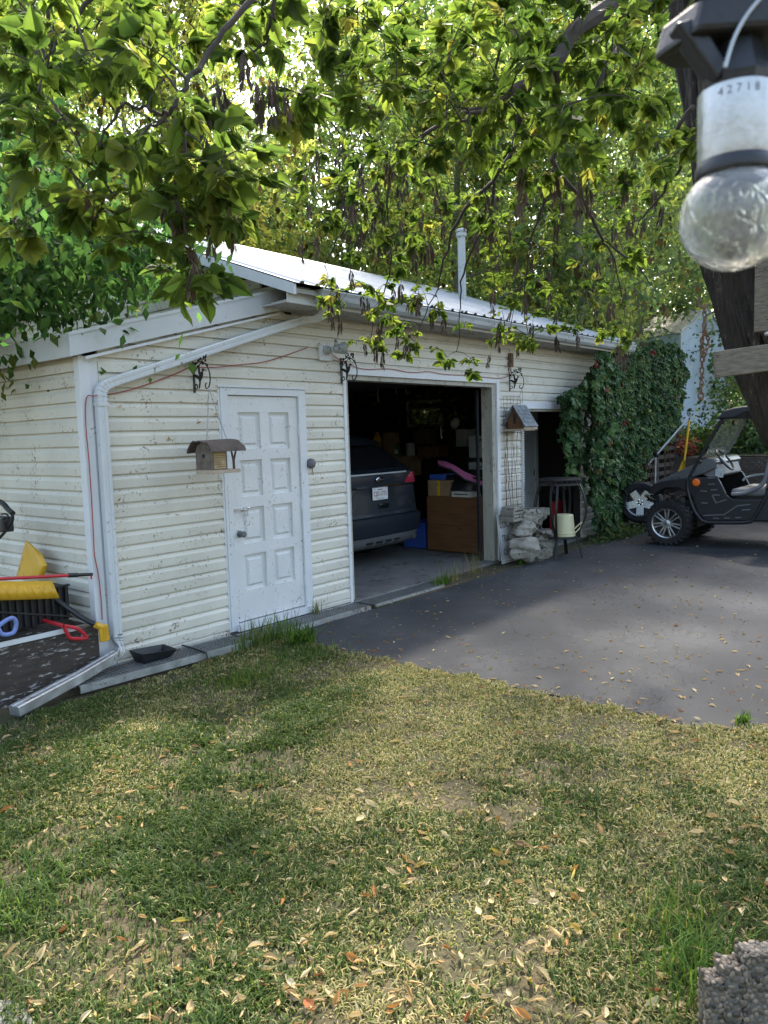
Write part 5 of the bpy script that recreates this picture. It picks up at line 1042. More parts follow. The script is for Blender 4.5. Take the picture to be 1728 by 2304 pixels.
for j in range(15):
    t = j/14; row = []
    for i in range(25):
        s_ = -1+2*i/24; topz = ez+(pk0.z-ez)*(1-abs(s_)); z = zgr+(topz-zgr)*t
        row.append(ctr+tang*hw*s_+Vector((0, 0, z))+nrm_*(.03*math.sin(s_*9+2*t)+.02*math.sin(s_*23+t*5)))
    gmsh.append(row)
sheet(gmsh, .01, 'front_tarp', M['tarp'], she)
for sg in (-1, 1):
    rows = [[(ctr+tang*hw*sg*(1-t)*1.04+Vector((0, 0, ez-.02+(pk0.z-ez+.03)*t-.05*math.sin(math.pi*t)))+nrm_*.06)+back*s_+Vector((0, 0, .02*math.sin(s_*20))) for s_ in np.linspace(0, 1, 17)] for t in np.linspace(0, 1, 6)]
    sheet(rows, .015, 'roof_tarp', M['tarproof'], she)
    rows = [[(ctr+tang*hw*sg+Vector((0, 0, zgr+(ez-zgr)*t)))+back*s_ for s_ in np.linspace(0, 1, 9)] for t in np.linspace(0, 1, 3)]; sheet(rows, .01, 'side_tarp', M['tarp'], she)
    MB().tube([ctr+tang*hw*sg+nrm_*.05+Vector((0, 0, zgr)), ctr+tang*hw*sg+nrm_*.05+Vector((0, 0, ez))], .03, 8).build('frame_pole', M['metalw'], she)
v = dep(*c6(770, 300), 19.9); MB().obox(v, tang*.12, nrm_*.02, (0, 0, .18)).build('vent_flap', M['gutter'], she)
# fence that carries the creeper beyond the garage
fe = empty('lattice_fence', (10.9, -.1, ZL), 'timber lattice fence buried in creeper beyond the garage corner', 'fence')
for x in (9.35, 10.45, 11.55, 12.6): MB().box(x-.05, x+.05, -.10, .0, -.2, 2.75).build('fence_post', M['wood_d'], fe)
for i in range(18): z = -.05+i*.155; MB().box(9.3, 12.65, -.125, -.101, z, z+.07).build('lattice_slat', M['wood_d'], fe)
# ================================================================== vegetation tools
def fast_mesh(name, V, F, tint=None, smooth=False):
    """V (n,3), F list of (m,k) index arrays; tint per vertex (n,3)"""
    me = bpy.data.meshes.new(name); V = np.ascontiguousarray(V, dtype=np.float32); me.vertices.add(len(V)); me.vertices.foreach_set('co', V.ravel())
    li = np.concatenate([f.ravel() for f in F]).astype(np.int32); cnt = np.concatenate([np.full(len(f), f.shape[1], np.int32) for f in F])
    st = np.concatenate([[0], np.cumsum(cnt)[:-1]]).astype(np.int32)
    me.loops.add(len(li)); me.loops.foreach_set('vertex_index', li); me.polygons.add(len(cnt)); me.polygons.foreach_set('loop_start', st); me.polygons.foreach_set('loop_total', cnt)
    if smooth: me.polygons.foreach_set('use_smooth', np.ones(len(cnt), bool))
    me.update(calc_edges=True)
    if tint is not None:
        at = me.attributes.new('tint', 'FLOAT_COLOR', 'POINT'); c = np.ones((len(V), 4), np.float32); c[:, :3] = tint; at.data.foreach_set('color', c.ravel())
    return me
def scatter(tv, tf, Mx, P, tint):
    """copies of template tv/tf by matrices Mx (n,3,3) at P (n,3)"""
    tv = np.asarray(tv, float); n, k = len(P), len(tv)
    V = (np.einsum('nij,kj->nki', Mx, tv)+P[:, None, :]).reshape(-1, 3); off = (np.arange(n)*k)[:, None, None]
    bysz = {}
    for f in tf: bysz.setdefault(len(f), []).append(f)
    F = [(np.array(fs)[None]+off).reshape(-1, sz) for sz, fs in bysz.items()]
    return V, F, np.repeat(tint, k, axis=0)
def unit(a): return a/np.maximum(1e-9, np.linalg.norm(a, axis=-1, keepdims=True))
def frames(D, Nn):
    """local x along D, local z near Nn"""
    x = unit(D); y = unit(np.cross(Nn, x)); z = np.cross(x, y); return np.stack([x, y, z], axis=-1)
def leaflet(L=1.0, Wd=.55, fold=.12, curl=.10, drop=0.0):
    ts = [0, .16, .38, .62, .82, 1.0]; ws = [0, .36, .5, .40, .2, 0]; V = []; F = []
    for t, w_ in zip(ts, ws): V.append((t*L, 0, -curl*t*t*L))
    for sg in (-1, 1):
        for t, w_ in list(zip(ts, ws))[1:-1]: V.append((t*L-.03*L, sg*w_*Wd*L, fold*w_*L-curl*t*t*L*1.3))
    l0, r0 = 6, 10
    for b in (l0, r0): F += [(0, 1, b), (1, 2, b+1, b), (2, 3, b+2, b+1), (3, 4, b+3, b+2), (4, 5, b+3)]
    return V, F
def compound(kind=3, seed=0):
    r_ = random.Random(seed); V, F = [], []
    lay = [(0, 1.0, .42), (R(50), .80, .26), (R(-50), .80, .26)]+([(R(66), .7, -.05), (R(-66), .7, -.05)] if kind == 5 else [])
    for a, s_, off in lay:
        v, f = leaflet(s_*r_.uniform(.85, 1.1), r_.uniform(.58, .80), r_.uniform(.02, .28), r_.uniform(-.05, .35)); a += r_.uniform(-.3, .3); tw = r_.uniform(-.7, .7); n = len(V)
        for p in v:
            y_, z_ = p[1]*math.cos(tw)-p[2]*math.sin(tw), p[1]*math.sin(tw)+p[2]*math.cos(tw)-p[0]*r_.uniform(.0, .02)
            V.append((off+p[0]*math.cos(a)-y_*math.sin(a), p[0]*math.sin(a)+y_*math.cos(a), z_))
        F += [tuple(i+n for i in q) for q in f]
    n = len(V); V += [(-.35, .008, .02), (-.35, -.008, .02), (.45, -.006, 0), (.45, .006, 0)]; F.append((n, n+1, n+2, n+3)); return V, F
RH = ([(0, 0, 0), (.45, -.27, .05), (1, 0, -.06), (.45, .27, .05)], [(0, 1, 2), (0, 2, 3)])          # small far leaf
def pick(cols, n, wts=None):
    cols = np.array(cols); wts = None if wts is None else np.array(wts)/np.sum(wts); i = rng.choice(len(cols), n, p=wts); return cols[i]*rng.uniform(.75, 1.25, (n, 1))
GREEN = [(.075, .115, .040), (.10, .15, .045), (.14, .185, .055), (.055, .09, .042), (.21, .22, .07)]
YELLOW = [(.31, .30, .09), (.26, .28, .08), (.18, .23, .065), (.40, .36, .12), (.36, .29, .10)]  # blue raised in these leaf palettes, painting pale haze into the foliage
COOL = [(.07, .115, .075), (.09, .14, .085), (.12, .17, .09), (.16, .20, .11), (.22, .22, .09)]
def make_tree(name, label, base, height, rad, nleaf, cols, lean=(0, 0), size=.11, group='trees behind the garage', crown0=.22, trunk_r=.12, mat='trunkf', wts=None, droop=.5, seeds=0, extra=()):
    base = Vector(base); o = empty(name, base, label, 'tree', group)
    top = base+Vector((lean[0], lean[1], height)); pts = [base.lerp(top, t)+Vector((rng.normal()*.08*height*.1, rng.normal()*.08*height*.1, 0))*(1 if 0 < t < 1 else 0) for t in np.linspace(0, 1, 7)]
    MB().tube(smooth_curve(pts, 3), [trunk_r*(1-.85*i/18) for i in range(19)], 8).build('trunk', M[mat], o, smooth=True)
    nb = max(14, int(height*3.2)); tips = []; lm = MB()
    for i in range(nb):
        t = crown0+(1-crown0)*(i+.5)/nb; p0 = base.lerp(top, t); a = i*2.4+rng.uniform(-.4, .4); prof_ = math.sin(math.pi*min(1, max(.08, (t-crown0)/(1-crown0)*.86+.12)))**.7
        ln_ = rad*prof_*rng.uniform(.65, 1.1); d = Vector((math.cos(a), math.sin(a), rng.uniform(.1, .55)))
        p1 = p0+d*ln_*.55; p2 = p0+d*ln_+Vector((0, 0, -ln_*.18*droop)); lm.tube([p0, p1, p2], [trunk_r*.3*(1-.6*t), trunk_r*.2*(1-.5*t), .008], 5); tips += [(p1, .55), (p2, 1.0), (p0.lerp(p1, .6), .4), (p1.lerp(p2, .5), .8)]
    for q in extra:
        q = Vector(q); p0 = base.lerp(top, .8); lm.tube(smooth_curve([p0, p0.lerp(q, .6)+Vector((0, 0, .35)), q], 4), [.022-.002*k for k in range(9)], 5); tips += [(q, 1), (q.lerp(p0, .15), 1), (q.lerp(p0, .3)+Vector((0, 0, .15)), 1)]
    lm.build('limbs', M[mat], o, smooth=True)
    tp_ = np.array([tuple(t[0]) for t in tips]); ncl = len(tips)*3
    ci = rng.integers(0, len(tips), ncl); cc = tp_[ci]+rng.normal(size=(ncl, 3))*np.array([.32, .32, .26])*rad*.42
    wt = rng.uniform(.3, 1.6, ncl); wt /= wt.sum(); li = rng.choice(ncl, nleaf, p=wt); spread = rng.uniform(.12, .34, ncl)*rad*.42
    P = cc[li]+rng.normal(size=(nleaf, 3))*spread[li][:, None]*np.array([1, 1, .7])
    D = rng.normal(size=(nleaf, 3)); D[:, 2] -= droop*1.2; Nn = rng.normal(size=(nleaf, 3)); Nn[:, 2] += 1.0
    S = size*rng.uniform(.6, 1.3, nleaf); clt = pick(cols, ncl, wts); T = (clt[li]*.65+pick(cols, nleaf, wts)*.35)*1.22
    if seeds:
        k = rng.random(nleaf) < seeds; D[k] = np.array([0, 0, -1.0])+rng.normal(size=(k.sum(), 3))*.15; T[k] = np.array([.11, .07, .04])*rng.uniform(.5, 1.4, (k.sum(), 1)); S[k] *= 1.5
    Mx = frames(D, Nn)*S[:, None, None]
    V, F, C = scatter(RH[0], RH[1], Mx, P, T); link('crown', fast_mesh('crown', V, F, C), M['leaf'], o); return o
def ground_at(u, d, z=ZL):
    k = d
    while True:
        p = dep(u, 980, k)
        if p.y > 7.2 or p.x > 10.4 or p.x < -1.2: return (p.x, p.y, z), k/d
        k += .2
# ================================================================== trees behind
TREES = [  # name, label, u, d, height, radius, leaves, palette, seeds
 ('maple_tree', 'leafy tree at the far left behind the gable, mostly green', -150, 13, 10.5, 3.3, 20000, GREEN, .02),
 ('maple_tree', 'green and yellow tree rising over the gable peak at the left', 170, 15, 11, 3.2, 20000, GREEN, .03),
 ('maple_tree', 'yellowing tree just left of the bright sky gap', 440, 14.5, 10.6, 2.6, 19000, YELLOW+GREEN, .05),
 ('aspen_tree', 'shorter blue green tree under the bright sky gap', 620, 19, 8.3, 2.6, 15000, COOL, 0),
 ('maple_tree', 'low yellow tree behind the left end of the metal roof', 560, 12.5, 5.6, 1.7, 9000, YELLOW, .04),
 ('maple_tree', 'yellow green tree hung with seeds behind the middle of the roof', 810, 14.5, 9.4, 2.7, 19000, YELLOW[:4]+COOL, .04),  # cool leaves mixed into the yellow to paint haze
 ('maple_tree', 'yellow tree directly behind the roof vent pipe', 1030, 13.5, 8.2, 2.4, 17000, YELLOW[:4]+COOL[:4], .03),
 ('aspen_tree', 'tall pale trunked aspen right of the vent pipe', 1175, 20, 13.5, 2.7, 18000, COOL+GREEN[:2], 0),
 ('maple_tree', 'yellow green tree above the right end of the metal roof', 1290, 15.5, 8.6, 2.5, 16000, YELLOW[:4]+COOL[:4], .03),
 ('aspen_tree', 'blue green aspen standing behind the white tarp shelter', 1440, 21, 13, 2.8, 18000, COOL, 0),
 ('aspen_tree', 'aspen with orange tipped leaves left of the leaning trunk', 1560, 25, 14, 3.2, 16000, COOL+YELLOW[:2], 0),
 ('aspen_tree', 'dark aspen hidden behind the leaning trunk', 1720, 20, 12, 3.0, 13000, COOL, 0),
 ('aspen_tree', 'slim aspen behind the yellow tree left of the sky gap', 330, 22, 14.5, 3.0, 14000, COOL, 0),
 ('aspen_tree', 'slim aspen in the second row behind the middle of the roof', 930, 24, 15.5, 3.2, 16000, COOL+GREEN, 0),
 ('aspen_tree', 'slim aspen in the second row left of the pale trunked aspen', 1090, 27, 16.5, 3.4, 16000, GREEN+COOL, 0),
 ('aspen_tree', 'slim aspen at the very back left of the frame', 60, 24, 16, 3.6, 15000, GREEN+COOL, 0),
]
for nm, lab, u, d, hgt, rad, nl, pal, sd_ in TREES:
    gp_, kk = ground_at(u, d); d *= kk; hgt *= 1+(kk-1)*.8
    make_tree(nm, lab, gp_, hgt, rad*kk**.5, int(1.15*nl*kk**.5), pal, size=.125 if d < 17 else .15, seeds=sd_, crown0=.12 if d < 18 else .2, trunk_r=.10+.004*d, lean=(rng.normal()*.3, rng.normal()*.3))
def far_wood():
    n = 120000; a = rng.uniform(YAW-R(36), YAW+R(36), n); rr = rng.uniform(30, 42, n); hh = 13+4*np.sin(a*23)+2.5*np.sin(a*57+1)
    z = rng.random(n)**.8*hh; gap = vn(a*40, z*.7, 1.2, 8) > .20
    P = np.stack([CAM.x+rr*np.cos(a), CAM.y+rr*np.sin(a), z], -1)[gap]; n = len(P)
    Mx = frames(rng.normal(size=(n, 3)), rng.normal(size=(n, 3)))*rng.uniform(.2, .42, n)[:, None, None]; T = pick(COOL+GREEN+YELLOW[:2], n)
    V, F, C = scatter(RH[0], RH[1], Mx, P, T); o = link('distant_wood', fast_mesh('distant_wood', V, F, C), M['leaf']); tag(o, 'mass of distant woodland foliage behind all the trees', 'woodland', kind='stuff')
far_wood()
# nearer trees overhanging the lean-to
make_tree('ash_tree', 'dark green drooping tree overhanging the lean to roof at left', (-.95, 2.0, ZL), 4.2, 2.0, 15000, [(.025, .06, .022), (.04, .085, .03), (.06, .11, .035), (.13, .13, .03)], size=.10, group='trees beside the garage', crown0=.55, trunk_r=.07, mat='branch', wts=[4, 4, 3, .7], droop=1.0, lean=(.75, -.35), extra=[dep(u, v, d) for u, v, d in ((290, 640, 5.9), (190, 620, 5.9), (90, 640, 5.7), (20, 640, 5.6), (230, 540, 6.3), (120, 560, 6.1), (340, 560, 6.5))])
make_tree('ash_tree', 'thin arching tree with yellow tinged leaves above the lean to', (-.9, 5.2, ZL), 7.0, 2.2, 14000, GREEN+YELLOW[:2], size=.10, group='trees beside the garage', crown0=.45, trunk_r=.10, mat='branch', droop=.9)
# ================================================================== the big box elder: trunk, limbs, leaves, seeds
tk = empty('box_elder_tree', (2.2, -4.9, ZL), 'leaning dark barked tree at right whose leafy branches hang across the top', 'tree')
DT_ = 4.6; edge_l = [(1468, -150), (1478, 0), (1490, 110), (1518, 300), (1560, 580), (1598, 716), (1621, 784), (1645, 846), (1674, 915), (1728, 990), (1790, 1090), (1850, 1250), (1870, 1450)]
cl = []
for u, v in edge_l: cl.append(dep(u+138+(10 if v > 1200 else 0), v, DT_))
cl.append(Vector((cl[-1].x+.02, cl[-1].y-.03, ZL-.25))); cl = smooth_curve(cl, 7); nseg = 110; mb = MB(); zz = 0
px = None
for i, p in enumerate(cl):
    d = (cl[min(i+1, len(cl)-1)]-cl[max(i-1, 0)]).normalized(); px = (Vector((1, 0, 0)) if px is None else px); px = (px-d*px.dot(d)).normalized(); py = d.cross(px)
    if i: zz += (cl[i]-cl[i-1]).length
    rb_ = .275+.05*max(0, (i-70)/20)
    for j in range(nseg):
        a = 2*math.pi*j/nseg; ca, sa_ = math.cos(a), math.sin(a)
        rdg = abs(float(vn(a*7.0+.5*math.sin(zz*3), zz*1.6, 1.0, 21))-.5)*2; rdg2 = float(vn(ca*6+zz*.4, sa_*6+zz*1.8, 1.3, 5)); r_ = rb_*(1+.20*(rdg-.5)+.10*(rdg2-.5)+.05*math.sin(a*2+zz*2))
        mb.v.append(tuple(p+px*r_*ca+py*r_*sa_))
k = len(cl)
for i in range(k-1):
    for j in range(nseg): a, b = i*nseg+j, i*nseg+(j+1) % nseg; mb.f.append((a, b, b+nseg, a+nseg))
mb.build('trunk', M['bark'], tk, smooth=False)
limbs = [ # (u, v, depth, radius)
 [(1600, -150, 4.5, .13), (1480, -110, 4.1, .10), (1376, 0, 3.7, .05), (1290, 75, 3.5, .036), (1250, 140, 3.4, .030), (1190, 185, 3.3, .022), (1110, 235, 3.3, .012), (1040, 270, 3.3, .007)],
 [(1560, -200, 4.4, .08), (1470, -20, 3.9, .035), (1440, 20, 3.8, .026), (1400, 90, 3.7, .020), (1362, 145, 3.6, .014), (1330, 250, 3.6, .007)],
 [(1480, -110, 4.1, .06), (1200, -300, 3.4, .03), (850, -250, 2.7, .016), (580, -20, 2.35, .010), (470, 118, 2.3, .0085), (420, 195, 2.25, .0075), (382, 258, 2.25, .0065), (330, 300, 2.25, .004)],
 [(382, 258, 2.25, .0055), (330, 245, 2.3, .005), (280, 238, 2.3, .0045), (235, 300, 2.3, .0035), (205, 400, 2.3, .0025)],
 [(850, -250, 2.7, .016), (400, -160, 2.4, .012), (190, 20, 2.4, .007), (90, 150, 2.4, .004)],
 [(640, -80, 2.5, .009), (620, 20, 2.5, .007), (600, 80, 2.55, .005), (570, 130, 2.6, .003)],
 [(420, 300, 2.25, .006), (395, 420, 2.2, .005), (425, 560, 2.2, .004)],
 [(1190, 185, 3.3, .02), (1150, 340, 4.6, .016), (1101, 416, 5.2, .014), (1047, 466, 5.5, .012), (1005, 560, 5.9, .009), (985, 650, 6.3, .006)],
 [(1113, 410, 5.2, .012), (1101, 488, 5.6, .010), (1047, 596, 6.0, .008), (1035, 690, 6.4, .005), (1030, 790, 6.6, .003)],
 [(1250, 140, 3.4, .02), (1245, 330, 4.6, .017), (1262, 394, 5.0, .015), (1318, 463, 5.4, .013), (1354, 535, 5.7, .010), (1434, 597, 6.0, .006), (1460, 640, 6.2, .004)],
 [(1354, 535, 5.7, .008), (1385, 600, 6.0, .006), (1400, 680, 6.3, .004)],
 [(1245, 380, 5.0, .012), (1215, 480, 5.4, .009), (1190, 560, 5.8, .007), (1180, 650, 6.1, .005), (1185, 740, 6.3, .003)],
 [(1560, 240, 4.35, .016), (1525, 285, 4.4, .012), (1499, 318, 4.5, .010), (1450, 325, 4.6, .007), (1401, 338, 4.7, .004)],
 [(1560, 330, 4.35, .012), (1520, 390, 4.5, .009), (1474, 456, 4.8, .007), (1430, 500, 5.0, .005), (1394, 522, 5.2, .003)],
 [(1110, 235, 3.3, .012), (960, 300, 4.2, .011), (880, 380, 5.0, .010), (820, 450, 5.6, .008), (760, 540, 6.1, .006), (730, 600, 6.3, .004)],
 [(880, 380, 5.0, .009), (870, 480, 5.6, .008), (880, 600, 6.2, .006), (850, 690, 6.5, .005), (830, 770, 6.7, .003)],
 [(985, 650, 6.3, .005), (950, 720, 6.5, .004), (935, 790, 6.6, .003)],
]
skel = []; lv_sz = []
for L_ in limbs:
    pts = smooth_curve([dep(u, v, d) for u, v, d, _ in L_], 5); rs = np.interp(np.linspace(0, len(L_)-1, len(pts)), range(len(L_)), [q[3] for q in L_])
    pts = [pts[0]]+[p+Vector(rng.normal(size=3)*.006) for p in pts[1:]]
    MB().tube(pts, [float(r_) for r_ in rs], 7).build('branch', M['branch'], tk, smooth=True); skel += [tuple(p) for p in pts]
skel = np.array(skel)
regs = [ # u0 u1 v0 v1 d0 d1 sprigs leaf-length
 (-40, 330, -40, 160, 2.0, 3.0, 30, .085), (280, 640, -60, 150, 2.2, 3.0, 21, .085), (30, 420, 150, 420, 2.0, 2.6, 22, .085), (330, 560, 250, 520, 2.1, 2.5, 19, .085), (160, 480, 400, 540, 2.1, 2.4, 12, .082), (380, 540, 540, 630, 2.15, 2.4, 6, .085), (560, 770, 190, 265, 2.5, 2.8, 7, .08), (-40, 60, 470, 520, 2.2, 2.4, 3, .085),
 (720, 1130, -40, 250, 2.9, 4.0, 62, .085), (1100, 1500, -40, 260, 2.9, 4.0, 66, .085), (840, 1200, 220, 360, 3.2, 4.4, 26, .085), (1180, 1500, 230, 390, 3.4, 4.4, 26, .085),
 (660, 900, 330, 520, 4.8, 6.2, 34, .085), (860, 1120, 350, 560, 4.8, 6.2, 30, .085), (1080, 1480, 420, 650, 5.0, 6.8, 36, .08), (720, 900, 560, 700, 6.0, 6.6, 17, .085), (860, 1080, 560, 740, 6.2, 6.8, 17, .085), (1080, 1420, 620, 760, 6.2, 7.0, 20, .08),
 (790, 860, 735, 785, 6.6, 6.8, 5, .085), (905, 985, 745, 800, 6.5, 6.7, 5, .085), (1000, 1060, 800, 835, 6.6, 6.7, 3, .085), (1140, 1200, 740, 770, 6.3, 6.5, 4, .08), (1370, 1410, 740, 780, 6.3, 6.6, 3, .08), (1540, 1570, 230, 330, 4.2, 4.3, 3, .085),
 (-300, 1700, -420, -40, 2.6, 6.0, 60, .09), (100, 1900, -900, -400, 4.0, 8.0, 30, .10)]  # unseen sprigs above the frame, added to cast dappled shade
sp = []
for u0, u1, v0, v1, d0, d1, n, sz in regs:
    for _ in range(n):
        u_, v_ = rng.uniform(u0, u1), rng.uniform(v0, v1)
        if abs(u_-1037) < 42 and 480 < v_ < 690: continue
        sp.append((dep(u_, v_, rng.uniform(d0, d1)), sz))
P_ = np.array([tuple(s_[0]) for s_ in sp]); order = np.argsort([np.min(np.sum((skel-p)**2, 1)) for p in P_])
twg = MB(); LP, LD, LS, seedpts = [], [], [], []
for i in order:
    p, sz = Vector(P_[i]), sp[i][1]; j = int(np.argmin(np.sum((skel-P_[i])**2, 1))); q = Vector(skel[j]); mid = q.lerp(p, .5)+Vector((0, 0, .10*(p-q).length)); tp_ = smooth_curve([q, mid, p], 5); ln_ = (p-q).length
    twg.tube(tp_, [max(.0016, .0045*(1-t/len(tp_))) for t in range(len(tp_))], 4, cap=False); skel = np.concatenate([skel, np.array([tuple(t) for t in tp_[2:]])])
    dr = (tp_[-1]-tp_[-3]).normalized(); nodes = [(p, 3)]+[(tp_[-3], 2)]+([(tp_[-6], 2)] if ln_ > .3 else [])
    for c, m_ in nodes:
        for a in range(m_):
            sd_ = Vector(rng.normal(size=3)); sd_.z *= .4; d = (dr*.6+sd_.normalized()*.9+Vector((0, 0, -.45))).normalized(); LP.append(tuple(c+d*sz*.35)); LD.append(tuple(d)); LS.append(sz*rng.uniform(.45, 1.1))
    seedpts.append((p, dr))
twg.build('twigs', M['branch'], tk, kind='stuff')
LP, LD, LS = np.array(LP), np.array(LD), np.array(LS); NN = rng.normal(size=LP.shape)*.55; NN[:, 2] += 1; MX = frames(LD, NN)
uvz = np.array([pix(p) for p in LP]); inf = (uvz[:, 0] > -20) & (uvz[:, 0] < 1750) & (uvz[:, 1] > -20) & (uvz[:, 1] < 2300); score = np.where(inf, LS/uvz[:, 2], 0)
big = np.argsort(-score)[:290]; rest = np.setdiff1d(np.arange(len(LP)), big)
vars_ = []
for k in range(6):
    V, F = compound(5 if k % 4 == 0 else 3, k); me = bpy.data.meshes.new('leaf'); me.from_pydata(V, [], F); me.polygons.foreach_set('use_smooth', [True]*len(me.polygons)); me.materials.append(M['leafo']); vars_.append((V, F, me))
tki = chain_inv(tk)
for n, i in enumerate(big):
    o = bpy.data.objects.new('leaf', vars_[n % 6][2]); COL.objects.link(o); o.parent = tk; o.matrix_parent_inverse = tki
    m4 = (Matrix(MX[i].tolist())*float(LS[i])).to_4x4() if False else Matrix(MX[i].tolist()).to_4x4() @ Matrix.Scale(float(LS[i]), 4); m4.translation = Vector(LP[i]); o.matrix_basis = m4
VV, FF, CC, off = [], [], [], 0
for k in range(6):
    ii = rest[k::6]; V, F, C = scatter(vars_[k][0], vars_[k][1], MX[ii]*LS[ii][:, None, None], LP[ii], pick([(.050, .080, .018), (.085, .12, .024), (.12, .155, .030), (.16, .185, .04), (.27, .24, .06)], len(ii), [3, 4, 3, 2, .5]))
    VV.append(V); FF += [f+off for f in F]; CC.append(C); off += len(V)
# upper crown added unseen above the frame, to dapple the drive and lawn
ncl = 135; cc = np.stack([rng.uniform(3.2, 13.5, ncl), rng.uniform(-3.2, 3.4, ncl), rng.uniform(7.6, 10.5, ncl)], -1); cc = cc[(cc[:, 0] > 7.0) | (rng.random(ncl) < .10)]; ncl = len(cc); nu = int(150*ncl); li = rng.integers(0, ncl, nu); Pu = cc[li]+rng.normal(size=(nu, 3))*np.array([.48, .48, .35])
Mu = frames(rng.normal(size=(nu, 3)), rng.normal(size=(nu, 3))+np.array([0, 0, 1.2]))*(.16*rng.uniform(.6, 1.3, nu))[:, None, None]; Vu, Fu, Cu = scatter(RH[0], RH[1], Mu, Pu, pick(GREEN, nu))
tag(link('unseen_shade_foliage', fast_mesh('unseen_shade_foliage', Vu, Fu, Cu), M['leaf'], tk), kind='stuff')
lmb = MB(); tpt = Vector(cl[0]); lmb.tube(smooth_curve([tpt, tpt+Vector((.6, .5, 2)), tpt+Vector((2.0, 1.8, 4.6))], 4), [.26-.018*i for i in range(9)], 8)
for i in range(0, ncl, 4): lmb.tube(smooth_curve([tpt+Vector((1.2, 1.0, 3)), (tpt+Vector((1.2, 1.0, 3))).lerp(Vector(cc[i]), .5)+Vector((0, 0, .5)), Vector(cc[i])], 4), [.07-.0075*k for k in range(9)], 5)
lmb.build('unseen_shade_limbs', M['branch'], tk, smooth=True)
fo = link('foliage', fast_mesh('foliage', np.concatenate(VV), FF, np.concatenate(CC), True), M['leaf'], tk); tag(fo, kind='stuff')
def samara(seed):
    r_ = random.Random(seed); mb = MB(); mb.tube([(0, 0, 0), (.01, 0, -.5), (0, .01, -1)], .008, 4)
    for i in range(20):
        z = -.15-.65*r_.random(); a = r_.uniform(0, 6.28); s_ = r_.uniform(.22, .36); b = Vector((math.cos(a)*.03, math.sin(a)*.03, z)); d = Vector((math.cos(a)*.28, math.sin(a)*.28, -1)).normalized(); x_ = d.cross(Vector((math.sin(a), -math.cos(a), .3))).normalized()
        mb.add([b-x_*.012, b+d*s_*.5-x_*.05, b+d*s_, b+d*s_*.5+x_*.035, b+x_*.012], [(0, 1, 2, 3, 4)])
    return mb.mesh('seed_cluster', M['seed'])
sam = [samara(k) for k in range(4)]
SD = [dep(u, v, d) for u, v, d in ((362, 400, 2.25), (350, 360, 2.25), (425, 520, 2.2), (440, 560, 2.2), (455, 180, 2.35), (500, 165, 2.4), (470, 230, 2.35), (550, 100, 2.5), (575, 160, 2.5), (590, 180, 2.5), (620, 160, 2.5), (110, 0, 2.4), (495, 430, 2.2), (480, 470, 2.2), (515, 440, 2.2), (200, 420, 2.3), (480, 150, 2.4), (505, 190, 2.4), (600, 150, 2.5), (640, 190, 2.55), (385, 430, 2.25), (437, 590, 2.2), (90, 20, 2.4))]
cand = [s_[0]+Vector((0, 0, -.02)) for s_ in seedpts if 640 < pix(s_[0])[0] < 1480 and 330 < pix(s_[0])[1] < 780 and s_[0].x > 0]
random.shuffle(cand); SD += [c+Vector(rng.normal(size=3)*.05) for c in cand[:120]]
for n, p in enumerate(SD):
    o = bpy.data.objects.new('seed_cluster', sam[n % 4]); COL.objects.link(o); o.parent = tk; o.matrix_parent_inverse = tki; o.location = p; s_ = rng.uniform(.13, .24) if n > 22 else rng.uniform(.12, .17); o.scale = (s_*rng.uniform(.8, 1.3), s_*.9, s_); o.rotation_euler = (rng.normal()*.1, rng.normal()*.1, rng.uniform(0, 6))
# planks nailed to the trunk, chain
pq = [dep(1607, 791, 4.18), dep(1960, 742, 4.0)]; vv_ = Vector((0, 0, 1)); wd = .068
mb = MB(); mb.bar(pq[0]-vv_*.072+Vector((0, 0, .0)), pq[1]-vv_*.072, .04, .142); mb.build('cross_board', M['wood_wx'], None, bevel=.006, label='grey weathered board nailed across the leaning trunk', cat='board')
mb = MB(); a = dep(1722, 560, 4.18); mb.box(a.x-.05, a.x+.05, a.y-.06, a.y+.04, dep(1722, 745, 4.18).z-.0, dep(1722, 300, 4.18).z); mb.build('upright_post', M['wood_wx'], None, bevel=.006, label='brown timber post standing on the board beside the trunk', cat='post')
b_ = dep(1724, 752, 4.12); MB().lathe([(.012, 0), (.012, .012), (.005, .02)], b_, -FW, 8).build('bolt_head', M['steel'], None, label='small bolt head at the foot of the brown timber post', cat='bolt')
cn = empty('hook_chain', dep(*c6(720, 170), 4.25), 'rusty chain with a ring hanging from a hook in the trunk', 'chain')
hk = [dep(*c6(x, y), 4.25) for x, y in ((770, 150), (725, 190), (690, 170), (680, 120))]; MB().tube(smooth_curve(hk, 4), .006, 7).build('hook', M['rust'], cn, smooth=True)
def links(pts, n, nm, L2_=.05):
    pts = smooth_curve(pts, 8); mb = MB(); tot = len(pts)
    for i in range(n):
        t = (i+.5)/n*(tot-1); k_ = int(t); c = pts[k_].lerp(pts[min(k_+1, tot-1)], t-k_); d = (pts[min(k_+1, tot-1)]-pts[max(0, k_-1)]).normalized(); x_, y_ = perp(d); s_ = x_ if i % 2 else y_
        ll = (pts[-1]-pts[0]).length/n*.75; mb.tube([c+d*(ll*math.cos(q))+s_*(ll*.5*math.sin(q)) for q in np.linspace(0, 6.283, 10)], .0042, 5, cap=False)
    mb.build(nm, M['rust'], cn, smooth=True)
links([dep(*c6(x, y), 4.25) for x, y in ((727, 180), (732, 260), (728, 350), (735, 390))], 6, 'chain_links')
links([dep(*c6(x, y), 4.25) for x, y in ((735, 390), (712, 440), (713, 560), (710, 700), (705, 870))], 13, 'chain_links'); links([dep(*c6(x, y), 4.25) for x, y in ((740, 390), (760, 440), (755, 500), (730, 560), (728, 605))], 7, 'chain_links')
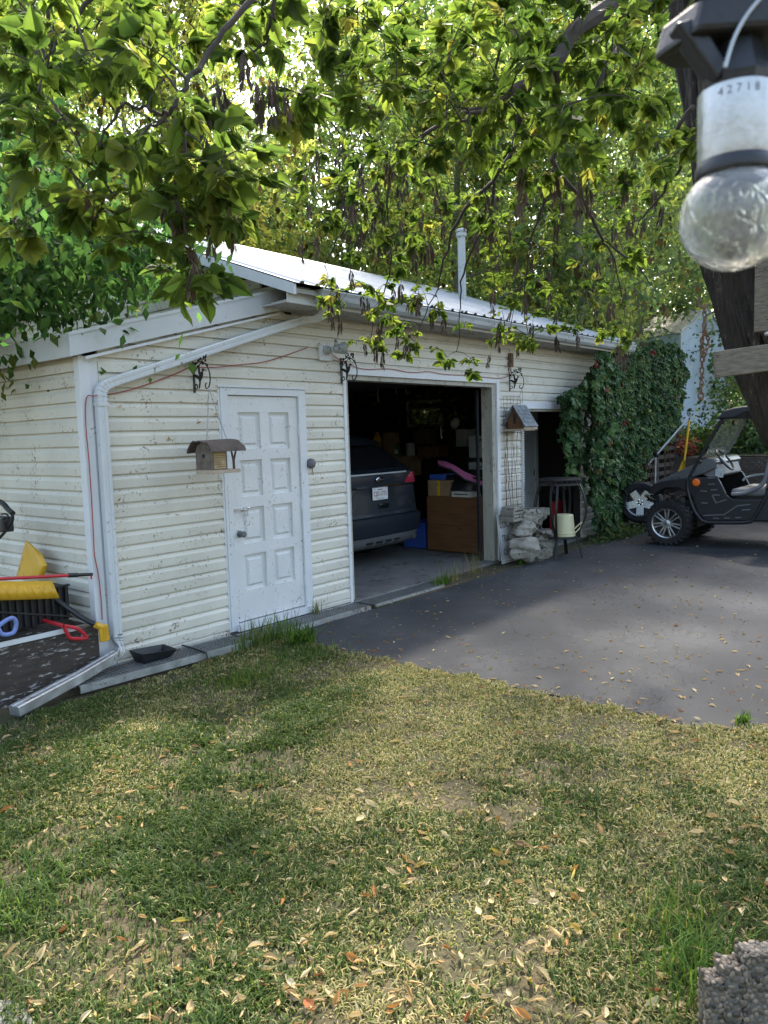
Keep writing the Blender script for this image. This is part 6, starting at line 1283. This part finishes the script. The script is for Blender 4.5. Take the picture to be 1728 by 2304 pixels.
v = dep(*c6(703, 895), 4.25); MB().tube([v+RT*.014*math.cos(t)+UP*.020*math.sin(t) for t in np.linspace(0, 6.283, 14)], .005, 6, cap=False).build('end_ring', M['rust'], cn, smooth=True)
# ================================================================== creeper
vp_ = [c5(x, y) for x, y in ((1060, 200), (1010, 300), (900, 480), (720, 600), (740, 760), (720, 900), (790, 1150), (880, 1300), (930, 1480), (990, 1600), (1010, 1780), (1250, 1830))]+[c6(x, y) for x, y in ((60, 1900), (240, 1820), (250, 1500), (330, 1300), (520, 1190), (545, 1000), (575, 800), (590, 620), (540, 500), (380, 440), (240, 470), (120, 500))]
def inpoly(u, v, poly):
    c = False; n = len(poly)
    for i in range(n):
        x0, y0 = poly[i]; x1, y1 = poly[(i+1) % n]
        if (y0 > v) != (y1 > v) and u < (x1-x0)*(v-y0)/(y1-y0)+x0: c = not c
    return c
vi = empty('creeper', (9.5, -.2, ZL), 'dark green virginia creeper curtain covering the far corner of the garage', 'creeper')
QP = []
while len(QP) < 3000:
    u, v = rng.uniform(1255, 1555), rng.uniform(740, 1210)
    if not inpoly(u, v, vp_): continue
    if u < 1335 and v > 905: continue
    if (u-1440)**2+(v-1131)**2 < 58**2 and u > 1408: continue
    y_ = -.15-(.26*float(vn(u*.035, v*.02, 1, 6))+abs(rng.normal())*.06)*(1 if u < 1390 else .35); QP.append(tuple(fac(u, v, y_)))
for us, v0, v1 in ((1266, 885, 1010), (1276, 885, 1085), (1290, 890, 1040), (1303, 890, 1095), (1318, 890, 1060), (1328, 890, 1130)):   # loose strands over the second bay
    for k in range(int((v1-v0)/4.5)): QP.append(tuple(fac(us+6*math.sin(k*.4+us)+rng.normal()*3, v0+k*4.5, -.12-abs(rng.normal())*.04)))
QP = np.array(QP); QP[:, 2] = np.maximum(QP[:, 2], -.08)
for (u, v) in [(rng.uniform(1520, 1650), rng.uniform(745, 900)) for _ in range(7)]: QP = np.concatenate([QP, [tuple(lft(u, v, 12.6))]])
n = len(QP); D = np.stack([rng.normal(size=n)*.5, -.35+rng.normal(size=n)*.3, -1+rng.normal(size=n)*.35], -1); Nn = np.stack([rng.normal(size=n)*.7-.2, -1+rng.normal(size=n)*.3, .7+rng.normal(size=n)*.55], -1); S = rng.uniform(.045, .125, n); MX = frames(D, Nn)
vv5 = []
for k in range(3):
    V, F = compound(5, 40+k); me = bpy.data.meshes.new('leaf'); me.from_pydata(V, [], F); me.materials.append(M['leafvo']); vv5.append((V, F, me))
vii = chain_inv(vi); big = np.argsort(-S/np.maximum(1, QP[:, 0]))[:290]; rest = np.setdiff1d(np.arange(n), big)
for k, i in enumerate(big):
    o = bpy.data.objects.new('leaf', vv5[k % 3][2]); COL.objects.link(o); o.parent = vi; o.matrix_parent_inverse = vii; m4 = Matrix(MX[i].tolist()).to_4x4() @ Matrix.Scale(float(S[i]), 4); m4.translation = Vector(QP[i]); o.matrix_basis = m4
T = pick([(.026, .066, .024), (.052, .115, .040), (.092, .165, .055), (.14, .19, .06), (.18, .04, .025)], len(rest), [3, 4, 2.5, 1, .15]); VV, FF, CC, off = [], [], [], 0
for k in range(3):
    s_ = slice(k, None, 3); V, F, C = scatter(vv5[k][0], vv5[k][1], MX[rest[s_]]*S[rest[s_]][:, None, None], QP[rest[s_]], T[s_]); VV.append(V); FF += [f+off for f in F]; CC.append(C); off += len(V)
tag(link('small_leaves', fast_mesh('small_leaves', np.concatenate(VV), FF, np.concatenate(CC), True), M['leafv'], vi), kind='stuff')
for i in range(26):
    u = rng.uniform(1360, 1540); pts = [fac(u+rng.normal()*6, v, -.13) for v in range(800, 1190, 45)]; MB().tube(smooth_curve(pts, 3), rng.uniform(.004, .012), 5).build('stem', M['vinewood'], vi)
# plants on the bank and round the buggy
def bush(name, label, c, rx, ry, rz, n, pal, size, group=None, cat='shrub', wts=None):
    c = Vector(c); o = empty(name, c, label, cat, group); st_ = MB()
    for _ in range(6): q = c+Vector((rng.normal()*rx*.4, rng.normal()*ry*.4, rz*1.3)); st_.tube([c, c.lerp(q, .5)+Vector(rng.normal(size=3)*.04), q], [.012, .008, .004], 5)
    st_.build('stems', M['vinewood'], o); ncl = 26; cc = rng.normal(size=(ncl, 3)); cc = unit(cc)*rng.uniform(.3, 1, (ncl, 1)); cc[:, 2] = np.abs(cc[:, 2]); li = rng.integers(0, ncl, n)
    P = np.array(c)+(cc[li]+rng.normal(size=(n, 3))*.22)*np.array([rx, ry, rz*1.6]); P[:, 2] = np.maximum(P[:, 2], c.z-.02)
    Mx = frames(rng.normal(size=(n, 3)), rng.normal(size=(n, 3))+np.array([0, 0, 1.2]))*(size*rng.uniform(.6, 1.3, n))[:, None, None]; V, F, C = scatter(RH[0], RH[1], Mx, P, pick(pal, n, wts)); link('leaves', fast_mesh('leaves', V, F, C), M['leaf'], o); return o
RED = [(.35, .07, .08), (.25, .04, .05), (.45, .16, .14), (.05, .09, .03)]
bush('flower_clump', 'red flowering clump on the bank left of the yellow shovel', lft(*cA(620, 660), x=12.75), .35, .45, .22, 1300, RED, .09, cat='flowers', wts=[3, 2, 2, 3])
bush('flower_clump', 'pale pink flowers seen between the shovel and the buggy pillar', lft(*cA(960, 560), x=15.5), .5, .7, .18, 900, RED+GREEN, .10, cat='flowers')
bush('garden_shrub', 'low dry shrub on the bank under the tarp shelter', lft(*cA(850, 640), x=13.6), .6, .8, .28, 2600, YELLOW[2:3]+GREEN, .08)
bush('garden_shrub', 'leafy green shrub on the bank seen through the buggy windscreen', lft(*cA(1400, 620), x=14.2), 1.0, .9, .55, 4200, GREEN[:4], .10)
bush('garden_shrub', 'dark shrub on the bank behind the buggy seats', lft(*cA(1640, 640), x=13.8), .9, 1.0, .6, 3800, COOL[:3], .10)
bush('garden_shrub', 'dark shrub filling the space behind the leaning trunk', lft(*cA(1800, 500), x=16), 1.5, 1.6, .9, 5000, GREEN[:4], .12)
bush('ground_creeper', 'low creeper and weeds at the foot of the vine curtain', (9.2, -.38, ZA), 1.2, .22, .10, 1700, COOL[:3]+[(.12, .13, .04)], .06, cat='weeds')
# ================================================================== lawn grass, weeds, fallen leaves
def lawn_ok(x, y): return (x < 1.545+.03*np.sin(y*7)+.03*np.sin(y*23)+np.maximum(0, -y-4)*.5) & (y < -.38) & (y > -7.4) & ~((x > -.3) & (y > -.40)) & ~((x < -.0) & (y > -.45) & (x > -.95))
NG = 800000; x = rng.uniform(-3.0, 3.2, NG); y = rng.uniform(-7.2, -.36, NG)
dx, dy = x-CAM.x, y-CAM.y; zc = dx*FW.x+dy*FW.y+(ZL-CAM.z)*FW.z; uu = (dx*RT.x+dy*RT.y+(ZL-CAM.z)*RT.z)/zc*FPX
keep = (zc > .3) & (uu > -1050) & (uu < 2300) & lawn_ok(x, y); dist = np.sqrt(dx**2+dy**2)
patch_ = vn(x, y, 1.1, 1)*.6+vn(x, y, 2.9, 4)*.4; bare = vn(x, y, 1.7, 9)*.55+vn(x, y, 5.5, 12)*.45
dryness = np.clip((x+1.7)/2.3+.38*(patch_-.5)*6+.25*(vn(x, y, 6.5, 33)-.5)-.24+np.clip((-y-2.2)*.28, 0, .6), 0, 1)
keep &= ~((bare > .64) & (rng.random(NG) < .75)); clump = vn(x, y, 9, 14)*.6+vn(x, y, 23, 15)*.4; keep &= rng.random(NG) < np.clip(.15+1.35*clump-.15*dryness, 0, 1)
x, y, dryness, dist, clump = x[keep], y[keep], dryness[keep], dist[keep], clump[keep]; n = len(x)
z = ZL+.03*vn(x, y, .9, 2)-.018
hgt = rng.uniform(.018, .050, n)*(1.25-.55*dryness)*(.55+.9*clump)*np.where(x > 1.42, 1.35, 1.0); wdt = rng.uniform(.0016, .0032, n)*(1+dist*.10); a = rng.uniform(0, 2*math.pi, n); ln = rng.uniform(.2, 1.3, n)
G3 = np.array([(.034, .070, .016), (.055, .095, .024), (.09, .135, .034)]); Y3 = np.array([(.26, .25, .09), (.38, .33, .16), (.43, .37, .21), (.19, .215, .075)])
isdry = rng.random(n) < (.08+.80*dryness); T = np.where(isdry[:, None], Y3[rng.integers(0, 4, n)], G3[rng.integers(0, 3, n)])*rng.uniform(.75, 1.25, (n, 1))
hgt = np.where(isdry, hgt*.8, hgt); ln = np.where(isdry, ln*1.4, ln)
ca, sa = np.cos(a), np.sin(a); B = np.stack([x, y, z], -1); Wv = np.stack([-sa, ca, 0*a], -1)*wdt[:, None]; Dv = np.stack([ca, sa, 0*a], -1)
mid = B+Dv*(hgt*ln*.35)[:, None]+np.array([0, 0, 1])*(hgt*.6)[:, None]; tip = B+Dv*(hgt*ln)[:, None]+np.array([0, 0, 1])*(hgt*np.maximum(.35, 1-.35*ln))[:, None]
V = np.stack([B-Wv, B+Wv, mid+Wv*.8, mid-Wv*.8, tip], 1).reshape(-1, 3); o5 = (np.arange(n)*5)[:, None]
gme = fast_mesh('grass', V, [o5+np.array([[0, 1, 2, 3]]), o5+np.array([[3, 2, 4]])], np.repeat(T, 5, 0)); tag(link('grass', gme, M['grass']), 'short patchy lawn grass, green at left and dry at right', 'grass', kind='stuff')
def tuft(label, c, n, h, spread, pal, wd=.004, cat='weeds', name='grass_tuft', arch=.8, kind=None):
    c = Vector(c); a = rng.uniform(0, 2*math.pi, n); hh = h*rng.uniform(.45, 1.1, n); B = np.array(c)+np.stack([rng.normal(size=n)*spread, rng.normal(size=n)*spread*.6, np.zeros(n)], -1)
    k = arch*rng.uniform(.2, 1, n); Dv = np.stack([np.cos(a), np.sin(a), 0*a], -1); Wv = np.stack([-np.sin(a), np.cos(a), 0*a], -1)*wd; up_ = np.array([0, 0, 1.0])
    rows = []
    for t in (0, .35, .7, 1.0): rows.append((B+Dv*(hh*k*t*t*.7)[:, None]+up_*(hh*(t-.35*k*t*t))[:, None], 1-.92*t**2))
    V = np.stack([q for p, s_ in rows for q in (p-Wv*s_, p+Wv*s_)], 1).reshape(-1, 3); o8 = (np.arange(n)*8)[:, None]
    me = fast_mesh(name, V, [np.concatenate([o8+np.array([[0, 1, 3, 2]]), o8+np.array([[2, 3, 5, 4]]), o8+np.array([[4, 5, 7, 6]])])], np.repeat(pick(pal, n), 8, 0)); return tag(link(name, me, M['grass']), label, cat, None if kind else 'weed tufts', kind)
GP = [(.05, .11, .018), (.085, .16, .03), (.13, .21, .045)]; DP = [(.30, .25, .11), (.20, .18, .07), (.10, .12, .03)]
tuft('green grass tuft growing at the left foot of the white door', (1.33, -.40, -.12), 90, .30, .10, GP+DP[:1]); tuft('tall grass tuft in front of the white door', (1.55, -.42, -.12), 80, .30, .09, GP)
tuft('small grass tuft at the right foot of the door frame', (2.30, -.10, -.11), 26, .22, .03, GP+DP); tuft('thin grass growing against the siding left of the door', (1.10, -.42, -.12), 60, .18, .10, GP+DP, kind='stuff')
tuft('broad leaved green weed clump at the corner of the asphalt', (1.50, -.70, -.12), 120, .22, .06, GP, .012, arch=1.3); tuft('bright green grass mat beside the asphalt corner', (1.15, -1.0, -.125), 260, .10, .22, GP, .004, kind='stuff')
tuft('yellow green grass patch near the grating', (.55, -1.05, -.125), 220, .09, .16, [(.12, .17, .03), (.09, .15, .03)], .004, kind='stuff')
tuft('dry grass tuft in front of the open bay', (4.45, -.22, -.105), 40, .30, .08, DP, .003); tuft('dry seed grass by the right side of the open bay', (5.0, -.20, -.105), 36, .36, .10, DP, .003); tuft('green weed in the middle of the bay sill', (4.2, -.25, -.105), 60, .14, .08, GP, .008)
tuft('fresh green weed at the foot of the traffic sign', (6.0, -.33, -.11), 80, .16, .05, [(.06, .15, .02), (.09, .19, .03)], .014, arch=1.4)
v = gnd(1660, 2190, ZL); tuft('long green grass tuft beside the pebble block', (v.x-.12, v.y+.12, ZL), 160, .20, .10, GP, .003, arch=1.3); tuft('long grass behind the pebble block', (v.x+.12, v.y+.25, ZL), 160, .18, .12, GP+DP[:1], .003, arch=1.2, kind='stuff')
tuft('weeds on the asphalt edge at the right', (1.75, -4.2, -.12), 45, .08, .03, GP, .006, arch=1.4); tuft('long grass at the left edge of the lawn', (gnd(-20, 2050, ZL).x, gnd(20, 2050, ZL).y, ZL), 160, .16, .2, GP, .003, arch=1.2, kind='stuff')
def dryleaf(seed):
    r_ = random.Random(seed); nx_, ny_ = 5, 4; roll = r_.uniform(2.2, 6.0); V = []; F = []; bend = r_.uniform(-.5, .7); wd = r_.uniform(.22, .42)
    for i in range(nx_+1):
        t = i/nx_; w_ = wd*math.sin(math.pi*min(.97, .06+t*.94))**.8*(1-.25*t)
        for j in range(ny_+1):
            s_ = -1+2*j/ny_; ang = s_*roll*.5; rad = w_/max(.3, roll*.5); V.append((t-.5+.04*r_.uniform(-1, 1), rad*math.sin(ang)*1.0+.02*r_.uniform(-1, 1), rad*(1-math.cos(ang))+bend*(t-.5)**2+.015*r_.uniform(-1, 1)))
    for i in range(nx_):
        for j in range(ny_): a = i*(ny_+1)+j; F.append((a, a+1, a+ny_+2, a+ny_+1))
    n = len(V); V += [(-.5, .012, .02), (-.5, -.012, .02), (-.85, 0, .06)]; F.append((n, n+1, n+2)); zm = min(p[2] for p in V); return [(p[0], p[1], p[2]-zm) for p in V], F
dl = []
for k in range(9):
    V, F = dryleaf(k); me = bpy.data.meshes.new('fallen_leaf'); me.from_pydata(V, [], F); me.polygons.foreach_set('use_smooth', [True]*len(me.polygons)); me.materials.append(M['dryo']); dl.append((V, F, me))
pts = []
def addl(n, fx, zf, grp, sm=1.0):
    for _ in range(n):
        q = fx()
        if q is None: continue
        pts.append((q[0], q[1], zf(q[0], q[1]), sm*(.021+.034*rng.random()**1.4), grp))
def lawnpt():
    u, v = rng.uniform(-10, 1740), 1430+890*rng.random()**.85; p = gnd(u, v, ZL); return (p.x, p.y) if bool(lawn_ok(p.x, p.y)) and vn(p.x, p.y, 1.4, 31) > rng.uniform(.1, .75) else None
def asphpt():
    u, v = rng.uniform(650, 1740), rng.uniform(1215, 1620); p = gnd(u, v, ZA); return (p.x, p.y) if p.x > 1.55 and p.y < -.4 else None
def edgept(): yy_ = rng.uniform(-4.6, -.6); return (1.52+rng.normal()*.06+max(0, -yy_-4)*.5, yy_)
def sillpt(): return (rng.uniform(2.0, 6.6), -.36+rng.normal()*.09)
zl = lambda x_, y_: ZL+.03*float(vn(x_, y_, .9, 2))-.015+.022; za = lambda x_, y_: ZA+.002
addl(1800, lawnpt, zl, 0); addl(850, asphpt, za, 1, .85); addl(420, edgept, lambda x_, y_: ZA+.01, 2, .75); addl(160, sillpt, lambda x_, y_: -.10, 2, .6); addl(260, lambda: (lambda p: (p.x, p.y) if p.x > 1.6 and p.y < -.45 else None)(gnd(rng.uniform(900, 1740), rng.uniform(1195, 1350), ZA)), za, 1, .5)
pts.sort(key=lambda p: -p[3]/(Vector((p[0], p[1], p[2]))-CAM).dot(FW)); LB = ['dry curled tan leaf fallen on the lawn', 'dry curled leaf lying on the asphalt', 'dry leaf drifted along the asphalt edge']; GB = ['fallen leaves on the lawn', 'fallen leaves on the asphalt', 'fallen leaves along the asphalt edge']
eul = lambda: (rng.normal()*.7, rng.normal()*.5, rng.uniform(0, 6.28))
nb = 0
lawn_first = [p for p in pts if p[4] == 0][:200]+[p for p in pts if p[4] == 1][:70]+[p for p in pts if p[4] == 2][:28]; ids = set(id(p) for p in lawn_first); rest = [p for p in pts if id(p) not in ids]
for k, p in enumerate(lawn_first):
    o = bpy.data.objects.new('fallen_leaf', dl[k % 9][2]); COL.objects.link(o); o.location = p[:3]; e = eul(); o.rotation_euler = e if p[4] == 0 else (e[0]*.3, e[1]*.3, e[2]); o.scale = (p[3]*1.15,)*3; lab = LB[p[4]]
    if p[4] == 0: lab = 'dry curled tan leaf on the '+('green grass at the left' if p[0] < -.9 and p[1] > -3.2 else 'grass near the pebble block' if p[0]-p[1] > 3.6 and p[0] < .3 else 'grass near the paving slab' if p[0] < -1.2 else 'lawn close to the asphalt' if p[0] > .6 else 'worn middle of the lawn')
    tag(o, lab, 'leaf', GB[p[4]])
VV, FF, CC, off = [], [], [], 0; DRY = [(.36, .25, .12), (.50, .38, .20), (.58, .48, .30), (.42, .21, .07), (.26, .17, .09)]
for k in range(9):
    q = rest[k::9]; mats = np.array([np.array(Matrix.Rotation(rng.uniform(0, 6.28), 3, 'Z') @ Matrix.Rotation(rng.normal()*.4*(1 if p[4] == 0 else .3), 3, 'X'))*p[3]*1.1 for p in q]); V, F, C = scatter(dl[k][0], dl[k][1], mats, np.array([p[:3] for p in q]), pick(DRY, len(q), [3, 3, 2, 1, 1])); VV.append(V); FF += [f+off for f in F]; CC.append(C); off += len(V)
tag(link('leaf_litter', fast_mesh('leaf_litter', np.concatenate(VV), FF, np.concatenate(CC), True), M['dry']), 'scattered smaller dry leaves over lawn and asphalt', 'leaf litter', kind='stuff')
# dead leaves and webs caught on the siding under the eave
for k, (u, v) in enumerate([(c1(x_, y_)) for x_, y_ in ((610, 985), (640, 1030), (700, 1010), (660, 1045), (965, 1005), (1060, 1115), (900, 1200), (1550, 390), (1575, 410), (1600, 450))]+[c2(x_, y_) for x_, y_ in ((1315, 100), (1340, 250), (930, 565), (1310, 680), (1380, 685), (940, 740), (1010, 1240), (880, 1395), (830, 1310))]+[c3(290, 575), c3(1235, 1330)]):
    p = fac(u, v, -.026); o = bpy.data.objects.new('caught_leaf', dl[k % 9][2]); COL.objects.link(o); o.location = p; o.rotation_euler = (R(90)+rng.normal()*.3, rng.normal()*.5, rng.uniform(-.5, .5)); s_ = rng.uniform(.028, .045); o.scale = (s_, s_, s_*.5); tag(o, 'dead brown leaf caught in webs on the dirty siding', 'leaf', 'dead leaves caught on the siding')
# ================================================================== paving slab at the lower left, pebble block at the lower right
v = [gnd(-90, 2245, ZL+.012), gnd(55, 2250, ZL+.012), gnd(90, 2330, ZL+.012), gnd(-90, 2380, ZL+.012)]
MB().prism([tuple(q) for q in v], (0, 0, -.06)).build('paving_slab', M['concrete'], None, bevel=.006, label='corner of a grey concrete paving slab at the lower left', cat='slab')
DP_ = 2.05; hx = Vector((RT.x, RT.y, 0)).normalized(); hy = Vector((FW.x, FW.y, 0)).normalized()
pbk = empty('pebble_block', dep(1680, 2320, DP_), 'stepped block of exposed pebble aggregate at the lower right corner', 'planter'); pbk.location.z = ZL
def cu(u0, v0, u1): a, b = dep(u0, v0, DP_), dep(u1, v0, DP_); return a, (b-a).dot(hx), a.z
blocks = [cu(1592, 2208, 1630), cu(1629, 2178, 1676), cu(1675, 2150, 1830)]
pm_ = []; r2 = random.Random(3)
for bi, (a, wdt_, zt_) in enumerate(blocks):
    a = Vector((a.x, a.y, 0)); c = a+hx*wdt_/2+hy*.03; MB().obox(Vector((c.x, c.y, (zt_+ZL)/2)), hx*wdt_/2, hy*.03, (0, 0, (zt_-ZL)/2)).build('concrete_core', M['mortar'], pbk, bevel=.012)
    def put(p, nn_): pm_.append((p, nn_))
    st_ = .0165
    for i in range(int(wdt_/st_)+1):
        for k_ in range(int((zt_-ZL)/st_)): put(a+hx*((i+.5*(k_ % 2))*st_)+Vector((0, 0, zt_-.004-k_*st_)), -hy)
        for k_ in range(int(.06/st_)+1): put(a+hx*((i+.5*(k_ % 2))*st_)+hy*k_*st_+Vector((0, 0, zt_)), Vector((0, 0, 1)))
    for k_ in range(int(.06/st_)+1):
        for q in range(int((zt_-ZL)/st_)): put(a+hy*((k_+.5*(q % 2))*st_)+Vector((0, 0, zt_-q*st_)), -hx)
pv = [MB().ball((0, 0, 0), 1, 1, 1, 8, 5).mesh('pebble', M['pebble'], True) for _ in range(1)]
base_v = np.array([tuple(q.co) for q in pv[0].vertices]); base_f = [tuple(q.vertices) for q in pv[0].polygons]
vis = []; hid = []
for p, nn_ in pm_:
    u, v, d = pix(p); (vis if (1570 < u < 1735 and v < 2310 and -nn_.dot(p-CAM) > 0) else hid).append((p, nn_))
r2.shuffle(vis); hid += vis[298:]; vis = vis[:298]
pinv = chain_inv(pbk); mats = []; ps_ = []; ti = []
for lst, ob in ((vis, True), (hid, False)):
    for p, nn_ in lst:
        x_, y_ = perp(nn_); an = r2.uniform(0, 3.14); ax_ = x_*math.cos(an)+y_*math.sin(an); ay_ = nn_.cross(ax_); s1, s2, s3 = r2.uniform(.0085, .0125), r2.uniform(.0060, .0088), r2.uniform(.0032, .0055); p = p+x_*r2.uniform(-.005, .005)+y_*r2.uniform(-.005, .005)+nn_*r2.uniform(-.003, .001)
        m3 = Matrix((ax_*s1, ay_*s2, nn_*s3)).transposed()
        if ob:
            o = bpy.data.objects.new('pebble', pv[0]); COL.objects.link(o); o.parent = pbk; o.matrix_parent_inverse = pinv; m4 = m3.to_4x4(); m4.translation = p; o.matrix_basis = m4
        else: mats.append(np.array(m3)); ps_.append(tuple(p))
V, F, C = scatter(base_v, base_f, np.array(mats), np.array(ps_), pick([(.14, .11, .08), (.22, .19, .16), (.07, .06, .05), (.15, .10, .065)], len(ps_))); tag(link('packed_pebbles', fast_mesh('packed_pebbles', V, F, C, True), M['pebblep'], pbk), kind='stuff')
# ================================================================== hanging bulb lamp close to the porch
bc = dep(1652, 490, .55); s = empty('hanging_bulb_lamp', bc, 'clear crackle glass bulb lamp with silver collar hanging at the upper right', 'lamp'); k_ = .55/FPX
upv = Vector((0, 0, 1))
def crackle():
    mt, N, L, b = newmat('crackle_glass'); b.inputs['Base Color'].default_value = (.80, .81, .80, 1); b.inputs['Roughness'].default_value = .05; b.inputs['Transmission Weight'].default_value = .9; b.inputs['IOR'].default_value = 1.35
    co = N.new('ShaderNodeTexCoord').outputs['Object']; v_ = N.new('ShaderNodeTexVoronoi'); v_.feature = 'DISTANCE_TO_EDGE'; v_.inputs['Scale'].default_value = 95; L.new(co, v_.inputs['Vector']); n_ = tex(N, L, co, 60, 4); bump(N, L, b, mix(N, L, ramp(N, L, v_.outputs['Distance'], [(0, (0, 0, 0, 1)), (.12, (1, 1, 1, 1))]), n_.outputs['Color'], .5), .22, .002); return mt
gl = crackle(); rb = 117*k_
MB().lathe([(rb*math.sin(t), -rb*math.cos(t)) for t in np.linspace(.02, 2.55, 26)]+[((rb-.0015)*math.sin(t), -(rb-.0015)*math.cos(t)) for t in np.linspace(2.55, .02, 26)], bc, upv, 40, cap=False).build('glass_globe', gl, s, smooth=True)
ring = MB(); z0 = (490-400)*k_; ring.lathe([(83*k_, z0), (84*k_, z0+3*k_), (84*k_, z0+16*k_), (80*k_, z0+26*k_), (78*k_, z0+32*k_)], bc, upv, 40).build('dark_ring', M['blackp'], s, smooth=True)
z1 = z0+30*k_; z2 = z1+150*k_; MB().lathe([(78*k_, z1), (79*k_, z1+2*k_), (79*k_, z2-2*k_), (77*k_, z2)], bc, upv, 48).build('silver_collar', M['collar'], s, smooth=True)
nf = Vector((-FW.x, -FW.y, 0)).normalized(); side3 = Vector((-nf.y, nf.x, 0))
for i, chh in enumerate('42718'):   # lettering wraps round the collar
    a = R(-40+13.5*i)-.12; dirr = nf*math.cos(a)+side3*math.sin(a); tx = side3*math.cos(a)-nf*math.sin(a); put_text('stamped_number', chh, 24*k_, M['greyink'], bc+dirr*(79.4*k_)+upv*(z2-22*k_), tx, upv, s, .00005)
hs_ = MB(); hz = z2+2*k_; hs_.lathe([(70*k_, hz), (76*k_, hz+20*k_), (60*k_, hz+70*k_), (50*k_, hz+110*k_)], bc, upv, 8).build('socket', M['blackp'], s)
cap_ = MB(); cz = hz+95*k_; cap_.prism([bc+side3*a*k_+nf*b*k_+upv*cz for a, b in ((-165, -60), (-120, 70), (140, 90), (190, -60), (140, -110), (-110, -110))], upv*(75*k_)+side3*(20*k_)); cap_.build('solar_housing', M['black'], s, bevel=.004)
MB().obox(bc+upv*(cz+80*k_)+side3*(20*k_), side3*130*k_, nf*80*k_, upv*5*k_).build('solar_panel', M['carblack'], s)
MB().prism([bc+side3*a*k_+nf*50*k_+upv*(cz+b*k_) for a, b in ((-150, 30), (-60, -90), (-40, -60), (-100, 40))], -nf*60*k_).build('housing_arm', M['blackp'], s, bevel=.002)
wr = [bc+side3*a*k_+nf*84*k_+upv*((490-v)*k_) for a, v in ((-62, 205), (-45, 150), (-20, 105), (10, 70))]; MB().tube(smooth_curve(wr, 5), 4.5*k_, 7).build('wire_bail', M['steel'], s, smooth=True)
wr = [bc+side3*a*k_+nf*95*k_+upv*((490-v)*k_) for a, v in ((15, 30), (45, 22), (55, 60), (90, 95), (140, 130))]; MB().tube(smooth_curve(wr, 5), 6*k_, 7).build('wire_hook', M['steel'], s, smooth=True)
MB().tube([bc+upv*(cz+70*k_), bc+upv*(cz+.35), bc+upv*1.9+side3*.1], .002, 6).build('hanging_cord', M['blackp'], s)
